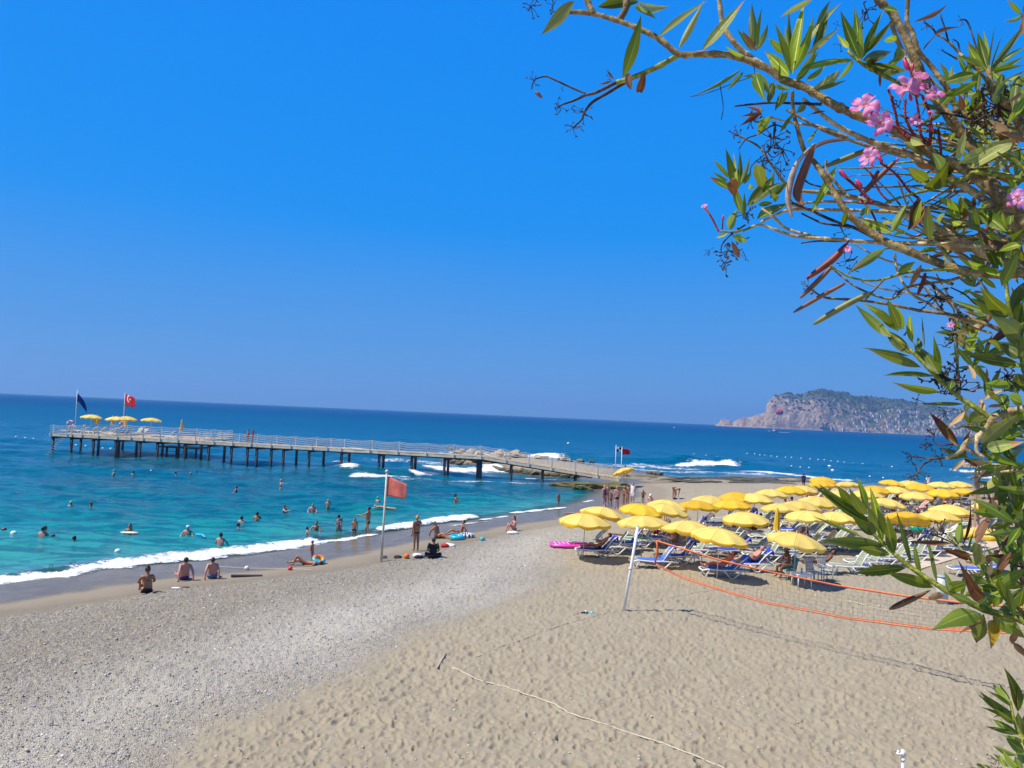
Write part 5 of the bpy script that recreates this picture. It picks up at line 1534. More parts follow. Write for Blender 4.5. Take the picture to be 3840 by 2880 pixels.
def make_people():
    for q in PEOPLE:
        s = q["h"] / 1.72
        if q["pos"] is not None: p = Vector(q["pos"])
        elif q["water"] is not None:
            p = at_z(q["px"], q["py"], 0.0); p.z = -q["water"] * s
        elif q["z"] is not None: p = at_z(q["px"], q["py"], q["z"])
        else: p = G(q["px"], q["py"])
        root = thing("person", q["label"], "person", p, R(q["face"] - 90), q["group"]); root.scale = (s, s, s)
        c, M = head_extra(q["pose"], q["near"])
        for key, what, colr in q["keys"]:
            me_ = QUEUE[key]
            if what == "body":
                if not me_.materials: me_.materials.append(M_skin["tan"])
                o = link("body", me_, root); o.material_slots[0].link = 'OBJECT'; o.material_slots[0].material = M_skin[q["skin"]]
            else:
                if not me_.materials: me_.materials.append(M_cl("black"))
                o = link(NAMES[what], me_, root); o.material_slots[0].link = 'OBJECT'; o.material_slots[0].material = M_cl(colr)
        hb = MB(); hb.ball(c, (0.078, 0.095, 0.115), 12, 9, rot=M); hb.ball(c + M @ V((0, .094, -.012)), (.012, .020, .020), 6, 4, rot=M)
        for sx_ in (-1, 1): hb.ball(c + M @ V((sx_ * .079, .0, -.005)), (.012, .020, .030), 6, 4, rot=M)
        hb.build("head", M_skin[q["skin"]], root, None, True)
        if q["near"]:
            fb = MB()
            for sx_ in (-1, 1): fb.ball(c + M @ V((sx_ * .030, .086, .012)), (.011, .006, .006), 6, 4, rot=M)
            fb.ball(c + M @ V((0, .088, -.052)), (.022, .006, .007), 6, 4, mi=1, rot=M); fb.build("face_features", [M_eye, M_lip], root)
        if q["hair"] != "bald":
            hr = MB(); hr.ball(c + M @ V((0, -.018, .028)), (.088, .096, .105), 12, 8, rot=M)
            if q["long"]:
                hr.ball(c + M @ V((0, -.070, -.07)), (.075, .045, .14), 10, 7, rot=M); hr.ball(c + M @ V((0, -.085, -.17)), (.060, .035, .12), 10, 7, rot=M)
            if q["bun"]: hr.ball(c + M @ V((0, -.06, .12)), (.05, .05, .045), 8, 6, rot=M)
            hr.build("hair", M_hair[q["hair"]], root, None, True)
        if q["hat"]:
            kind, colr = q["hat"]
            ht = MB(); top_ = c + M @ V((0, -.01, .055))
            ht.ball(top_, (.098, .105, .085), 12, 8, rot=M)
            if kind == "brim":
                ring = [top_ + M @ V((.19 * math.cos(a), .20 * math.sin(a), -.01)) for a in np.linspace(0, 2 * math.pi, 17)[:-1]]; inn = [top_ + M @ V((.08 * math.cos(a), .085 * math.sin(a), .012)) for a in np.linspace(0, 2 * math.pi, 17)[:-1]]
                ht.add(ring + inn, [(i, (i + 1) % 16, 16 + (i + 1) % 16, 16 + i) for i in range(16)])
            elif kind == "cap": ht.box(top_ + M @ V((0, .13, -.015)), (.13, .10, .012), M)
            ht.build("hat" if kind != "swimcap" else "swim_cap", M_cl(colr), root, None, True)
C1 = lambda a, b: (a / 2.304, b / 2.304 + 1400)
C2 = lambda a, b: (960 + a / 2.304, b / 2.304 + 1400)
C3 = lambda a, b: (1800 + a / 2.304, b / 2.304 + 1560)
C4 = lambda a, b: (2500 + a / 2.304, b / 2.304 + 1400)
C5 = lambda a, b: (2880 + a / 2.304, b / 2.304 + 1700)
WADE = "bathers in the water"
# swimmers: pixel where the water meets the body, depth of feet below the surface
def swimmer(q, label, skin="tan", hair="black", sub=1.36, face=90, pose="swim", h=1.7, **kw):
    person(q[0], q[1], pose, label, skin, hair, face=face, water=sub, h=h, group=WADE, **kw)
swimmer(C1(985, 862), "leftmost of the row of swimmers below the pier platform, light hair", "fair", "grey", 1.38, 200)
swimmer(C1(1153, 865), "dark head second from left in the swimmer row below the pier", "tan", "black", 1.45, 90)
swimmer(C1(1305, 860), "third head in the swimmer row below the pier, with pale cap", "tan", "black", 1.43, 300, hat=("swimcap", "white"))
swimmer(C1(1517, 876), "fourth swimmer in the row below the pier, dark wet hair", "tan", "black", 1.42, 30)
swimmer(C1(1645, 878), "left one of the pair of heads near the single furled umbrella", "fair", "blond", 1.44, 60)
swimmer(C1(1692, 866), "right one of the pair of heads near the single furled umbrella", "tan", "brown", 1.42, 200)
swimmer(C1(2040, 1010), "lone swimmer in open water right of the swimmer row", "tan", "brown", 1.34, 190)
swimmer(C1(612, 1158), "swimmer facing us with bare shoulders, left middle water", "pink", "blond", 1.30, 270)
swimmer(C1(785, 1170), "dark-haired swimmer raising a hand, left middle water", "tan", "brown", 1.28, 0, "swim_reach")
swimmer(C1(388, 1385), "back swimmer of the close pair near the left edge", "tan", "black", 1.30, 0)
swimmer(C1(368, 1418), "front swimmer of the close pair near the left edge, seen from behind", "pink", "black", 1.18, 90)
swimmer(C1(460, 1432), "swimmer with only the wet head showing beside the left pair", "tan", "black", 1.47, 0)
swimmer(C1(640, 1462), "dark head seen from behind in the pale turquoise water", "tan", "black", 1.38, 90)
swimmer(C1(1120, 1368), "woman leaning on a pale board in the middle of the bay", "tan", "black", 1.28, 270, girl=True, long=True)
swimmer(C1(1620, 1385), "man with white cap beside the floating blue noodle", "pink", "grey", 1.27, 280, hat=("swimcap", "white"))
swimmer(C1(1905, 1482), "bather with bushy hair, chest deep and seen from behind", "pink", "black", 1.12, 90, bun=True)
swimmer(C1(2085, 1310), "shirtless man of the group left of centre, seen from behind", "pink", "black", 1.18, 80)
swimmer(C1(2058, 1345), "bather in front of the shirtless man, head bent forward", "tan", "black", 1.36, 20)
swimmer(C2(8, 1268), "taller one of the pair at the pale surf left of centre", "tan", "black", 1.20, 90)
swimmer(C2(12, 1305), "shorter one of the pair at the pale surf left of centre", "pink", "brown", 1.30, 0, h=1.4)
swimmer(C2(215, 958), "upper one of two bathers far out below the pier, arm lifted", "pink", "blond", 1.28, 30, "swim_reach")
swimmer(C2(212, 990), "lower one of two bathers far out below the pier", "tan", "grey", 1.40, 200)
swimmer(C2(245, 1208), "man stretching his arm over the water left of the flagpole", "pink", "brown", 1.14, 350, "swim_reach")
swimmer(C2(488, 1192), "broad shouldered man seen from the front left of the flagpole", "pink", "brown", 1.16, 280)
swimmer(C2(622, 1145), "blond child in the water a little left of the flagpole", "fair", "blond", 1.10, 100, h=1.35)
swimmer(C2(1050, 1122), "bather immediately left of the flagpole under the red flag", "fair", "blond", 1.12, 60, h=1.4)
swimmer(C2(1722, 1118), "dark-haired woman waist deep, alone right of the red flag", "tan", "black", 0.98, 0, girl=True, long=True)
swimmer(C2(440, 1402), "boy crouching in the shallows, seen from the side", "pink", "black", 1.08, 20, h=1.3)
swimmer(C2(518, 1368), "person in sunglasses and black top standing in the water", "tan", "black", 1.10, 270, girl=True, clothes=(("bra", "black"),))
person(*C2(710, 1368), "walk", "woman in a patterned swim dress wading away, left of the flagpole", "tan", "black", (("shirt", "pattern"), ("skirt", "pattern")), 70, 1.68, 1.15, True, water=0.72, group=WADE, near=True)
person(*C2(848, 1392), "stand", "dark-haired boy standing knee deep left of the wading man", "tan", "black", (("trunks", "black"),), 270, 1.32, 1.0, water=0.50, group=WADE, near=True)
person(*C2(965, 1388), "reach", "wading man in black shorts holding his arms out to the left", "tan", "black", (("trunks", "black"),), 165, 1.76, 1.0, water=0.22, group=WADE, near=True)
person(*C3(676, 768), "stand", "small child standing in the shallows near the pier ramp", "tan", "brown", (("trunks", "red"),), 300, 1.2, 1.0, water=0.30, group=WADE)
person(*C2(1105, 1168), "prone", "person floating face down just right of the flagpole", "fair", "blond", (("trunks", "navy"),), 175, 1.6, 1.0, water=0.02, group=WADE)
# on the sand
B = "people on the beach"
person(*C2(1380, 1536), "arm_up", "blonde woman in a black bikini standing beside the flagpole", "tan", "blond", (("briefs", "black"), ("bra", "black")), 125, 1.70, 1.08, True, bun=True, near=True)
person(*C2(1562, 1425), "sit_back", "heavy bare-chested man sitting on the wet sand with a hand on his knee", "tan", "brown", (("trunks", "brown"),), 330, 1.75, 1.22, near=True)
person(*C2(1768, 1405), "sit_back", "dark-haired man sitting in the surf edge beside two swim rings", "tan", "black", (("trunks", "navy"),), 190, 1.75, 1.0, near=True)
person(*C2(1528, 1600), "sit_cross", "person in a black shirt and black trousers sitting with back to us", "tan", "black", (("shirt", "black"), ("pants", "black")), 95, 1.72, 1.12, near=True)
person(*C2(478, 1648), "stand", "small boy in a blue cap and blue shorts next to the orange ring", "tan", "brown", (("trunks", "blue"),), 350, 1.02, 1.0, hat=("swimcap", "blue"), near=True)
person(*C2(425, 1660), "lie", "woman lying on her back at the water's edge, one knee raised", "tan", "brown", (("briefs", "brown"), ("bra", "brown")), 183, 1.66, 1.0, True, near=True)
person(550, 2228, "sit_knees", "tanned woman in a black bikini sitting with back to us, leftmost on the beach", "tan", "brown", (("briefs", "black"), ("bra", "black")), 125, 1.80, 1.0, True, bun=True, near=True)
person(690, 2176, "sit_back", "man in purple swim trunks sitting at the water's edge", "pink", "black", (("trunks", "purple"),), 125, 1.76, 1.05, near=True)
person(795, 2170, "sit_back", "brown-haired woman in denim blue shorts sitting beside the man in purple trunks", "pink", "brown", (("skirt", "denim"),), 110, 1.66, 1.05, True, near=True)
person(*C3(300, 992), "sit_knees", "woman in a dark bikini sitting alone on the wet sand", "pink", "black", (("briefs", "black"), ("bra", "black")), 200, 1.66, 0.95, True, long=True, near=True)
person(*C3(1072, 778), "hips", "woman in a navy swimsuit with hands on hips, left in the standing group", "pink", "blond", (("suit", "navy"),), 300, 1.66, 1.15, True, near=True)
person(*C3(1098, 762), "stand", "woman half hidden behind the navy swimsuit", "pink", "brown", (("bra", "brown"), ("briefs", "brown")), 280, 1.64, 1.0, True)
person(*C3(1128, 788), "stand", "child with a turquoise ring between the adults of the standing group", "tan", "blond", (("trunks", "brown"),), 280, 1.25, 1.0)
person(*C3(1180, 808), "stand", "man in black trunks with bare back in the standing group", "pink", "grey", (("trunks", "black"),), 95, 1.80, 1.12, near=True)
person(*C3(1240, 776), "fold", "bather in a brown bikini in the middle of the standing group", "tan", "blond", (("bra", "brown"), ("briefs", "brown")), 200, 1.60, 0.9, True)
person(*C3(1274, 766), "stand", "woman in a black swimsuit in the standing group", "tan", "black", (("suit", "black"),), 190, 1.66, 1.1, True, near=True)
person(*C3(1318, 752), "stand", "woman in a white sleeveless dress at the right of the group", "pink", "brown", (("dress", "white"),), 230, 1.68, 1.05, True, near=True)
person(*C3(1408, 754), "hips", "small child in dark trunks standing apart from the group", "dark", "black", (("trunks", "black"),), 260, 1.10, 1.0)
person(*C3(1475, 772), "chair", "bare-chested man in a light cap sitting behind the umbrellas", "pink", "grey", (("trunks", "navy"),), 240, 1.76, 1.15, hat=("cap", "white"))
person(*C3(1676, 716), "bend", "person bending over a dark towel on open sand", "tan", "black", (("trunks", "black"),), 300, 1.72, 1.05, near=True)
person(*C3(812, 850), "prone", "child in teal shorts lying on the wet sand left of the umbrellas", "tan", "brown", (("trunks", "teal"),), 0, 1.35, 1.0)
person(*C3(738, 388), "hips", "sunburnt person standing on the rock spit above the pier ramp", "red", "brown", (("trunks", "red"),), 0, 1.62, 1.0)
person(*C3(772, 390), "sit_knees", "small pale figure crouching beside the sunburnt one on the spit", "pink", "blond", (("trunks", "white"),), 180, 1.3, 1.0)
pC_ = G(*C3(1252, 532))
person(0, 0, "chair", "lifeguard sitting on a folding chair in the shade at the foot of the pier", "dark", "black", (("shirt", "grey"), ("trunks", "black")), 270, 1.75, 1.0, pos=pC_ + Vector((0, 0, 0.42)), near=True)
pq = deck_at(931, 1.3); pq2 = deck_at(949, 1.7)
person(0, 0, "stand", "woman in a brown bikini standing on the pier, left of a pair", "tan", "black", (("bra", "brown"), ("briefs", "brown")), 240, 1.66, 1.0, True, pos=pq, long=True)
person(0, 0, "stand", "woman in pink top standing on the pier, right of a pair", "tan", "black", (("shirt", "red"), ("briefs", "black")), 200, 1.66, 1.0, True, pos=pq2)
# among the loungers
def on_lounger(px, py, pose, label, skin, hair, clothes, face=180, build=1.0, girl=False, dx=0.12, **kw):
    p = Lp(px, py); p = Vector((p.x + dx, p.y, p.z + SH + 0.02))
    person(0, 0, pose, label, skin, hair, clothes, face, kw.pop("h", 1.66), build, girl, pos=p, near=True, **kw)
on_lounger(2238, 2088, "recline", "woman with dark hair reclining on the lounger nearest the sea", "tan", "black", (("bra", "black"), ("briefs", "black")), 180, 1.05, True, hat=("cap", "black"))
on_lounger(2715, 2165, "recline", "sunburnt woman sitting on the blue towel, seen from behind", "red", "brown", (("bra", "brown"), ("briefs", "teal")), 180, 1.1, True, bun=True, dx=-0.05)
on_lounger(2810, 2140, "recline", "bald man lying back on a lounger right of the sunburnt woman", "pink", "bald", (("trunks", "black"),), 180, 1.1)
on_lounger(2955, 2166, "chair", "woman in a black sun hat looking down, at the white side table", "dark", "black", (("bra", "brown"), ("briefs", "teal")), 195, 1.05, True, hat=("brim", "black"), long=True, dx=0)
on_lounger(3075, 2155, "recline", "dark figure lying on the grey chair right of the side table", "dark", "black", (("trunks", "black"),), 170, 1.0)
on_lounger(2820, 2012, "sit_cross", "left one of two dark heads behind the wide yellow umbrella", "dark", "black", (("shirt", "brown"),), 90, 1.0)
on_lounger(2845, 2004, "sit_cross", "right one of two dark heads behind the wide yellow umbrella", "dark", "black", (("shirt", "navy"),), 90, 1.0)
on_lounger(2780, 1990, "recline", "sunbather with bare legs left of the furled umbrella", "tan", "brown", (("trunks", "red"),), 170, 1.0)
on_lounger(2450, 2030, "sit_cross", "person in a red top behind the net post", "tan", "black", (("shirt", "red"),), 100, 1.0)
on_lounger(2520, 2062, "sit_cross", "dark-clothed person behind the side band of the net", "dark", "black", (("shirt", "brown"),), 90, 1.1)
on_lounger(2755, 1925, "recline", "sunbather lying under the small deep yellow umbrella", "tan", "brown", (("trunks", "red"),), 180, 1.0)
person(*C4(1955, 1290), "stand", "shirtless dark-haired man standing among the umbrellas on the right", "tan", "black", (("trunks", "black"),), 20, 1.76, 1.0, near=True)
person(*C4(1180, 1010), "stand", "dark-haired person standing behind the umbrellas near the reef", "tan", "black", (("shirt", "navy"), ("trunks", "black")), 90, 1.70, 1.0)
person(*C5(1383, 330), "stand", "dark-haired person in a white shirt standing by the sea on the right", "tan", "black", (("shirt", "white"), ("trunks", "navy")), 90, 1.74, 1.0)
person(*C5(1435, 430), "stand", "dark-haired person standing in the crowd below the seaside umbrellas", "tan", "black", (("shirt", "navy"), ("trunks", "black")), 200, 1.68, 1.0)
person(*C5(1280, 740), "stand", "person standing behind the green swim ring, only the legs in view", "pink", "brown", (("trunks", "navy"),), 90, 1.7, 1.0)
on_lounger(3690, 2150, "recline", "person lying beside the crumpled blue towel on the right", "tan", "brown", (("trunks", "teal"),), 180, 1.0)
on_lounger(3660, 1975, "recline", "tanned sunbather behind the dark leaves on the right", "pink", "brown", (("trunks", "blue"),), 180, 1.0)
# the crowd under the far umbrellas
rrp = random.Random(77); nC = 0
for (pos, lab) in UMB:
    if "pier" in lab or pos.y < 52 or pos.x < 16: continue
    for k in range(2):
        if rrp.random() < 0.3: continue
        p = Vector((pos.x + rrp.uniform(-1.2, 1.3), pos.y + rrp.uniform(-0.9, 0.9), 0)); p.z = float(ground_h(p.x, p.y)) + 0.36
        c = rrp.choice(["navy", "red", "black", "blue", "white", "teal"])
        sk = rrp.choice(["tan", "pink", "dark", "fair"]); pz = rrp.choice(["recline", "chair", "sit_cross"])
        w = " ".join(f"{'lying' if pz == 'recline' else 'seated'} sunbather in {c} under the {lab}".split()[:16])
        person(0, 0, pz, w, sk, rrp.choice(["black", "brown", "blond"]), ((rrp.choice(["trunks", "shirt", "suit"]), c),), rrp.uniform(150, 230), 1.68, 1.0, False, pos=p, group="sunbathers under the far umbrellas")
bake_all()
make_people()

# ------------------------------------------------------------------ volleyball net
M_orange = mat("orange_webbing", (0.76, 0.17, 0.05), 0.6, 0.12, 3)
M_net = mat("net_cord", (0.055, 0.05, 0.04), 0.8)
M_cream = mat("cream_rope", (0.58, 0.53, 0.40), 0.85, 0.15, 10)
pb = G(2335, 2288); 
ptop = at_depth(2392, 1974, pb.y - 0.05)
net = thing("volleyball_net", "volleyball net with orange bands strung between leaning white posts", "net", pb)
rel = lambda p: Vector(p) - pb
post = MB().tube([rel(pb) + Vector((0, 0, -0.3)), rel(ptop)], 0.048, 16).build("post", M_white, net, None, True)
MB().tube([rel(ptop) - Vector((0, 0, 0.004)), rel(ptop) + Vector((0.0, 0, 0.012))], 0.041, 16).build("post_mouth", M_dark, post)
A = at_depth(2461, 2028, pb.y + 0.05); A0 = at_depth(2434, 2118, pb.y + 0.0)
def netline(t):     # t 0..1 along the net
    return Vector((lerp(A.x, A.x + 8.6, t), lerp(A.y, A.y - 8.6, t), 0))
def on_line(px, py):
    r = ray(px, py); k = r[0] / r[1]
    # x = k*y on the net's plane
    t = (k * A.y - A.x) / (8.6 * (1 + k)); y = A.y - 8.6 * t
    return t, CAM_H + r[2] / r[1] * y
TOPPX = [(2461, 2028), (2580, 2064), (2700, 2101), (2880, 2143), (3140, 2196), (3401, 2236), (3600, 2259), (3840, 2279)]
BOTPX = [(2434, 2118), (2560, 2168), (2700, 2213), (2880, 2264), (3184, 2321), (3488, 2360), (3791, 2375), (3840, 2377)]
tT = [on_line(*q) for q in TOPPX]; tB = [on_line(*q) for q in BOTPX]
tB[0] = (0.0, A0.z)
ztop = lambda t: float(np.interp(t, [a for a, _ in tT] + [1.1], [b for _, b in tT] + [tT[-1][1] + 0.03]))
zbot = lambda t: float(np.interp(t, [a for a, _ in tB] + [1.1], [b for _, b in tB] + [tB[-1][1] + 0.03]))
def band(zf, w, name, n=60, wob=0.0):
    vs, fs = [], []
    for i in range(n + 1):
        t = i / n * 0.985; p = netline(t); z = zf(t); tw = math.sin(t * 9 + w * 30) * 0.35
        c = Vector((0.7071, 0.7071, 0)) * math.sin(tw) + Vector((0, 0, math.cos(tw)))
        for s_ in (-1, 1): vs.append(rel(p + Vector((0, 0, z)) + c * w / 2 * s_))
        for s_ in (1, -1): vs.append(rel(p + Vector((0.006, 0.006, z)) + c * w / 2 * s_))
    for i in range(n):
        for k in range(4): fs.append((i * 4 + k, i * 4 + (k + 1) % 4, (i + 1) * 4 + (k + 1) % 4, (i + 1) * 4 + k))
    return MB().add(vs, fs).build(name, M_orange, net, None, True)
band(lambda t: ztop(t), 0.052, "top_band"); band(lambda t: zbot(t), 0.036, "bottom_band"); 
band(lambda t: zbot(t) + 0.045 - 0.03 * math.sin(t * 40) * 0.3, 0.022, "bottom_band")
a = rel(Vector((A.x, A.y, ztop(0)))); b = rel(Vector((A.x - 0.02, A.y + 0.02, zbot(0))))
mid_ = (a + b) / 2 + Vector((0.05, -0.05, 0.06))
MB().tube([a, mid_.lerp(a, .5) + Vector((.02, 0, 0)), mid_, mid_.lerp(b, .5), b], [0.030, 0.036, 0.040, 0.036, 0.03], 6).build("side_band", M_orange, net, None, True)
mb = MB(); nv = 84
for i in range(1, nv):
    t = i / nv * 0.98; p = netline(t); zt, zb = ztop(t), zbot(t); sh_ = 0.06 * math.sin(i * 0.5) 
    q = netline(t + 0.004 * math.sin(i * 0.9))
    mb.tube([rel(Vector((p.x, p.y, zt))), rel(Vector((q.x + 0.01, q.y - 0.01, (zt + zb) / 2))), rel(Vector((p.x, p.y, zb)))], 0.0021, 3, cap=False)
for k in range(1, 8):
    pts = []
    for i in range(nv + 1):
        t = i / nv * 0.985; p = netline(t); f = k / 8; z = lerp(zbot(t), ztop(t), f) + 0.008 * math.sin(i * 1.7 + k)
        pts.append(rel(Vector((p.x, p.y, z))))
    mb.tube(pts, 0.0021, 3, cap=False)
tag(mb.build("netting", M_net, net), None, None, None, "stuff")
tz = ptop.lerp(pb, 0.0)
MB().tube([rel(A0), rel(A0 + Vector((-0.15, 0, -0.10))), (rel(ptop).lerp(rel(pb), 0.50))], 0.008, 5).tube([(rel(ptop).lerp(rel(pb), 0.05)), a], 0.006, 5).build("tie_rope", M_cream, net)
c_ = rel(ptop).lerp(rel(pb), 0.505); ax_ = (rel(ptop) - rel(pb)).normalized()
MB().tube([c_ - ax_ * 0.02, c_ + ax_ * 0.03], 0.054, 14).build("rope_winding", M_white, net, None, True)
pe = netline(1.03); zg = float(ground_h(pe.x, pe.y))
MB().tube([rel((pe.x, pe.y, zg - 0.3)), rel((pe.x + 0.1, pe.y - 0.1, zg + 2.5))], 0.048, 14).build("post", M_white, net, None, True)

def catm(P):
    return [p.lerp(q, t) for p, q in zip(P[:-1], P[1:]) for t in (0, .5)] + [P[-1]]
M_wt = mat("ring_white", (0.8, 0.8, 0.8), 0.3)
# ropes that mark the court
def rope_on_sand(pts, label, r=0.014, seed=1, gp=None):
    P_ = []
    r_ = random.Random(seed)
    for (a, b) in zip(pts[:-1], pts[1:]):
        p, q = G(*a), G(*b); n = max(2, int((q - p).length / 0.16))
        for i in range(n):
            t = i / n; p_ = p.lerp(q, t); x_, y_ = p_.x + r_.uniform(-.012, .012), p_.y + r_.uniform(-.012, .012)
            P_.append((x_, y_))
    P_ = np.array(P_); Z = beach_h(P_[:, 0], P_[:, 1])
    Z = np.maximum(Z, np.convolve(np.pad(Z, 2, mode="edge"), np.ones(5) / 5, "valid"))
    pts3 = [Vector((a[0], a[1], z + r * 0.8)) for a, z in zip(P_, Z)]
    o = MB().tube([p - pts3[0] for p in pts3], r, 6).build("court_rope", M_cream, None, pts3[0], True)
    return tag(o, label, "rope", "ropes marking the volleyball court")
rope_on_sand([(1697, 2502), (1780, 2540), (1900, 2574), (2060, 2632), (2150, 2686), (2300, 2726), (2450, 2780), (2560, 2820), (2700, 2872), (2760, 2900)], "cream rope running across the trampled sand at the bottom of the photo")
rope_on_sand([(1780, 2466), (1850, 2450), (1865, 2434), (2000, 2388), (2140, 2336), (2225, 2316), (2290, 2295), (2345, 2285)], "cream rope from the white post towards the stick, lower left side", 0.008, 2)
rope_on_sand([(2345, 2288), (2420, 2270), (2520, 2242), (2620, 2222), (2760, 2206), (2880, 2212)], "cream rope leading right from the foot of the white post", 0.008, 3)
rope_on_sand([(3180, 2255), (3260, 2280), (3340, 2296), (3470, 2318)], "pale court rope half buried behind the netting", 0.012, 4)

p_ = [G(a, b, .06) for a, b in [(800, 2128), (925, 2136), (1088, 2138), (1165, 2142)]]
fl = thing("float_line", "thin rope with a white and a red float lying along the wet sand", "rope", p_[0])
MB().tube([p - p_[0] for p in catm(p_)], 0.012, 5).build("rope", M_cream, fl)
MB().ball(p_[1] - p_[0], .10, 10, 7).build("float", M_wt, fl, None, True); MB().ball(p_[2] - p_[0], .10, 10, 7).build("float", mat("float_red", (0.6, 0.03, 0.02), 0.4), fl, None, True)
p = G(925, 2163); o = MB().box((0, 0, .04), (1.15, .16, .07)).build("driftwood_plank", mat("wet_wood", (0.06, 0.05, 0.04), 0.7), None, p); o.rotation_euler = (0, 0, .18); tag(o, "dark plank lying on the edge of the shingle", "plank")

# driftwood, slippers, pipe, bin
p = G(1640, 2508); q = G(1672, 2456); c0 = (p + q) / 2
o = MB().tube([p - c0 + Vector((0, 0, .03)), Vector((0, 0, .05)), q - c0 + Vector((0, 0, .04))], [0.02, 0.028, 0.018], 7).build("driftwood_stick", mat("driftwood", (0.42, 0.38, 0.32), 0.9), None, c0, True)
tag(o, "grey driftwood stick lying where shingle meets sand", "stick")
for (a, b, c1_, c2_, lab, rz_) in [(2192, 2302, "white", "black", "left slipper with dark edge on the sand left of the net post", 0.4), (2218, 2304, "white", "turquoise", "right slipper with a light blue sole on the sand left of the net post", -0.9)]:
    p = G(a, b, 0.03); root = thing("slipper", lab, "slipper", p, rz_, "pair of slippers by the net")
    sole = MB(); ring = [(0.14 * math.cos(t) , (0.055 - 0.012 * math.cos(t)) * math.sin(t), 0) for t in np.linspace(0, 2 * math.pi, 15)[:-1]]
    sole.add(ring + [(x, y, .025) for x, y, z in ring], [tuple(range(13, -1, -1)), tuple(range(14, 28))] + [(i, (i + 1) % 14, 14 + (i + 1) % 14, 14 + i) for i in range(14)]); sole.build("sole", M_cl(c2_), root)
    st = MB().tube([(0.02, -.055, .02), (0.03, -.03, .06), (0.04, 0, .075), (0.03, .03, .06), (0.02, .055, .02)], .016, 6); st.build("strap", M_cl(c1_), root, None, True)
py_ = 12.9; pt = at_depth(3387, 2812, py_)
root = thing("standpipe", "white plastic water pipe with a tap sticking up at the bottom right", "pipe", (pt.x, pt.y, float(ground_h(pt.x, pt.y)) - 0.1))
hh = pt.z - root.location.z
MB().cyl((0, 0, 0), 0.027, hh - 0.1, 12).cyl((0, 0, hh - 0.19), 0.036, 0.05, 12).build("pipe", M_white, root, None, True)
MB().cyl((0, 0, hh - 0.12), 0.034, 0.12, 12).tube([(0.03, 0, hh - 0.07), (-0.11, 0, hh - 0.07)], 0.024, 10).cyl((-0.085, 0, hh - 0.10), 0.018, 0.09, 10).build("tap", M_white, root, None, True)
p = G(3532, 2262); root = thing("litter_bin", "light grey cylindrical bin half hidden by leaves, right of centre sand", "bin", p)
mb = MB().cyl((0, 0, 0), 0.20, 0.95, 20); mb.build("bin_body", mat("bin_grey", (0.50, 0.54, 0.56), 0.5), root, None, True)
MB().cyl((0, 0, 0.952), 0.215, 0.06, 20, r2=0.19).build("lid", mat("bin_lid", (0.35, 0.38, 0.40), 0.5), root, None, True)

# swim rings, mat, ball, floats, piles of things on the shingle
def torus(R_, r_, n=24, m_=10):
    vs, fs = [], []
    for i in range(n):
        a = 2 * math.pi * i / n
        for j in range(m_):
            b = 2 * math.pi * j / m_; vs.append(((R_ + r_ * math.cos(b)) * math.cos(a), (R_ + r_ * math.cos(b)) * math.sin(a), r_ * math.sin(b)))
    for i in range(n):
        for j in range(m_): fs.append((i * m_ + j, ((i + 1) % n) * m_ + j, ((i + 1) % n) * m_ + (j + 1) % m_, i * m_ + (j + 1) % m_))
    return vs, fs
def ring(p, R_, r_, mats, label, tilt=(0, 0, 0), seg=None):
    vs, fs = torus(R_, r_); mb = MB().add(vs, fs)
    if seg: mb.mi = [(i // (10 * seg)) % 2 for i in range(len(fs))]
    o = mb.build("swim_ring", mats, None, p, True); o.rotation_euler = tilt
    return tag(o, label, "swim ring", "inflatable rings")
M_tq = mat("ring_turquoise", (0.02, 0.45, 0.60), 0.3, coat=0.5); M_or = mat("ring_orange", (0.90, 0.28, 0.02), 0.3, coat=0.5); M_wt = mat("ring_white", (0.8, 0.8, 0.8), 0.3); M_bk = mat("ring_black", (0.05, 0.05, 0.06), 0.4)
M_gr = mat("ring_green", (0.0, 0.30, 0.20), 0.3, coat=0.5); M_pink = mat("float_pink", (0.90, 0.06, 0.48), 0.35, 0.1, 3, coat=0.4); M_purp = mat("float_purple", (0.38, 0.12, 0.75), 0.35, coat=0.4)
p = G(*C2(1735, 1438)); ring(p + Vector((0, 0, .13)), 0.30, 0.13, [M_tq], "turquoise swim ring in front of the seated dark-haired man")
p = G(*C2(1820, 1420)); ring(p + Vector((0, 0, .12)), 0.32, 0.12, [M_wt, M_bk], "black and white striped swim ring behind the turquoise one", seg=1)
p = G(*C2(540, 1650)); ring(p + Vector((0, 0, .2)), 0.20, 0.10, [M_or, M_tq], "orange and blue swim ring leaning beside the small boy", (0.55, 0.25, 0.3), 12)
p = G(*C5(1285, 745)); ring(p + Vector((0, 0, .75)), 0.36, 0.17, [M_gr], "green swim ring below the tilted orange umbrella", (0.5, 0, 0))
for (a, w, lab) in ((194, 3.0, "red and white lifebuoy on the railing at the left end of the pier"), (453, 8.8, "red and white lifebuoy behind the furled umbrella on the pier")):
    q = deck_at(a, w); o = ring(q + Vector((0.2, -0.1, 1.2)), 0.34, 0.10, [mat("buoy_red", (0.75, 0.08, 0.06), 0.5), M_wt], lab, (1.5, 0, 0.2), 3); o["category"] = "lifebuoy"; o.name = "lifebuoy"; o["group"] = "lifebuoys on the pier"
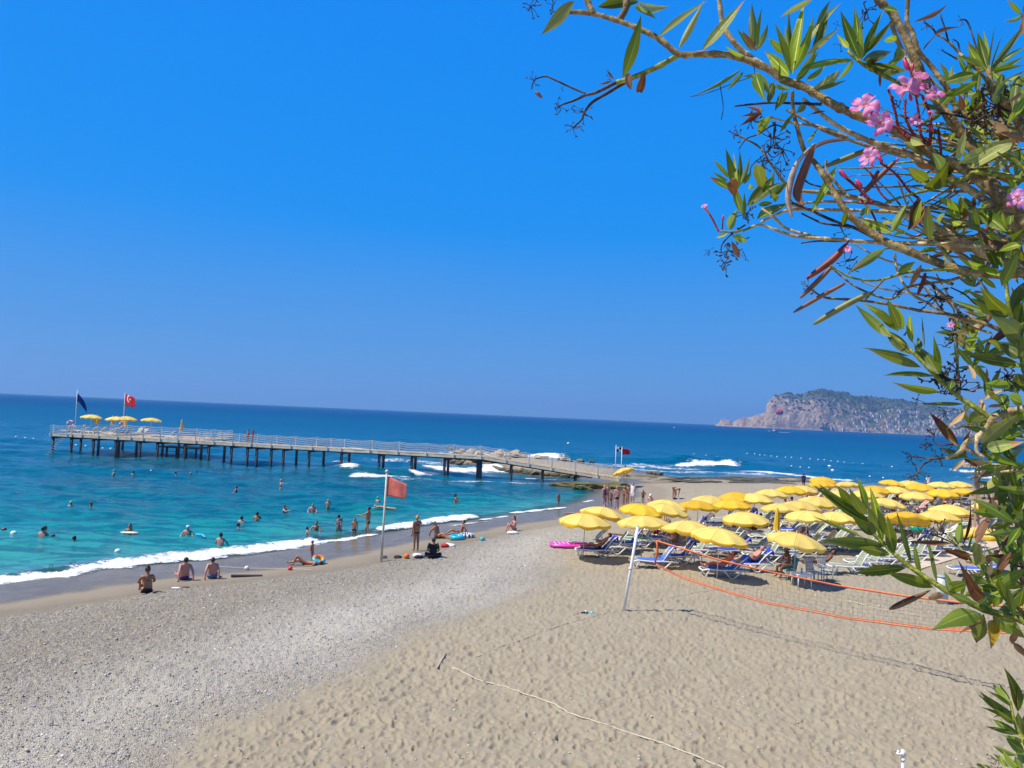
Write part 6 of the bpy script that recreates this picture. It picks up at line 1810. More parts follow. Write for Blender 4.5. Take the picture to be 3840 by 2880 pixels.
# air mattress
p = G(2145, 2052); root = thing("air_mattress", "pink and purple inflatable mattress lying left of the first lounger", "air mattress", p, 0.12)
mb = MB(); mb2 = MB()
for i in range(9):
    x0 = -0.95 + i * 0.21
    mb.ball((x0, 0, 0.13), (0.14, 0.42, 0.085), 10, 7)
for i in range(8): mb2.box((-0.84 + i * 0.21, 0, 0.19), (0.05, 0.6, 0.02))
mb.tube([(-0.98, -.4, .12), (-1.05, 0, .13), (-0.98, .4, .12), (0, .44, .12), (0.85, .42, .14), (0.95, 0, .2), (0.85, -.42, .14), (0, -.44, .12)], 0.085, 8, closed=True)
mb.build("tubes", M_pink, root, None, True); mb2.build("ridges", mat("float_lilac", (0.72, 0.55, 0.85), 0.4), root)
MB().ball((0.75, 0, 0.20), (0.26, 0.46, 0.12), 12, 7).build("pillow", M_purp, root, None, True)
# things around the flagpole
rrm = random.Random(3)
def heap(px, py, n, cols, label, sp=0.25):
    p = G(px, py); root = thing("pile_of_belongings", label, "belongings", p)
    for i in range(n):
        m2 = MB(); s = rrm.uniform(0.08, 0.17)
        bm = bmesh.new(); bmesh.ops.create_icosphere(bm, subdivisions=2, radius=1)
        for v in bm.verts: v.co *= 1 + 0.35 * (vnoise(v.co.x * 2 + i * 7, v.co.y * 2 + v.co.z * 2, i) - 0.5)
        vs = [(v.co.x * s * 1.4, v.co.y * s, v.co.z * s * 0.7) for v in bm.verts]; fs = [tuple(w.index for w in f.verts) for f in bm.faces]; bm.free()
        m2.add(vs, fs).build("bundle", M_cl(cols[i % len(cols)]), root, (rrm.uniform(-sp, sp), rrm.uniform(-sp, sp) * 0.7, s * 0.5), True)
heap(*C2(1395, 1592), 6, ["white", "black", "grey", "navy"], "pile of black and white towels and bags left of the person in black", 0.30)
o = MB().ball((0, 0, .1), .13, 12, 9).build("ball", M_cl("orange"), None, G(*C2(1300, 1600)), True); tag(o, "orange ball beside the pile of belongings", "ball")
heap(*C2(1180, 1605), 4, ["black", "brown", "grey"], "dark shoes and small things right of the foot of the flagpole", 0.45)
heap(*C2(1660, 1500), 3, ["white", "white", "red"], "small white slippers and cloth behind the person in black", 0.2)
o = MB().cyl((0, 0, 0), .10, .20, 12, r2=.13).build("bucket", M_cl("turquoise"), None, G(*C2(1957, 1450)), True); tag(o, "small turquoise toy bucket on the shingle", "bucket")
p = G(660, 2208); root = thing("sandals", "white sandals lying on the shingle right of the woman sitting leftmost", "sandals", p)
MB().ball((0, 0, .03), (.18, .08, .03), 10, 5).build("sandal", M_cl("white"), root, None, True); MB().ball((.28, .15, .03), (.16, .06, .03), 10, 5).build("sandal", M_cl("brown"), root, None, True)
heap(*C3(1700, 720), 3, ["black", "navy"], "dark towel and bag at the feet of the bending person", 0.4)
heap(*C3(1165, 895), 2, ["turquoise", "white"], "light blue cloth on the sand behind the first umbrella", 0.2)
heap(*C3(275, 1022), 2, ["white"], "white slippers in front of the woman sitting alone", 0.15)
# buoys
M_bw = mat("buoy_white", (0.85, 0.85, 0.85), 0.4); M_br = mat("buoy_dark_red", (0.22, 0.02, 0.03), 0.4)
def buoy(px, py, r, lab, grp, mt=M_bw):
    p = at_z(px, py, 0.02)
    me_ = BUOY.setdefault((r, mt.name), MB().ball((0, 0, 0), (r, r, r * 0.85), 8, 6).mesh("buoy", mt, True))
    o = link("buoy", me_, None, (p.x, p.y, 0.03)); tag(o, lab, "buoy", grp)
BUOY = {}
line1 = [(2780, 1695), (2802, 1701), (2830, 1702), (2850, 1706), (2868, 1708), (2892, 1711), (2914, 1713), (2946, 1715), (2968, 1716), (3004, 1719), (3038, 1721), (3068, 1724), (3091, 1725), (3116, 1729), (3142, 1731), (3166, 1734), (3198, 1737), (3235, 1740), (3274, 1744), (3311, 1747), (3345, 1751)]
line2 = [(2602, 1702), (2648, 1707), (2690, 1713), (2710, 1716), (2730, 1719), (2756, 1723), (2779, 1727), (2802, 1731), (2828, 1734), (2850, 1738), (2871, 1741), (2968, 1748), (3001, 1752), (3034, 1754), (3088, 1761), (3262, 1787), (3312, 1792)]
for q in line1: buoy(q[0], q[1], 0.17, "white float in the upper swimming line off the far beach", "floats of the upper swimming line")
for q in line2: buoy(q[0], q[1], 0.15, "white float in the lower swimming line off the far beach", "floats of the lower swimming line")
for q in [(60, 1638), (95, 1643), (125, 1646), (170, 1651), (182, 1654), (285, 1670), (305, 1671), (322, 1673), (352, 1676), (385, 1682), (415, 1683)]: buoy(q[0], q[1], 0.16, "small white float in the line under the pier platform", "floats under the pier platform")
buoy(3110, 1751, 0.4, "larger white float just above the lower swimming line", None); buoy(3122, 1765, 0.3, "white float lowest and alone before the farthest umbrella", None)
buoy(51, 1985 + 16, 0.16, "small white float nearest the left edge in the turquoise water", None); buoy(441, 2068, 0.14, "white ball floating just off the surf", None, M_bw); buoy(547, 2086, 0.12, "dark red ball floating just off the surf", None, M_br); buoy(15, 1987, 0.13, "dark red float at the very left edge", None, M_br)
buoy(2131, 1663, 0.35, "white float far out above the pier ramp", None); buoy(2528, 1604, 0.9, "tiny white float near the horizon left of the headland", None)
# noodle and board
p = at_z(735, 2004, 0.03); q = at_z(770, 2016, 0.04); o = MB().tube([Vector((0, 0, 0)), (q - p) * 0.5 + Vector((.05, .1, .05)), q - p], .05, 8).build("swim_noodle", mat("noodle", (0.05, 0.45, 0.80), 0.5), None, p, True); tag(o, "light blue swim noodle floating beside the man in the white cap", "noodle")
p = at_z(486, 1997, 0.05); o = MB().ball((0, 0, 0), (.5, .2, .05), 12, 6).build("float_board", mat("board_cream", (0.75, 0.68, 0.5), 0.5), None, p, True); tag(o, "pale float board under the arms of the swimming woman", "board")
# side tables
def side_table(px, py, lab, h=0.45, s=0.45):
    p = G(px, py); root = thing("side_table", lab, "table", p, 0.1, "white side tables")
    MB().box((0, 0, h), (s, s, 0.035)).box((0, 0, h - 0.045), (s - 0.06, s - 0.06, 0.05)).build("table_top", M_white, root)
    lm = MB().tube([(0, 0, h - 0.03), (0.02, 0.02, 0)], [0.028, 0.02], 6).mesh("leg", M_white, True)
    for i, (x, y) in enumerate(((-1, -1), (1, -1), (1, 1), (-1, 1))):
        o = link("leg", lm, root, (x * (s / 2 - .05), y * (s / 2 - .05), 0)); o.rotation_euler = (0, 0, math.atan2(y, x) - 0.78)
side_table(3005, 2200, "white plastic table in front of the woman in the black sun hat", 0.5, 0.6)
side_table(2612, 2110, "white plastic table right of the blue towels by the net", 0.45, 0.42); side_table(2500, 2045, "white plastic table between the loungers behind the net post", 0.45, 0.42)
pt = G(3005, 2200); o = MB().cyl((0, 0, .52), .035, .2, 10).cyl((0, 0, .72), .014, .03, 8).build("water_bottle", mat("bottle_blue", (0.25, 0.45, 0.55), 0.15), None, pt, True); tag(o, "water bottle standing on the white table in front", "bottle")
# plastic chairs
def chair(p, rz, lab, mt, grp=None):
    root = thing("plastic_chair", lab, "chair", p, rz, grp)
    MB().box((0, 0, .42), (.46, .44, .03)).build("seat", mt, root)
    b = MB()
    for i in range(5): b.box((-.16 + i * .08, -.25 - .04, .66), (.05, .02, .44), Matrix.Rotation(0.2, 3, 'X'))
    b.box((0, -.335, .88), (.44, .03, .07)).box((0, -.24, .47), (.42, .03, .05)); b.build("backrest", mt, root)
    lm = MB().tube([(0, 0, .42), (0.02, 0.03, 0)], [.026, .018], 6).mesh("leg", mt, True)
    for x in (-.2, .2):
        for y in (-.2, .2): link("leg", lm, root, (x, y, 0))
        MB().tube([(x, .18, .42), (x, .18, .64), (x, -.26, .66)], .018, 6).build("armrest", mt, root, None, True)
M_gp = mat("grey_plastic", (0.42, 0.46, 0.46), 0.5)
chair(Lp(2957, 2172) + Vector((0, 0.05, -0.05)), R(105), "teal edged chair of the woman in the black sun hat", mat("teal_plastic", (0.05, 0.35, 0.38), 0.5)); chair(Lp(3052, 2185), R(200), "left grey plastic chair right of the white table", M_gp, "grey chairs right of the table"); chair(Lp(3095, 2178), R(190), "right grey plastic chair right of the white table", M_gp, "grey chairs right of the table")
chair(pC_ + Vector((0, 0, 0)), R(180), "folding chair of the lifeguard at the foot of the pier", M_gp)

# wooden watchtower behind the right umbrellas
M_wood = mat("weathered_wood", (0.46, 0.33, 0.19), 0.8, 0.25, 4); M_reed = mat("thatch", (0.50, 0.40, 0.26), 0.95, 0.35, 12, bmp=0.8, bscale=25)
dW = 46.0; w0 = at_depth(3657, 1872, dW); w1 = at_depth(3745, 1876, dW); wz = w0.z
tw = thing("watchtower", "wooden lifeguard watchtower with railing and flat thatched roof, behind the leaves", "watchtower", (w0.x, w0.y, 0.8), R(-37))
WW, WD = 2.7, 2.2; dz = wz - 0.8
pm = MB().box((0, 0, (dz + 2.05) / 2), (.12, .12, dz + 2.05)).mesh("post", M_wood)
for (x, y) in ((0, 0), (WW, 0), (0, WD), (WW, WD)): link("post", pm, tw, (x, y, 0))
bx = MB()
for i in range(15): bx.box((WW / 2, 0.05 + i * WD / 14.6, dz + 0.01), (WW + .3, .14, .04))
bx.build("deck", M_wood, tw); MB().box((WW / 2, -.02, dz - .1), (WW + .2, .07, .18)).box((WW / 2, WD + .02, dz - .1), (WW + .2, .07, .18)).build("deck_beam", M_wood, tw)
for (a, b) in (((0, 0), (WW, 0)), ((0, 0), (0, WD)), ((WW, 0), (WW, WD)), ((0, WD), (WW, WD))):
    A_, B_ = Vector((*a, 0)), Vector((*b, 0)); MB().bar(A_ + Vector((0, 0, dz + .98)), B_ + Vector((0, 0, dz + .98)), .05, .10).build("handrail", M_wood, tw)
    bal = MB().box((0, 0, 0.48), (.055, .055, .92)).mesh("baluster", M_wood) if a == (0, 0) and b == (WW, 0) else bal
    n_ = 9
    for i in range(1, n_): link("baluster", bal, tw, A_.lerp(B_, i / n_) + Vector((0, 0, dz + .02)))
MB().box((WW / 2, WD / 2, dz + 2.12), (WW + 1.2, WD + 1.2, .14)).build("roof", M_reed, tw)
rf_ = MB(); 
for i in range(60): 
    x = random.uniform(-.6, WW + .6); rf_.bar((x, -.62, dz + 2.16), (x + random.uniform(-.1, .1), -.66, dz + 1.96), .05, .02)
tag(rf_.build("thatch_fringe", M_reed, tw), None, None, None, "stuff")
lt = MB(); 
for i in range(9): lt.box((-.5, .5 + i * 0.0 + (i - 4) * -.12, .25 + i * .26), (.5, .05, .06))
lt.bar((-.75, 1.1, 0), (-.75, -.1, dz), .05, .08).bar((-.25, 1.1, 0), (-.25, -.1, dz), .05, .08); lt.build("ladder", M_wood, tw)
# pale path
pp = [G(a, b) for a, b in [(3400, 2112), (3455, 2136), (3560, 2104), (3860, 2020), (3990, 1985), (3990, 1940), (3840, 1965), (3560, 2066)]]
mb = MB(); c0 = pp[0]; n = len(pp)
mb.add([p - c0 + Vector((0, 0, .05)) for p in pp] + [p - c0 + Vector((0, 0, -.05)) for p in pp], [tuple(range(n))[::-1], tuple(range(n, 2 * n))] + [(i, (i + 1) % n, n + (i + 1) % n, n + i) for i in range(n)])
o = mb.build("path", mat("path_concrete", (0.56, 0.47, 0.36), 0.9, 0.1, 2), None, c0); tag(o, "pale concrete path on the sand to the right", None, None, "structure")

# motor boat and its parachute
pb_ = at_z(2900, 1620, 0.0)
bt = thing("motor_boat", "small white motor boat with its wake below the headland", "boat", pb_, math.pi)
sc_ = pb_.y / 2773 * 34
hull = MB(); 
secs = [(-.5, .16, .10), (-.2, .17, .11), (.15, .15, .12), (.38, .08, .15), (.5, .01, .18)]
for (x, w_, h_) in secs: pass
vs = []; 
for (x, w_, h_) in secs: vs += [(x * sc_, -w_ * sc_, h_ * sc_), (x * sc_, 0, -.05 * sc_), (x * sc_, w_ * sc_, h_ * sc_)]
fs = []
for i in range(len(secs) - 1):
    a = i * 3; fs += [(a, a + 1, a + 4, a + 3), (a + 1, a + 2, a + 5, a + 4), (a + 2, a, a + 3, a + 5)]
fs += [(0, 2, 1), (12, 13, 14)]
hull.add(vs, fs).build("hull", M_white, bt)
MB().box((-.05 * sc_, 0, .18 * sc_), (.22 * sc_, .2 * sc_, .16 * sc_), taper=.8).build("cabin", M_white, bt); MB().box((-.05 * sc_, 0, .20 * sc_), (.232 * sc_, .18 * sc_, .05 * sc_)).build("window", mat("far_window", (0.06, 0.08, 0.11), 0.2), bt)
MB().cyl((-.1 * sc_, 0, .25 * sc_), .01 * sc_, .3 * sc_, 6).build("mast", M_white, bt)
w_ = MB().ball((0, 0, 0), (sc_ * .9, sc_ * .12, .15), 14, 5).build("wake", mat("foam_white", (0.8, 0.83, 0.85), 0.9), bt, (-1.1 * sc_, 0, 0.05), True)
dpar = 2400.0; pp_ = at_depth(2923, 1545, dpar); rp = 15.5 * dpar / 2773
ps = thing("parasail", "red parasail canopy flying in front of the castle cliff", "parasail", pp_)
vs, fs = [], []; NA = 20
for i in range(6):
    q = i / 5 * 1.35
    for j in range(NA): a = 2 * math.pi * j / NA; f = 1 - 0.05 * (j % 2); vs.append((rp * math.sin(q) * math.cos(a) * f, -rp * math.cos(q) * 0.5 + rp * .1, rp * math.sin(q) * math.sin(a) * .78 * f))
for i in range(5):
    for j in range(NA): fs.append((i * NA + j, i * NA + (j + 1) % NA, (i + 1) * NA + (j + 1) % NA, (i + 1) * NA + j))
pm_ = MB().add(vs, fs); pm_.mi = [1 if (k % NA) in (3, 4, 9, 14, 15) and k // NA < 3 else 0 for k in range(len(fs))]
pm_.build("canopy", [mat("parasail_red", (0.62, 0.01, 0.07), 0.7), mat("parasail_pink", (0.80, 0.22, 0.30), 0.7)], ps, None, True)
MB().tube([(0, 0, -rp * .7), (rp * .3, 0, -rp * 2.2)], .35, 5).build("line", M_dark, ps)

# promenade the view is taken from (below and behind the frame)
M_prom = mat("promenade_paving", (0.45, 0.42, 0.37), 0.85, 0.15, 2)
o = MB().box((2.0, -10.0, CAM_H - 1.75), (60, 24.4, 0.3)).build("promenade", M_prom); tag(o, None, None, None, "structure")
o = MB().box((2.0, 2.26, 2.35), (60, 0.35, 5.9 - 0.01)).build("sea_wall", mat("wall_concrete", (0.42, 0.39, 0.34), 0.9, 0.2, 1)); tag(o, "concrete sea wall below the promenade", "wall")

# ------------------------------------------------------------------ oleander reaching in from the right
CR = {"A": (1920, 0, 2.304), "B": (2880, 0, 2.304), "C": (2600, 500, 2.304), "D": (2880, 700, 2.304), "E": (2880, 1400, 2.304), "F": (2880, 1700, 2.304), "H": (3560, 2400, 3.457),
      "R": (3400, 300, 2.766), "S": (3400, 900, 2.766), "G": (3400, 1500, 2.766), "T": (3400, 0, 4.148), "N": (0, 0, 1.0)}
def cc(c, x, y): a, b, k = CR[c]; return a + x / k, b + y / k
def dep(px, py): return 1.92 - 0.42 * (px - 2000) / 1840 - 0.10 * max(0, (py - 1500) / 1300)
OR_ = at_depth(4150, 2700, 1.5); OR_.z = CAM_H - 1.6
ole = thing("oleander_shrub", "large oleander with pink flowers, long leaves and bare tan branches filling the right side", "shrub", OR_)
inv = lambda p: Vector(p) - OR_
def pt3(px, py, off=0.0):
    return at_depth(px, py, dep(px, py) + off)
rz_ = random.Random(21)
# materials
def bark(name, c1, c2, rough=0.75):
    mt, nt, bs, out = nodes_of(name); co = N(nt, "ShaderNodeTexCoord").outputs["Object"]
    f = noise(nt, 45, 5, 0.7, co)
    c = ramp(nt, f, [(0.40, tuple(v * .72 for v in c1)), (0.50, c1), (0.62, c2)])
    c = mix(nt, maprange(nt, noise(nt, 160, 3, 0.6, co), 0.62, 0.72, 0, 0.6), c, tuple(min(1, v * 1.7) for v in c2))
    nt.links.new(c, bs.inputs["Base Color"]); bs.inputs["Roughness"].default_value = rough; bs.inputs["Specular IOR Level"].default_value = 0.3
    bump(nt, bs, f, 1.0, 0.006); return mt
BK = {"pale": bark("bark_pale", (0.40, 0.29, 0.14), (0.68, 0.55, 0.31)), "olive": bark("bark_olive", (0.20, 0.14, 0.055), (0.44, 0.33, 0.14)), "green": bark("stem_green", (0.17, 0.20, 0.02), (0.40, 0.40, 0.06), 0.5),
      "dark": bark("twig_dark", (0.045, 0.028, 0.022), (0.13, 0.085, 0.06)), "red": bark("stem_red", (0.16, 0.012, 0.012), (0.33, 0.04, 0.03), 0.5)}
def leaf_mat(name, c, rib, tip=None, tthr=0.75, back=None, trans=0.35, tcol=(0.36, 0.44, 0.01), rough=0.34):
    mt, nt, bs, out = nodes_of(name)
    uv = N(nt, "ShaderNodeUVMap"); sp = N(nt, "ShaderNodeSeparateXYZ"); nt.links.new(uv.outputs[0], sp.inputs[0]); U, Vv = sp.outputs[0], sp.outputs[1]
    co = N(nt, "ShaderNodeTexCoord").outputs["Object"]; oi = N(nt, "ShaderNodeObjectInfo").outputs["Random"]
    n1 = noise(nt, 3.5, 4, 0.6, co)
    base = ramp(nt, n1, [(0.3, tuple(v * 0.72 for v in c)), (0.7, tuple(v * 1.25 for v in c))])
    vein = N(nt, "ShaderNodeTexWave", wave_type='BANDS'); 
    au = math_(nt, 'ABSOLUTE', math_(nt, 'SUBTRACT', U, 0.5))
    ph = math_(nt, 'SUBTRACT', math_(nt, 'MULTIPLY', Vv, 160.0), math_(nt, 'MULTIPLY', au, 60.0))
    vn = maprange(nt, math_(nt, 'SINE', ph), 0.5, 1.0, 0.0, 0.22)
    base = mix(nt, vn, base, rib)
    base = mix(nt, maprange(nt, au, 0.055, 0.028, 0.0, 1.0), base, rib)
    if tip:
        tv = math_(nt, 'ADD', Vv, math_(nt, 'ADD', math_(nt, 'MULTIPLY', math_(nt, 'SUBTRACT', noise(nt, 6, 3, 0.6, co), 0.5), 0.16), math_(nt, 'MULTIPLY', math_(nt, 'SUBTRACT', oi, 0.5), 0.25)))
        base = mix(nt, maprange(nt, tv, tthr, tthr + 0.03), base, tip)
    hs = N(nt, "ShaderNodeHueSaturation"); nt.links.new(base, hs.inputs["Color"])
    nt.links.new(maprange(nt, oi, 0, 1, 0.55, 1.6, False), hs.inputs["Value"]); nt.links.new(maprange(nt, oi, 0, 1, 0.485, 0.512, False), hs.inputs["Hue"])
    base = hs.outputs[0]
    ge = N(nt, "ShaderNodeNewGeometry")
    top = base if back is None else mix(nt, math_(nt, 'MULTIPLY', ge.outputs["Backfacing"], 0.6), base, back)
    nt.links.new(top, bs.inputs["Base Color"]); bs.inputs["Roughness"].default_value = rough; bs.inputs["Specular IOR Level"].default_value = 0.28
    bump(nt, bs, math_(nt, 'ADD', math_(nt, 'MULTIPLY', n1, 0.6), math_(nt, 'MULTIPLY', math_(nt, 'SINE', ph), 0.05)), 0.35, 0.02)
    tr = N(nt, "ShaderNodeBsdfTranslucent"); nt.links.new(mix(nt, 0.65, base, tcol), tr.inputs["Color"])
    ms = N(nt, "ShaderNodeMixShader"); ms.inputs[0].default_value = trans
    nt.links.new(bs.outputs[0], ms.inputs[1]); nt.links.new(tr.outputs[0], ms.inputs[2]); nt.links.new(ms.outputs[0], out.inputs["Surface"])
    return mt
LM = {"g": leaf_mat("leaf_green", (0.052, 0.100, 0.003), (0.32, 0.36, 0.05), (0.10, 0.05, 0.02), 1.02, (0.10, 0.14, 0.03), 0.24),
      "l": leaf_mat("leaf_lit_green", (0.175, 0.235, 0.006), (0.54, 0.54, 0.11), (0.22, 0.12, 0.05), 0.98, (0.20, 0.27, 0.06), 0.36, (0.32, 0.50, 0.03)),  # sunlight on lit leaves put into a lighter green; also the pale undersides
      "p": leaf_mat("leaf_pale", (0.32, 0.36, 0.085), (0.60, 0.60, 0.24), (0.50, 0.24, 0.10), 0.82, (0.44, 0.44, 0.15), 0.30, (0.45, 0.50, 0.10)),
      "o": leaf_mat("leaf_brown_tipped", (0.085, 0.14, 0.005), (0.34, 0.40, 0.07), (0.19, 0.09, 0.035), 0.68, (0.2, 0.22, 0.08), 0.30),
      "b": leaf_mat("leaf_dry", (0.115, 0.045, 0.022), (0.20, 0.10, 0.05), None, 1, (0.26, 0.15, 0.08), 0.15, (0.35, 0.12, 0.03), 0.6),
      "t": leaf_mat("leaf_tan", (0.40, 0.26, 0.13), (0.52, 0.38, 0.22), (0.18, 0.09, 0.05), 0.9, (0.5, 0.35, 0.2), 0.25, (0.6, 0.35, 0.1), 0.7),
      "y": leaf_mat("leaf_yellow", (0.42, 0.30, 0.02), (0.5, 0.4, 0.1), (0.14, 0.06, 0.02), 0.7, (0.4, 0.3, 0.05), 0.3, (0.7, 0.5, 0.02)),
      "r": leaf_mat("leaf_red", (0.22, 0.12, 0.012), (0.30, 0.22, 0.05), (0.26, 0.035, 0.015), 0.55, (0.2, 0.1, 0.03), 0.25, (0.5, 0.12, 0.02))}
def leaf_mesh(curl, twist, fold, wav, seed, mt):
    r = random.Random(seed); NL, NW = 12, 4
    vs, uvs, fs = [], [], []
    for i in range(NL + 1):
        v = i / NL
        w = (math.sin(math.pi * min(1, (v * 0.97 + 0.03)) ** 0.85) ** 1.05) * (1 - 0.12 * v) if v < 1 else 0
        if v < 0.10: w *= (0.16 + v * 8.4)
        if i == NL: w = 0.012
        a = curl * v; y = (math.sin(a) / curl if abs(curl) > 1e-3 else v); z = ((1 - math.cos(a)) / curl if abs(curl) > 1e-3 else 0)
        tw = twist * v
        for j in range(NW + 1):
            u = j / NW - 0.5; x = u * w; zz = abs(u) * w * fold + wav * math.sin(v * 11 + (3 if u > 0 else 0)) * abs(u) * w
            X = x * math.cos(tw) - zz * math.sin(tw) * 0.13; Z = x * math.sin(tw) * 0.13 + zz * 0.13
            vs.append((X, y - Z * math.sin(a), z + Z * math.cos(a))); uvs.append((u + 0.5, v))
    for i in range(NL):
        for j in range(NW):
            a = i * (NW + 1) + j; fs.append((a, a + 1, a + NW + 2, a + NW + 1))
    me = bpy.data.meshes.new("leaf"); me.from_pydata(vs, [], fs)
    uvl = me.uv_layers.new(name="UVMap")
    for l in me.loops: uvl.data[l.index].uv = uvs[l.vertex_index]
    me.polygons.foreach_set("use_smooth", [True] * len(me.polygons)); me.materials.append(mt); me.update(); return me
VAR = [(0.25, 0.3, 0.5, 0.05), (-0.35, -0.4, 0.7, 0.08), (0.6, 0.2, 0.4, 0.1), (0.05, 0.6, 0.9, 0.03), (-0.7, 0.3, 0.6, 0.12), (0.4, -0.7, 0.5, 0.06)]
LEAF = {}
for k, mt in LM.items():
    LEAF[k] = []
    for i, (a, b, c, d) in enumerate(VAR):
        m_ = 2.2 if k in "bt" else 1.0
        LEAF[k].append(leaf_mesh(a * m_, b * m_, c * (1.6 if k in "b" else 1), d * m_, i, mt))
LREC = []
def leaf(c, bx, by, tx, ty, w, k, off=None, doff=None, var=None):
    b, t = cc(c, bx, by), cc(c, tx, ty); s = CR[c][2]
    o0 = rz_.uniform(-0.06, 0.06) if off is None else off
    pb_, = (pt3(b[0], b[1], o0),)
    wl_ = w / s
    d1 = (rz_.uniform(-0.05, 0.05) if doff is None else doff)
    ptip = at_depth(t[0], t[1], pb_.y + d1)
    Wr = wl_ * pb_.y / F * 1.2; L0 = (ptip - pb_).length
    if L0 < 4.6 * Wr:          # a leaf pointing towards or away from us
        k_ = math.sqrt((4.6 * Wr) ** 2 - L0 ** 2) * (1 if rz_.random() < 0.6 else -1)
        ptip = at_depth(t[0], t[1], pb_.y + k_)
    ax = ptip - pb_; L = ax.length; ax.normalize()
    view = (pb_ - Vector((0, 0, CAM_H))).normalized()
    nrm = -view - ax * (-view).dot(ax); nrm.normalize()
    # light comes from the upper left: leaves show the upper side on one half, the lower side on the other
    roll = rz_.uniform(-0.65, 0.65)
    if rz_.random() < 0.45: nrm = -nrm
    q = Quaternion(ax, roll); nrm = q @ nrm
    x = ax.cross(nrm).normalized()
    W = wl_ * pb_.y / F / max(0.6, math.cos(roll)) * 1.12
    vi = rz_.randrange(6) if var is None else var
    cur = VAR[vi][0] * (2.2 if k in "bt" else 1)
    cor = Quaternion(x, -cur * 0.5)      # chord of the curled leaf runs base to tip
    M = Matrix((x, ax, nrm)).transposed()
    chord = abs(2 * math.sin(cur / 2) / cur) if abs(cur) > 1e-3 else 1
    R4 = (cor.to_matrix() @ M).to_4x4()
    LREC.append((W * L0, k, vi, Matrix.Translation(inv(pb_)) @ R4 @ Matrix.Diagonal((W, L / chord, L / chord, 1))))
def catmull(P, n=5):
    out = []
    for i in range(len(P) - 1):
        p0, p1, p2, p3 = P[max(i - 1, 0)], P[i], P[i + 1], P[min(i + 2, len(P) - 1)]
        for k in range(n):
            t = k / n
            out.append(0.5 * ((2 * p1) + (p2 - p0) * t + (2 * p0 - 5 * p1 + 4 * p2 - p3) * t * t + (3 * p1 - p0 - 3 * p2 + p3) * t * t * t))
    out.append(P[-1]); return out
def branch(pts, r0, r1, kind, off=0.0, off2=None, c="N", name="branch", node=True):
    """pts in pixels; r0, r1 thickness in pixels at start and end"""
    off2 = off if off2 is None else off2
    P3 = []
    for i, (x, y) in enumerate(pts):
        a, b = cc(c, x, y); P3.append(pt3(a, b, lerp(off, off2, i / max(1, len(pts) - 1)) + rz_.uniform(-.008, .008)))
    Q = catmull(P3, 7); n = len(Q); rs = []; acc = 0
    for i, p in enumerate(Q):
        if i: acc += (p - Q[i - 1]).length
        th = lerp(r0, r1, i / (n - 1)) * p.y / F / 2
        if node and kind != "dark": th *= 1 + 0.26 * max(0, math.sin(acc * 170)) ** 10 + rz_.uniform(-.07, .07)
        else: th *= 1 + rz_.uniform(-.12, .12)
        rs.append(th)
    mb = MB().tube([inv(p) for p in Q], rs, 8)
    return mb.build(name, BK[kind], ole, None, True)
N_ = "N"
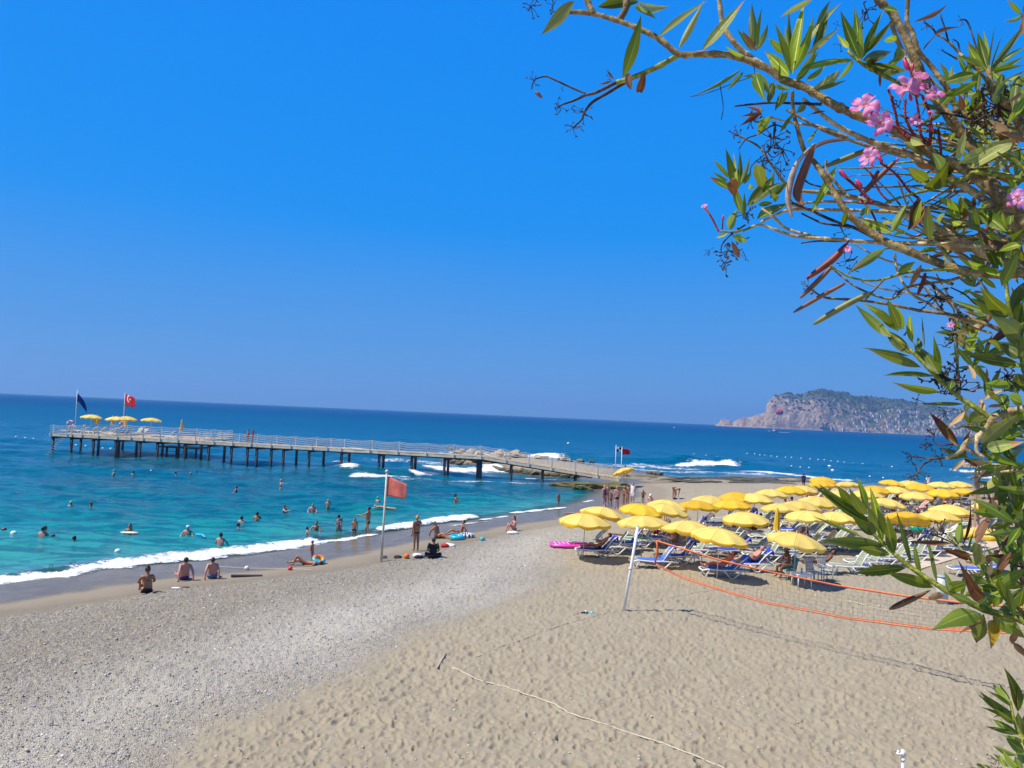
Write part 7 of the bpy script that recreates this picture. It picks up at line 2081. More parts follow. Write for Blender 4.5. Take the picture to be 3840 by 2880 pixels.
BR = [
 ([(2133, 45), (2225, 52), (2354, 91), (2467, 143), (2545, 202), (2632, 203), (2745, 209), (2880, 258), (2936, 299), (3023, 330), (3123, 391), (3219, 434), (3340, 482), (3444, 540), (3522, 595), (3602, 625), (3725, 719), (3790, 770), (3860, 860), (3960, 1050)], 17, 46, "olive", 0),
 ([(2225, 52), (2210, 20), (2190, -30)], 22, 26, "olive", 0), ([(2320, 80), (2350, 20), (2330, -40)], 24, 26, "olive", .01),
 ([(2545, 205), (2467, 250), (2370, 292), (2310, 310)], 22, 18, "green", 0), ([(2310, 310), (2240, 345), (2195, 358), (2150, 378), (2110, 392), (2092, 402)], 14, 5, "dark", 0),
 ([(2195, 350), (2150, 332), (2075, 297), (2045, 287), (2005, 300), (1993, 335)], 8, 5, "dark", 0), ([(2350, 305), (2280, 348), (2220, 385), (2190, 425), (2180, 450), (2150, 478)], 14, 6, "dark", .01),
 ([(2690, -40), (2700, 20), (2710, 90), (2745, 150), (2800, 205), (2890, 266)], 16, 24, "pale", .01),
 ([(3270, -40), (3292, 0), (3340, 43), (3379, 104), (3414, 182), (3449, 260), (3475, 321), (3522, 391), (3574, 456), (3618, 512), (3660, 580), (3700, 650), (3760, 740), (3850, 870), (3990, 1150)], 24, 42, "olive", .05),
 ([(3407, -20), (3401, 78), (3423, 126), (3444, 191), (3488, 243), (3531, 300), (3560, 345), (3590, 420)], 16, 20, "olive", .02),
 ([(3340, 80), (3366, 152), (3392, 208), (3427, 269), (3450, 304), (3500, 370)], 16, 22, "pale", .07),
 ([(3180, 190), (3197, 208), (3240, 243), (3292, 273), (3362, 308), (3450, 360)], 12, 18, "green", .04),
 ([(3010, 369), (3067, 417), (3123, 460), (3184, 495), (3253, 525), (3336, 556), (3418, 582), (3520, 640), (3620, 700), (3760, 800), (3900, 950)], 12, 34, "pale", .03),
 ([(2880, 438), (2967, 460), (3080, 477), (3180, 515)], 8, 12, "pale", .06), ([(2755, 398), (2880, 386), (2988, 388), (3080, 391)], 7, 12, "dark", .02),
 ([(2950, 413), (3000, 440), (3090, 490), (3230, 540), (3400, 590)], 8, 13, "olive", -.02),
 ([(2971, 340), (2975, 417), (2993, 490), (3014, 560), (3054, 608), (3084, 651), (3123, 712), (3149, 756), (3192, 813), (3249, 860), (3314, 904), (3401, 939), (3509, 982), (3618, 1017), (3748, 1030), (3860, 1035), (4000, 1200)], 13, 40, "olive", -.02),
 ([(2770, 509), (2843, 548), (2878, 595), (2921, 656), (2947, 695), (2969, 760), (3034, 786)], 7, 12, "olive", .03),
 ([(3000, 717), (3121, 726), (3251, 752), (3338, 782), (3403, 804), (3500, 845), (3600, 900), (3720, 965), (3850, 1010)], 13, 36, "pale", .05),
 ([(2852, 834), (2912, 804), (2969, 786), (3077, 787), (3338, 795), (3430, 818)], 9, 15, "pale", .02), ([(2965, 773), (3069, 757), (3234, 760), (3346, 778), (3440, 820)], 9, 13, "pale", .04),
 ([(2785, 868), (2843, 843), (2904, 860), (2982, 886), (3099, 895), (3208, 904), (3338, 912), (3560, 917), (3740, 930)], 8, 18, "pale", -.01), ([(2856, 782), (2904, 817), (2947, 856), (3017, 878), (3077, 895)], 9, 12, "pale", .0),
 ([(2795, 843), (2743, 878), (2708, 917), (2704, 950)], 7, 4, "dark", .0), ([(2835, 845), (2774, 867), (2700, 868)], 9, 7, "green", -.01),
 ([(2969, 760), (3034, 786), (3121, 826), (3208, 856), (3294, 899), (3360, 917), (3480, 970), (3560, 1015)], 9, 16, "dark", -.01),
 ([(3099, 600), (3100, 640), (3143, 695), (3169, 726)], 8, 13, "olive", -.03), ([(3005, 800), (3050, 822), (3090, 838), (3180, 850)], 6, 9, "dark", .03),
 ([(3038, 1082), (3095, 1116), (3208, 1125), (3338, 1142), (3446, 1164), (3574, 1181), (3705, 1218), (3790, 1260)], 7, 16, "olive", .0),
 ([(3112, 999), (3164, 1043), (3229, 1086), (3338, 1121), (3403, 1077), (3560, 1051), (3618, 1032)], 6, 12, "olive", .02),
 ([(3112, 995), (3186, 1038), (3251, 1051), (3312, 1047), (3403, 1021), (3494, 1012), (3600, 1010)], 7, 13, "green", -.03), ([(3312, 1050), (3268, 1099), (3240, 1130)], 8, 6, "olive", -.02),
 ([(3355, 950), (3364, 1012), (3394, 1073), (3425, 1108), (3490, 1142), (3546, 1177), (3640, 1210)], 8, 11, "pale", .03), ([(3004, 912), (3069, 904), (3160, 905)], 5, 8, "dark", .01),
 ([(3425, 1075), (3500, 1090), (3570, 1150), (3580, 1200), (3590, 1320), (3592, 1480)], 5, 9, "pale", .05), ([(3470, 1085), (3520, 1145), (3560, 1185), (3640, 1225), (3720, 1250)], 7, 9, "pale", .06),
 ([(3565, 1078), (3620, 1105), (3660, 1140), (3740, 1180)], 5, 8, "dark", .02), ([(3470, 930), (3560, 960), (3700, 975), (3840, 985)], 6, 14, "pale", .07), ([(3480, 880), (3600, 850), (3720, 860), (3850, 840)], 6, 12, "pale", .08),
 ([(3201, 1880), (3258, 1978), (3314, 2039), (3401, 2117), (3509, 2190), (3618, 2251), (3705, 2290), (3840, 2330), (3960, 2400)], 9, 30, "green", -.05),
 ([(3770, 1030), (3783, 1153), (3798, 1207), (3823, 1280), (3838, 1370), (3870, 1480)], 14, 20, "green", -.08),
 ([(3314, 1234), (3423, 1321), (3519, 1420), (3602, 1493), (3640, 1515), (3682, 1547), (3725, 1568)], 12, 22, "green", -.06), ([(3725, 1567), (3760, 1552), (3850, 1530), (3980, 1510)], 24, 30, "pale", -.06, -.02),
 ([(3725, 1565), (3704, 1598), (3671, 1634), (3624, 1659), (3602, 1692), (3545, 1717)], 24, 15, "pale", -.06), ([(3620, 1675), (3668, 1713)], 16, 10, "pale", -.06), ([(3665, 1640), (3662, 1690), (3690, 1715)], 14, 9, "pale", -.07),
 ([(3545, 1715), (3500, 1722), (3450, 1715), (3410, 1712)], 8, 4, "dark", -.06), ([(3500, 1722), (3460, 1745), (3440, 1775), (3418, 1790)], 6, 4, "dark", -.06), ([(3575, 1667), (3520, 1668), (3500, 1650), (3505, 1630)], 6, 4, "dark", -.06), ([(3570, 1675), (3530, 1705)], 4, 4, "dark", -.06),
 ([(3560, 2000), (3588, 2042), (3624, 2078), (3640, 2099), (3683, 2134), (3731, 2203), (3813, 2277), (3900, 2350)], 7, 16, "green", -.02),
 ([(3760, 1790), (3790, 1880), (3812, 1955), (3830, 2100), (3860, 2250), (3920, 2400)], 10, 18, "olive", .0),
 ([(3640, 1795), (3760, 1770), (3860, 1760)], 7, 12, "pale", .03), ([(3700, 1560), (3640, 1590), (3580, 1610)], 6, 5, "olive", .02),
 ([(3786, 2626), (3806, 2704), (3838, 2776), (3880, 2870)], 9, 18, "green", -.1), ([(3690, 2868), (3720, 2885), (3800, 2960)], 6, 12, "green", -.1),
 ([(3706, 250), (3721, 325), (3757, 374), (3800, 430), (3850, 500)], 18, 34, "olive", -.03), ([(3660, 245), (3675, 268), (3713, 321), (3740, 360)], 10, 15, "olive", .0),
 ([(3506, 125), (3557, 157), (3598, 200), (3617, 217), (3665, 262)], 7, 12, "olive", .0), ([(3527, 60), (3540, 96), (3557, 157)], 5, 7, "dark", .0), ([(3600, 75), (3629, 84), (3665, 188), (3690, 250)], 5, 8, "dark", -.01), ([(3574, 148), (3592, 160), (3600, 195)], 4, 6, "dark", 0), ([(3530, 188), (3560, 205), (3590, 222)], 4, 6, "dark", .01), ([(3470, 85), (3500, 110), (3510, 128)], 6, 7, "dark", 0),
 ([(3563, 372), (3602, 419), (3653, 448), (3725, 463), (3860, 485)], 13, 20, "olive", .02), ([(3500, 420), (3570, 430), (3640, 445)], 8, 9, "dark", .03),
 ([(3631, 474), (3725, 546), (3860, 645)], 12, 24, "green", -.02), ([(3320, 762), (3400, 732), (3483, 712), (3545, 690), (3624, 665), (3653, 647), (3761, 658), (3860, 675)], 10, 20, "green", -.03),
 ([(3460, 490), (3560, 505), (3680, 500), (3860, 520)], 7, 12, "green", .06), ([(3480, 780), (3560, 730), (3590, 700), (3640, 690)], 7, 10, "olive", .06), ([(3720, 400), (3722, 520)], 9, 11, "pale", .04), ([(3440, 470), (3560, 470), (3700, 520)], 8, 12, "pale", .08),
 ([(2945, 480), (2900, 470), (2840, 505), (2800, 520), (2770, 560)], 7, 4, "dark", .03), ([(2890, 500), (2885, 560), (2820, 620), (2815, 660)], 5, 3, "dark", .04), ([(2940, 560), (2900, 590), (2880, 560), (2930, 530)], 5, 4, "dark", .02),
 ([(2710, 90), (2830, 260), (2740, 315), (2650, 350), (2590, 362)], 3, 3, "dark", .02), ([(2700, 320), (2712, 400), (2704, 450)], 4, 3, "dark", .02), ([(3012, 670), (3040, 690), (3110, 708), (3160, 720)], 6, 7, "dark", .03),
 ([(3220, 2240), (3240, 2000), (3450, 2000)], 2, 2, "dark", .3) if False else ([(3440, 1998), (3500, 2005), (3560, 2030), (3590, 2045)], 5, 7, "dark", -.02),
]
# thin twigs fanning out through the bush from the right
for i in range(62):
    y0 = rz_.choice([rz_.uniform(380, 1250), rz_.uniform(500, 1000)]); x0 = rz_.uniform(3560, 3900); L_ = rz_.uniform(180, 520); a0 = rz_.uniform(-.35, .45) + (0.35 if y0 > 900 else 0)
    P_ = [(x0, y0)]
    for k in range(4):
        a0 += rz_.uniform(-.22, .22); x0 -= L_ / 4 * math.cos(a0); y0 -= L_ / 4 * math.sin(a0); P_.append((x0, y0))
    BR.append((P_, rz_.uniform(8, 14), rz_.uniform(3, 6), rz_.choice(["pale", "olive", "pale", "pale", "olive", "green"]), rz_.uniform(.02, .16)))
for b in BR:
    branch(b[0], b[1], b[2], b[3], b[4], b[5] if len(b) > 5 else None)
for pts, r0, r1 in [([(3258, 412), (3314, 460), (3379, 486), (3436, 540)], 9, 11), ([(3331, 334), (3357, 417), (3370, 477), (3410, 520)], 8, 11), ([(3396, 373), (3396, 443), (3430, 512)], 8, 10), ([(3431, 339), (3444, 417), (3453, 503), (3488, 545)], 8, 10),
                    ([(3457, 356), (3488, 434), (3488, 540)], 9, 12), ([(3518, 482), (3527, 547), (3531, 612)], 8, 10), ([(3392, 217), (3418, 278), (3427, 340)], 8, 10), ([(3300, 610), (3357, 651), (3409, 716), (3440, 740)], 8, 10), ([(3148, 645), (3164, 661), (3216, 704), (3273, 762)], 8, 12),
                    ([(3225, 745), (3273, 804), (3303, 882)], 7, 8), ([(3112, 997), (3140, 960), (3185, 900)], 6, 8), ([(2640, 775), (2665, 810), (2695, 868)], 8, 8), ([(2712, 810), (2708, 860)], 5, 6), ([(3260, 640), (3300, 720), (3340, 760)], 7, 8), ([(3484, 285), (3505, 325)], 5, 6), ([(3680, 330), (3690, 395)], 5, 7)]:
    branch(pts, r0, r1, "red", -0.02, name="flower_stem")
LV = {
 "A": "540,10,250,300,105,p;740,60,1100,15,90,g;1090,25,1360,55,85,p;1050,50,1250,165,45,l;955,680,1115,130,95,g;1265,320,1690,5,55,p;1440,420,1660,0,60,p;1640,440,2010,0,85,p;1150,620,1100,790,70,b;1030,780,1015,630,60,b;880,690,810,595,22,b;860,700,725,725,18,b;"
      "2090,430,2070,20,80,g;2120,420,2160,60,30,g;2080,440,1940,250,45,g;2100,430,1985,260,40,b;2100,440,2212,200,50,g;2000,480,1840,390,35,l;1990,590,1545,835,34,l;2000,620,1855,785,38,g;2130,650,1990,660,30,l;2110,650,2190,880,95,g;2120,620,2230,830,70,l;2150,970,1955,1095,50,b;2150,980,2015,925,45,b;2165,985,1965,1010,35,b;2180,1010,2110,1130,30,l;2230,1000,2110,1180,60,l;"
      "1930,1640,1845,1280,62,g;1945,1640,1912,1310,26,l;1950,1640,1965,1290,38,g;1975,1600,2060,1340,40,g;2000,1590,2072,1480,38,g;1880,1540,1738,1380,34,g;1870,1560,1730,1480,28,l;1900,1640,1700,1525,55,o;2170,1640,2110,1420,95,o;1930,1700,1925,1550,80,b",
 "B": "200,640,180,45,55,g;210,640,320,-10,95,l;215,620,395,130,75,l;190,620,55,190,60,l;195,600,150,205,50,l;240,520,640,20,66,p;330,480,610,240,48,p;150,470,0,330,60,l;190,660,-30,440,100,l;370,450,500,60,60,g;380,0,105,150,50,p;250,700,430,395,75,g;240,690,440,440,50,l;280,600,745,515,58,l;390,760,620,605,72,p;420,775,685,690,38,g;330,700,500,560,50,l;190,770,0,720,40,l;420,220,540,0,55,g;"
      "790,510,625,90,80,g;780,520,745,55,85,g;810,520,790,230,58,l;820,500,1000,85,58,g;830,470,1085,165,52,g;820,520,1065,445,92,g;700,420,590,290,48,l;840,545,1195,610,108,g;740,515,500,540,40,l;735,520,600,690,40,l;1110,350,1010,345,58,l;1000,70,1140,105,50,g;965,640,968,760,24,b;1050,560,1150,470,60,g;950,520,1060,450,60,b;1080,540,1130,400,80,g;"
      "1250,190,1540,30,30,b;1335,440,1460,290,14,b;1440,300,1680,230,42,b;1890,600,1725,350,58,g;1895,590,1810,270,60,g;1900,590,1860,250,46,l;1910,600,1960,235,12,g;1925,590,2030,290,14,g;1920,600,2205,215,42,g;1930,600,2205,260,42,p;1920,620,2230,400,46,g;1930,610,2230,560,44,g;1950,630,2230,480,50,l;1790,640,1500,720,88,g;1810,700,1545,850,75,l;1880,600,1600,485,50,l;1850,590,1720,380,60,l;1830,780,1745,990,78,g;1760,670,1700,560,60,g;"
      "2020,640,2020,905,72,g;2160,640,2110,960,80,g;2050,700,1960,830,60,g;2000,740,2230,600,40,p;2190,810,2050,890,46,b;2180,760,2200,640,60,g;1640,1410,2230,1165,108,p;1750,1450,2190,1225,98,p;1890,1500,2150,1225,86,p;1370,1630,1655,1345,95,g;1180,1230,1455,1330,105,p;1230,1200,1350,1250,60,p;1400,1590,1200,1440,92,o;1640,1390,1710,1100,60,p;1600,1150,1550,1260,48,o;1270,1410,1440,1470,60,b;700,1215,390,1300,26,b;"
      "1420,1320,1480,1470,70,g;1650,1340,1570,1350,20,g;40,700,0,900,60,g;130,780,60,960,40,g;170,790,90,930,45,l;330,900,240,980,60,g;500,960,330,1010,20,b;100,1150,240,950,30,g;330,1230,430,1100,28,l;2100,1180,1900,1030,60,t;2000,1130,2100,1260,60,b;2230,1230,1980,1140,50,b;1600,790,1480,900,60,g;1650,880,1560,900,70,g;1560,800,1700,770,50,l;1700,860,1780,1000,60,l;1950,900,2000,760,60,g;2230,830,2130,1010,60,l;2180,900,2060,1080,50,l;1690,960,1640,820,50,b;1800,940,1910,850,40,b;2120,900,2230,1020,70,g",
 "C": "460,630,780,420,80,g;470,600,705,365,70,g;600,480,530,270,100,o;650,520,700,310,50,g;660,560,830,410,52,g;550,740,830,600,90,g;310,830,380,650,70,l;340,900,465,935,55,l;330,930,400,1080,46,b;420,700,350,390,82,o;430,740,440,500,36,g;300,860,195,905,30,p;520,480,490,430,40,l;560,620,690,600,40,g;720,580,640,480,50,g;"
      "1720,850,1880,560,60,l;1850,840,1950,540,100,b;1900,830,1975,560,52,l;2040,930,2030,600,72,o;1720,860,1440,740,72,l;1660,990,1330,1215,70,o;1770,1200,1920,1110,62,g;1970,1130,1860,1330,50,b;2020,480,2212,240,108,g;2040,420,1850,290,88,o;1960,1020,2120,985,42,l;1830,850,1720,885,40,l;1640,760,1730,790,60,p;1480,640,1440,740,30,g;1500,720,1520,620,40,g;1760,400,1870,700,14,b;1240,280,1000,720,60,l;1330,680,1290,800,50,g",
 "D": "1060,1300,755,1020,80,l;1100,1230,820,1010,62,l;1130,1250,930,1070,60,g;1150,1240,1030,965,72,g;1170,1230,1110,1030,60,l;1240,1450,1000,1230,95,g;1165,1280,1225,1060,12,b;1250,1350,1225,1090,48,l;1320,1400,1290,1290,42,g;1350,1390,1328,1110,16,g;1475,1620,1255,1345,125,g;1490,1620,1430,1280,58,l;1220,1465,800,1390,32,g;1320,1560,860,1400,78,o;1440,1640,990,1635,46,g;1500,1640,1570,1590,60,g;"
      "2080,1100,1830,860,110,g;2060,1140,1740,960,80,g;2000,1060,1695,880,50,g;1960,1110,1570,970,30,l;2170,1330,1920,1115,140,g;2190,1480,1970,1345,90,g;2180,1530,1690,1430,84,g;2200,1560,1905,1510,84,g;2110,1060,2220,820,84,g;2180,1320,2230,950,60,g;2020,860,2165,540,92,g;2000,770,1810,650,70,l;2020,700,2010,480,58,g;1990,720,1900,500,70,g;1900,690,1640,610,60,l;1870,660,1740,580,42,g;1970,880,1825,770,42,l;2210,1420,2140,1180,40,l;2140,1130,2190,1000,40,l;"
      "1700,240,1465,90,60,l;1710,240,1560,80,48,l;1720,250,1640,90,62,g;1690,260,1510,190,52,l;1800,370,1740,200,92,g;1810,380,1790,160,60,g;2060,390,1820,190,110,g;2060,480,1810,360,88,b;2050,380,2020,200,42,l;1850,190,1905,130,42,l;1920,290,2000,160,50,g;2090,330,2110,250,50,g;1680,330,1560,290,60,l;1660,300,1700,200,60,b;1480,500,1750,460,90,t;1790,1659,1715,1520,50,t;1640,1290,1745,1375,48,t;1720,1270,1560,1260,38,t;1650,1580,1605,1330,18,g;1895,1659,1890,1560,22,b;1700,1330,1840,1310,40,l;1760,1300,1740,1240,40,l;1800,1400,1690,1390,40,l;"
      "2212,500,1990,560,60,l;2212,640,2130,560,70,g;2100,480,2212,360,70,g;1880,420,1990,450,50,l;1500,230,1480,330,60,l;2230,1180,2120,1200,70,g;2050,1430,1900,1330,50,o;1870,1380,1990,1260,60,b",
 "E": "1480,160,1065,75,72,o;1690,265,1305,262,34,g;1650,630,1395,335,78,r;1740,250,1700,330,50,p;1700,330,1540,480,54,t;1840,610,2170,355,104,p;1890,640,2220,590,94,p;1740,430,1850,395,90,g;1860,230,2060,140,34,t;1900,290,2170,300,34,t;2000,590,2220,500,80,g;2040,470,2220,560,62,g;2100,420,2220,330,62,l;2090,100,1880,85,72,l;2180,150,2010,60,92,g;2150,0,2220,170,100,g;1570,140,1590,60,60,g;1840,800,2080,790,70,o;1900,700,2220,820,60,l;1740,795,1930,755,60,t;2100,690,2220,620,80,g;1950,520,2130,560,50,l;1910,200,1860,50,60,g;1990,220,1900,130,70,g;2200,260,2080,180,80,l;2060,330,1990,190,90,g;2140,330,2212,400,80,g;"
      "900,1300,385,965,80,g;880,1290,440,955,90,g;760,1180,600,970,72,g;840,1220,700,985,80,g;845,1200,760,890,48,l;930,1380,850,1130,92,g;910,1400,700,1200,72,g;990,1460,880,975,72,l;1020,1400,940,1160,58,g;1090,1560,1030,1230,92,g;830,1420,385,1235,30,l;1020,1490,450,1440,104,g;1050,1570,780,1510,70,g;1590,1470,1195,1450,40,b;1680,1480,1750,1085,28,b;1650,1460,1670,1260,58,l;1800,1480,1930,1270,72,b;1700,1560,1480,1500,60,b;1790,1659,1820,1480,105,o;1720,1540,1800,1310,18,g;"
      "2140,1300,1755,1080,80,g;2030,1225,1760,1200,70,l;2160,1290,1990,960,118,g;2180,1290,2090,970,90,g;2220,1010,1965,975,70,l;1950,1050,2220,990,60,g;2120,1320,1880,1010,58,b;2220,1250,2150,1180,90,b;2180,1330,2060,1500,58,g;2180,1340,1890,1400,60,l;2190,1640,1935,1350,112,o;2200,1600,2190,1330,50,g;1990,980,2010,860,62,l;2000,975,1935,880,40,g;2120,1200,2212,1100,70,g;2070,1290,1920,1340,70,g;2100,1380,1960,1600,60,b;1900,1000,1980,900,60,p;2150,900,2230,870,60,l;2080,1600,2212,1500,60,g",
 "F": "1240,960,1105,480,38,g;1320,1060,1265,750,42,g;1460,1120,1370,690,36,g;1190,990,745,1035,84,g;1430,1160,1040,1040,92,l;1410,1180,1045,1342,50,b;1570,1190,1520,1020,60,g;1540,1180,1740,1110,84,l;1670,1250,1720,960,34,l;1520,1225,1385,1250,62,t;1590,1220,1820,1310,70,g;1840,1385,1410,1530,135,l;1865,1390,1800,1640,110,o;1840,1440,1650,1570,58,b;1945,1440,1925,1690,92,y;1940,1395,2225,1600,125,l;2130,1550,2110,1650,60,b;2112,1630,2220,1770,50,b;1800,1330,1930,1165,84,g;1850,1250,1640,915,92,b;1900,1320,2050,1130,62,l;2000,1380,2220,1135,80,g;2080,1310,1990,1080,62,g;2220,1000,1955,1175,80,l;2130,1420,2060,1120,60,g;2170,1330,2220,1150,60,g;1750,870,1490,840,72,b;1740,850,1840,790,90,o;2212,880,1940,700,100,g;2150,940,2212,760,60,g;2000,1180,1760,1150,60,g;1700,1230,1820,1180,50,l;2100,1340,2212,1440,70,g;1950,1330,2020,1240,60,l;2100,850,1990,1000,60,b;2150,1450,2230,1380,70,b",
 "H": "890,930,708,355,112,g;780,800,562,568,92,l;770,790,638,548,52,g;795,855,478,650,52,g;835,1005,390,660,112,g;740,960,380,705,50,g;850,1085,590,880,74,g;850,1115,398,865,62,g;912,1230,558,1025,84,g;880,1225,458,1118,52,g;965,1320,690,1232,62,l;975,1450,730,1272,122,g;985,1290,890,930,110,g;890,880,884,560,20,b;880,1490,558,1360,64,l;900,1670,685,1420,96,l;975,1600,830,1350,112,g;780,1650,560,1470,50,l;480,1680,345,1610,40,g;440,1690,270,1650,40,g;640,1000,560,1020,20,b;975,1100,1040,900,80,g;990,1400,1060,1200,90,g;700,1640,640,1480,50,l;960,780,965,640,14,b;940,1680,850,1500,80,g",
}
for c, s in LV.items():
    for it in s.split(";"):
        if not it.strip(): continue
        a = it.split(","); v = list(map(float, a[:5]))
        leaf(c, v[0], v[1], v[2], v[3], v[4], a[5].strip(), off=(-0.05 + rz_.uniform(-.05, .04)))
# the dense far side of the bush, more shoots behind those in front
for (cx_, cy_, an, n_, L_) in [(3790, 330, 250, 8, 120), (3700, 520, 120, 7, 100), (3810, 560, 200, 8, 110), (3620, 560, 60, 6, 90), (3560, 640, 100, 6, 90), (3800, 700, 150, 8, 110), (3740, 820, 90, 8, 110), (3660, 790, 120, 6, 90), (3820, 900, 170, 8, 120), (3600, 880, 80, 6, 80), (3700, 930, 110, 7, 100),
                               (3780, 980, 60, 7, 110), (3650, 1080, 100, 5, 80), (3830, 1150, 190, 6, 110), (3700, 1330, 120, 7, 90), (3640, 1370, 60, 5, 80), (3800, 1640, 160, 7, 120), (3790, 1740, 200, 7, 110), (3760, 1830, 120, 7, 120), (3820, 1920, 150, 7, 120), (3810, 2080, 180, 7, 110), (3830, 2200, 150, 6, 110), (3720, 1450, 70, 5, 80), (3560, 300, 120, 5, 80), (3530, 420, 80, 6, 80), (3480, 560, 60, 5, 70), (3830, 60, 200, 5, 100)]:
    for i in range(n_):
        a = math.radians(an + (i / (n_ - 1) - .5) * 230 + rz_.uniform(-15, 15)); L_i = L_ * rz_.uniform(.7, 1.25)
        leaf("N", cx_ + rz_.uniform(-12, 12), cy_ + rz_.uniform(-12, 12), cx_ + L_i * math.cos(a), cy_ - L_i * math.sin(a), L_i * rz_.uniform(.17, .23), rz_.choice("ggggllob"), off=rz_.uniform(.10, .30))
for j in range(34):
    cx_, cy_ = rz_.uniform(3560, 3860), rz_.choice([rz_.uniform(260, 1500), rz_.uniform(1550, 2300)]); cx_ += max(0, (cy_ - 1400)) * .16; an = rz_.uniform(60, 200)
    for i in range(5):
        a = math.radians(an + (i - 2) * 38 + rz_.uniform(-15, 15)); L_i = rz_.uniform(70, 115)
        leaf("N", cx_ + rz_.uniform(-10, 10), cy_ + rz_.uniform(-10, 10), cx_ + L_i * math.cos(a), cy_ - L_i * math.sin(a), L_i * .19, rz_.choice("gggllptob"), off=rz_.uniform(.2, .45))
LREC.sort(key=lambda q: -q[0])
for (_, k, vi, M) in LREC[:300]:
    o = link("leaf", LEAF[k][vi], ole); o.matrix_basis = M
lk = sorted(LM); V_, F_, U_, MI_ = [], [], [], []
for (_, k, vi, M) in LREC[300:]:
    me_ = LEAF[k][vi]; n0 = len(V_); V_ += [tuple(M @ v.co) for v in me_.vertices]
    F_ += [tuple(n0 + i for i in p.vertices) for p in me_.polygons]; U_ += [tuple(d.uv) for d in me_.uv_layers[0].data]; MI_ += [lk.index(k)] * len(me_.polygons)
me_ = bpy.data.meshes.new("small_leaves"); me_.from_pydata(V_, [], F_)
uvl = me_.uv_layers.new(name="UVMap"); uvl.data.foreach_set("uv", np.array(U_, dtype=np.float32).ravel())
for k in lk: me_.materials.append(LM[k])
me_.polygons.foreach_set("material_index", MI_); me_.polygons.foreach_set("use_smooth", [True] * len(MI_)); me_.update()
tag(link("small_leaves", me_, ole), None, None, None, "stuff")
# scars, stubs, dried flower heads
def seed_head(px, py, rpx, n, off=0.0, ang=None, kind="dark"):
    p = pt3(px, py, off); s = p.y / F * rpx; mb = MB()
    for i in range(n):
        a = rz_.uniform(0, 6.28) if ang is None else math.radians(ang) + rz_.uniform(-.9, .9)
        L = s * rz_.uniform(.35, 1.1); v = Vector((math.cos(a) * L, rz_.uniform(-.5, .5) * s, -math.sin(a) * L))
        m_ = v * .55 + Vector((rz_.uniform(-1, 1), 0, rz_.uniform(-1, 1))) * s * .18
        mb.tube([inv(p), inv(p + m_), inv(p + v)], [s * .035, s * .03, s * .03], 4)
        for k in range(2):
            w = v + Vector((rz_.uniform(-1, 1), rz_.uniform(-1, 1), rz_.uniform(-1, 1))) * s * .22
            mb.tube([inv(p + v * .9), inv(p + (v + w) / 2), inv(p + w)], [s * .03, s * .06, s * .012], 4)
    tag(mb.build("dry_flower_head", BK[kind], ole), None, None, None, "stuff")
for q in [(1990, 25, 45, 9), (2075, 18, 38, 7), (2000, 300, 30, 6), (2095, 400, 38, 8), (2150, 480, 36, 8), (2185, 420, 40, 9), (2290, 300, 25, 4), (2110, 325, 16, 4), (3150, 170, 30, 6), (3145, 95, 22, 4), (3250, 40, 60, 9), (3475, 95, 30, 6), (3525, 62, 16, 4), (3607, 76, 26, 6), (3530, 188, 18, 5), (3572, 148, 12, 3),
          (3740, 400, 90, 26), (3620, 400, 60, 14), (3660, 460, 70, 18), (3700, 440, 50, 14), (2770, 510, 40, 9), (2820, 450, 50, 8), (2900, 520, 60, 12), (2935, 560, 55, 12), (2880, 600, 45, 9), (2860, 620, 40, 9), (2925, 640, 40, 8), (2730, 940, 50, 12), (2715, 985, 45, 12), (2760, 900, 40, 8), (2795, 960, 22, 6), (2660, 940, 25, 6), (2800, 800, 45, 12),
          (3160, 870, 35, 8), (3030, 1075, 30, 10), (3175, 980, 40, 9), (3190, 1010, 35, 7), (3510, 1110, 55, 18), (3590, 1170, 40, 9), (3375, 1090, 30, 7), (3580, 1250, 60, 10), (3545, 1300, 30, 7), (3540, 1410, 70, 22), (3590, 1390, 60, 14), (3600, 1460, 60, 12), (3560, 1440, 55, 14), (3770, 1410, 60, 14), (3800, 1440, 50, 10), (3545, 1545, 30, 7), (3440, 1500, 30, 6),
          (3420, 1712, 34, 9), (3440, 1775, 34, 9), (3415, 1790, 28, 8), (3475, 1660, 36, 9), (3505, 1630, 30, 8), (3525, 1720, 40, 10), (3680, 1690, 35, 9), (3540, 2000, 55, 12), (3480, 1995, 40, 8), (3720, 2000, 40, 8), (3680, 2110, 40, 9), (3800, 2120, 45, 10), (3735, 2850, 30, 9), (3740, 2880, 26, 7), (3640, 770, 50, 9), (3560, 795, 30, 7), (3370, 400, 40, 10), (3440, 450, 50, 12), (3500, 500, 40, 8)]:
    seed_head(*q, off=rz_.uniform(-.04, .05))
# long pods
def pod(pts, w, mt, off=-0.03, c="N", name="seed_pod"):
    P3 = [pt3(*cc(c, x, y), off) for x, y in pts]; Q = catmull(P3, 6); n = len(Q)
    rs = [max(.06, math.sin(math.pi * min(1, .06 + .92 * i / (n - 1))) ** .45) * w * Q[i].y / F / 2 for i in range(n)]
    mb = MB().tube([inv(p) for p in Q], rs, 8)
    for j in (0,): 
        mb.tube([inv(p + Vector((0, -1, 0.3)).normalized() * r_ * .96) for p, r_ in zip(Q, rs)], [r_ * .13 for r_ in rs], 4)
    return tag(mb.build(name, mt, ole, None, True), None)
PGm = mat("pod_green", (0.20, 0.20, 0.05), 0.5, 0.25, 30); PRm = mat("pod_red", (0.28, 0.035, 0.02), 0.5, 0.45, 12); PBm = mat("pod_brown", (0.20, 0.085, 0.05), 0.6, 0.3, 20); PDm = mat("pod_dry", (0.42, 0.33, 0.25), 0.8, 0.35, 25)
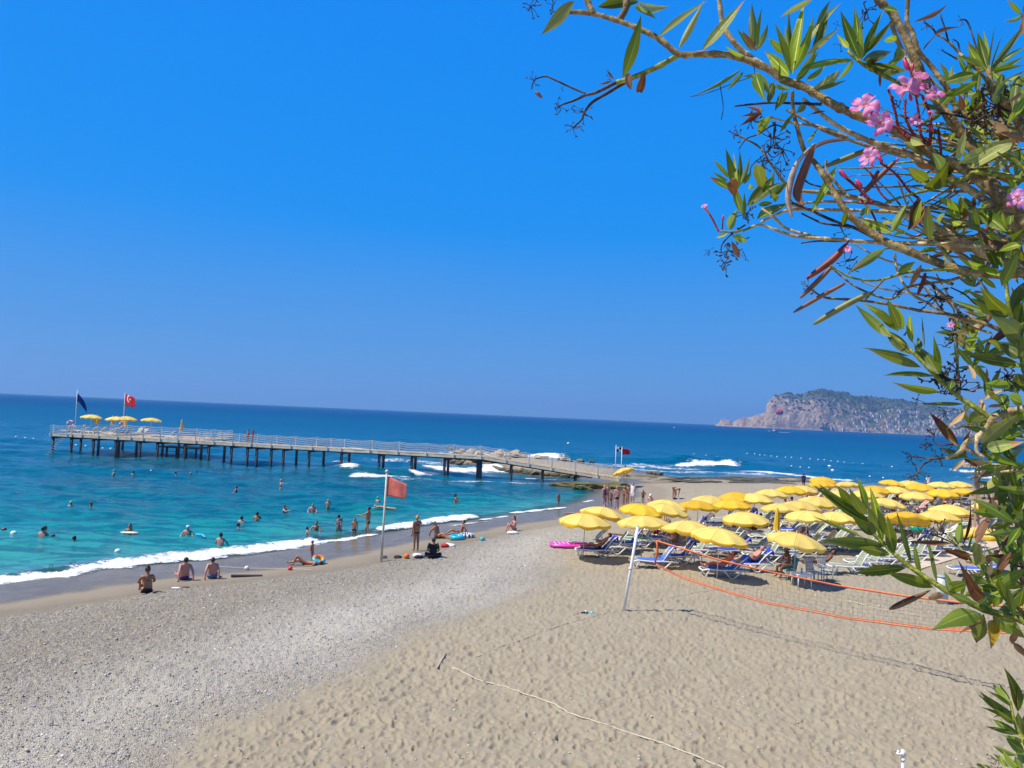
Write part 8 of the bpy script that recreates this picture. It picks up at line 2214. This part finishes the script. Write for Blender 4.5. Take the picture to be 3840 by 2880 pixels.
pod([(3271, 556), (3180, 590), (3080, 630)], 22, PGm, .03); pod([(3177, 915), (3120, 975), (3025, 1045)], 27, PRm); pod([(3120, 1000), (3060, 1060), (3000, 1118)], 19, PBm, -.01); pod([(3169, 1062), (3080, 1110), (2975, 1172)], 17, PBm); pod([(3264, 1097), (3160, 1150), (3049, 1217)], 24, PGm)
pod([(3357, 603), (3300, 660), (3240, 715)], 20, PBm, .02); pod([(3294, 640), (3270, 690), (3225, 735)], 20, PBm, .03); pod([(3470, 1024), (3460, 1060), (3440, 1108)], 16, PRm, .02); pod([(3617, 1722), (3640, 1735), (3665, 1750)], 11, PRm, -.04)
pod([(3680, 620), (3620, 700), (3500, 780)], 9, PBm, .06); pod([(2008, 345), (2020, 355), (2032, 368)], 14, PBm, 0)
# open dry pod: two curved valves
for (pts, w, s_) in [([(3052, 540), (2990, 610), (2962, 690), (2955, 760), (2969, 815)], 22, -1), ([(3052, 540), (3030, 600), (3000, 680), (2990, 730), (3010, 770)], 42, 1)]:
    P3 = [pt3(x, y, -.03) for x, y in pts]; Q = catmull(P3, 6); n = len(Q); vs, fs = [], []
    for i, p in enumerate(Q):
        f = math.sin(math.pi * min(1, .04 + .94 * i / (n - 1))) ** .6 * w * p.y / F
        for j in range(7):
            u = j / 6 - .5; vs.append(inv(p + Vector((u * f, (.25 - u * u) * f * 1.6 * s_, u * f * .35))))
    for i in range(n - 1):
        for j in range(6): fs.append((i * 7 + j, i * 7 + j + 1, (i + 1) * 7 + j + 1, (i + 1) * 7 + j))
    o = MB().add(vs, fs).build("open_pod", PDm if s_ < 0 else PBm, ole, None, True); sm = o.modifiers.new("t", 'SOLIDIFY'); sm.thickness = .0012
# flowers
M_pet, nt, bs, out = nodes_of("petal_pink")
uv = N(nt, "ShaderNodeUVMap"); sp = N(nt, "ShaderNodeSeparateXYZ"); nt.links.new(uv.outputs[0], sp.inputs[0])
pc = ramp(nt, sp.outputs[1], [(0.0, (0.80, 0.38, 0.48)), (0.25, (0.88, 0.36, 0.58)), (0.8, (0.86, 0.28, 0.55)), (1.0, (0.72, 0.08, 0.36))])
pc = mix(nt, maprange(nt, noise(nt, 9, 3, 0.6, uv.outputs[0]), 0.55, 0.75, 0, .5), pc, (0.90, 0.50, 0.68))
nt.links.new(pc, bs.inputs["Base Color"]); bs.inputs["Roughness"].default_value = 0.55
tr = N(nt, "ShaderNodeBsdfTranslucent"); nt.links.new(pc, tr.inputs[0]); ms = N(nt, "ShaderNodeMixShader"); ms.inputs[0].default_value = 0.4
nt.links.new(bs.outputs[0], ms.inputs[1]); nt.links.new(tr.outputs[0], ms.inputs[2]); nt.links.new(ms.outputs[0], out.inputs["Surface"])
def petal_mesh(seed):
    r = random.Random(seed); vs, fs, uvs = [], [], []; NL, NW = 8, 6
    for i in range(NL + 1):
        v = i / NL; w = 0.12 + 0.74 * math.sin(min(1, v * 1.08) * math.pi * .62) ** 1.3 * (1 - max(0, v - .86) * 4.2)
        for j in range(NW + 1):
            u = j / NW - .5
            x = u * w + .16 * v * v; y = .10 + v * .95; z = .22 * v ** 2 - .30 * v ** 4 + .10 * math.sin(u * 6 + seed) * v + .05 * math.sin(v * 9 + seed) - u * .28 * v
            vs.append((x, y, z)); uvs.append((u + .5, v))
    for i in range(NL):
        for j in range(NW): a = i * (NW + 1) + j; fs.append((a, a + 1, a + NW + 2, a + NW + 1))
    me = bpy.data.meshes.new("petal"); me.from_pydata(vs, [], fs); l_ = me.uv_layers.new(name="UVMap")
    for l in me.loops: l_.data[l.index].uv = uvs[l.vertex_index]
    me.polygons.foreach_set("use_smooth", [True] * len(me.polygons)); me.materials.append(M_pet); me.update(); return me
PT = [petal_mesh(i) for i in range(5)]
M_tube = mat("flower_tube", (0.80, 0.40, 0.45), 0.5, 0.1, 20, trans=0.3)
tube_me = MB().tube([(0, 0, .12), (0, 0, -.15), (0, 0, -.75), (0, 0, -1.0)], [.26, .16, .09, .07], 8, cap=False).mesh("flower", M_tube, True)
def flower(px, py, rpx, face, off=-0.06, roll=0.0, n=5):
    p = pt3(px, py, off); s = 1.12 * rpx * p.y / F
    f = Vector(face).normalized(); o = link("flower", tube_me, ole)
    q = f.to_track_quat('Z', 'Y') @ Quaternion((0, 0, 1), roll)
    o.matrix_basis = Matrix.LocRotScale(inv(p), q, (s, s, s))
    for k in range(n):
        c = link("petal", PT[(k + int(px)) % 5], o); c.matrix_basis = Matrix.Rotation(k * 2 * math.pi / 5 + .1 * math.sin(k * 3 + px), 4, 'Z') @ Matrix.Rotation(rz_.uniform(-.15, .25), 4, 'X')
flower(3397, 325, 48, (-.15, -1, .55), roll=.3); flower(3244, 395, 45, (-.55, -.8, .35), roll=1.0); flower(3300, 460, 42, (-.25, -1, .2), roll=.6); flower(3490, 345, 44, (.25, -.8, .75), roll=.2); flower(3445, 300, 34, (.5, .2, .8), roll=.4, n=3)
flower(3258, 590, 34, (-.8, -.5, .1), roll=.2); flower(3437, 448, 22, (-.4, -.9, .1), roll=.2, n=4); flower(3500, 420, 26, (.2, -.6, .8), roll=.9, n=2); flower(3815, 742, 34, (-.5, -.7, .3)); flower(2641, 772, 11, (-.4, -.7, .6)); flower(3178, 935, 14, (-.5, -.8, .3)); flower(3565, 1218, 12, (-.5, -.8, .3))
M_bud = mat("bud_crimson", (0.55, 0.02, 0.09), 0.45, 0.2, 30)
for (a, b, c_, d_, w) in [(3407, 262, 3388, 218, 20), (3420, 268, 3424, 235, 12), (3175, 668, 3146, 634, 15), (3232, 702, 3207, 672, 17), (3310, 610, 3292, 582, 13), (3362, 606, 3370, 588, 9), (3485, 470, 3500, 490, 16), (3418, 378, 3410, 350, 14), (2712, 806, 2714, 825, 8), (3700, 1180, 3697, 1172, 8)]:
    P3 = [pt3(a, b, -.05), pt3((a + c_) / 2, (b + d_) / 2, -.05), pt3(c_, d_, -.05)]; Q = catmull(P3, 4); n = len(Q)
    MB().tube([inv(p) for p in Q], [max(.12, math.sin(math.pi * (.15 + .82 * i / (n - 1)))) * w * p.y / F / 2 for i, p in enumerate(Q)], 7).build("flower_bud", M_bud, ole, None, True)
# small scales along the red stems and dry stubs on the bare wood
mb = MB()
for (pts) in ([(3258, 412), (3314, 460), (3379, 486)], [(3331, 334), (3357, 417), (3370, 477)], [(3396, 373), (3396, 443), (3430, 512)], [(3431, 339), (3444, 417), (3453, 503)], [(3457, 356), (3488, 434), (3488, 540)], [(3518, 482), (3527, 547)], [(3300, 610), (3357, 651), (3409, 716)], [(3164, 661), (3216, 704), (3273, 762)]):
    for a, b in zip(pts[:-1], pts[1:]):
        for k in range(7):
            t = (k + rz_.random()) / 7; p = pt3(lerp(a[0], b[0], t), lerp(a[1], b[1], t), -.03); v = Vector((rz_.uniform(-1, 1), -.3, rz_.uniform(-.2, 1))) * .008
            mb.tube([inv(p), inv(p + v)], [.0016, .0005], 4)
tag(mb.build("stem_scales", BK["red"], ole), None, None, None, "stuff")
# the trunk and its main limbs stand in the bed beyond the right edge
Rg = Vector((OR_.x, OR_.y, OR_.z))
def limb(pts, r0, r1, name="limb"):
    Q = catmull([Vector(p) for p in pts], 6); n = len(Q)
    MB().tube([inv(p) for p in Q], [lerp(r0, r1, i / (n - 1)) for i in range(n)], 10).build(name, BK["olive"], ole, None, True)
e = [pt3(3960, 1050, 0), pt3(3990, 1150, .05), pt3(4000, 1200, -.02), pt3(3920, 2400, 0), pt3(3960, 2400, -.05), pt3(3980, 1510, -.02), pt3(3900, 950, .03)]
for p in e[:3] + e[5:]: limb([p, (p + Rg) / 2 + Vector((.12, 0, .1)), Rg + Vector((.05, 0, .15)), Rg + Vector((0, 0, -.1))], .018, .035)
for p in e[3:5]: limb([p, p + Vector((.1, 0, -.2)), Rg + Vector((.08, .05, .1)), Rg + Vector((0, 0, -.1))], .010, .02)
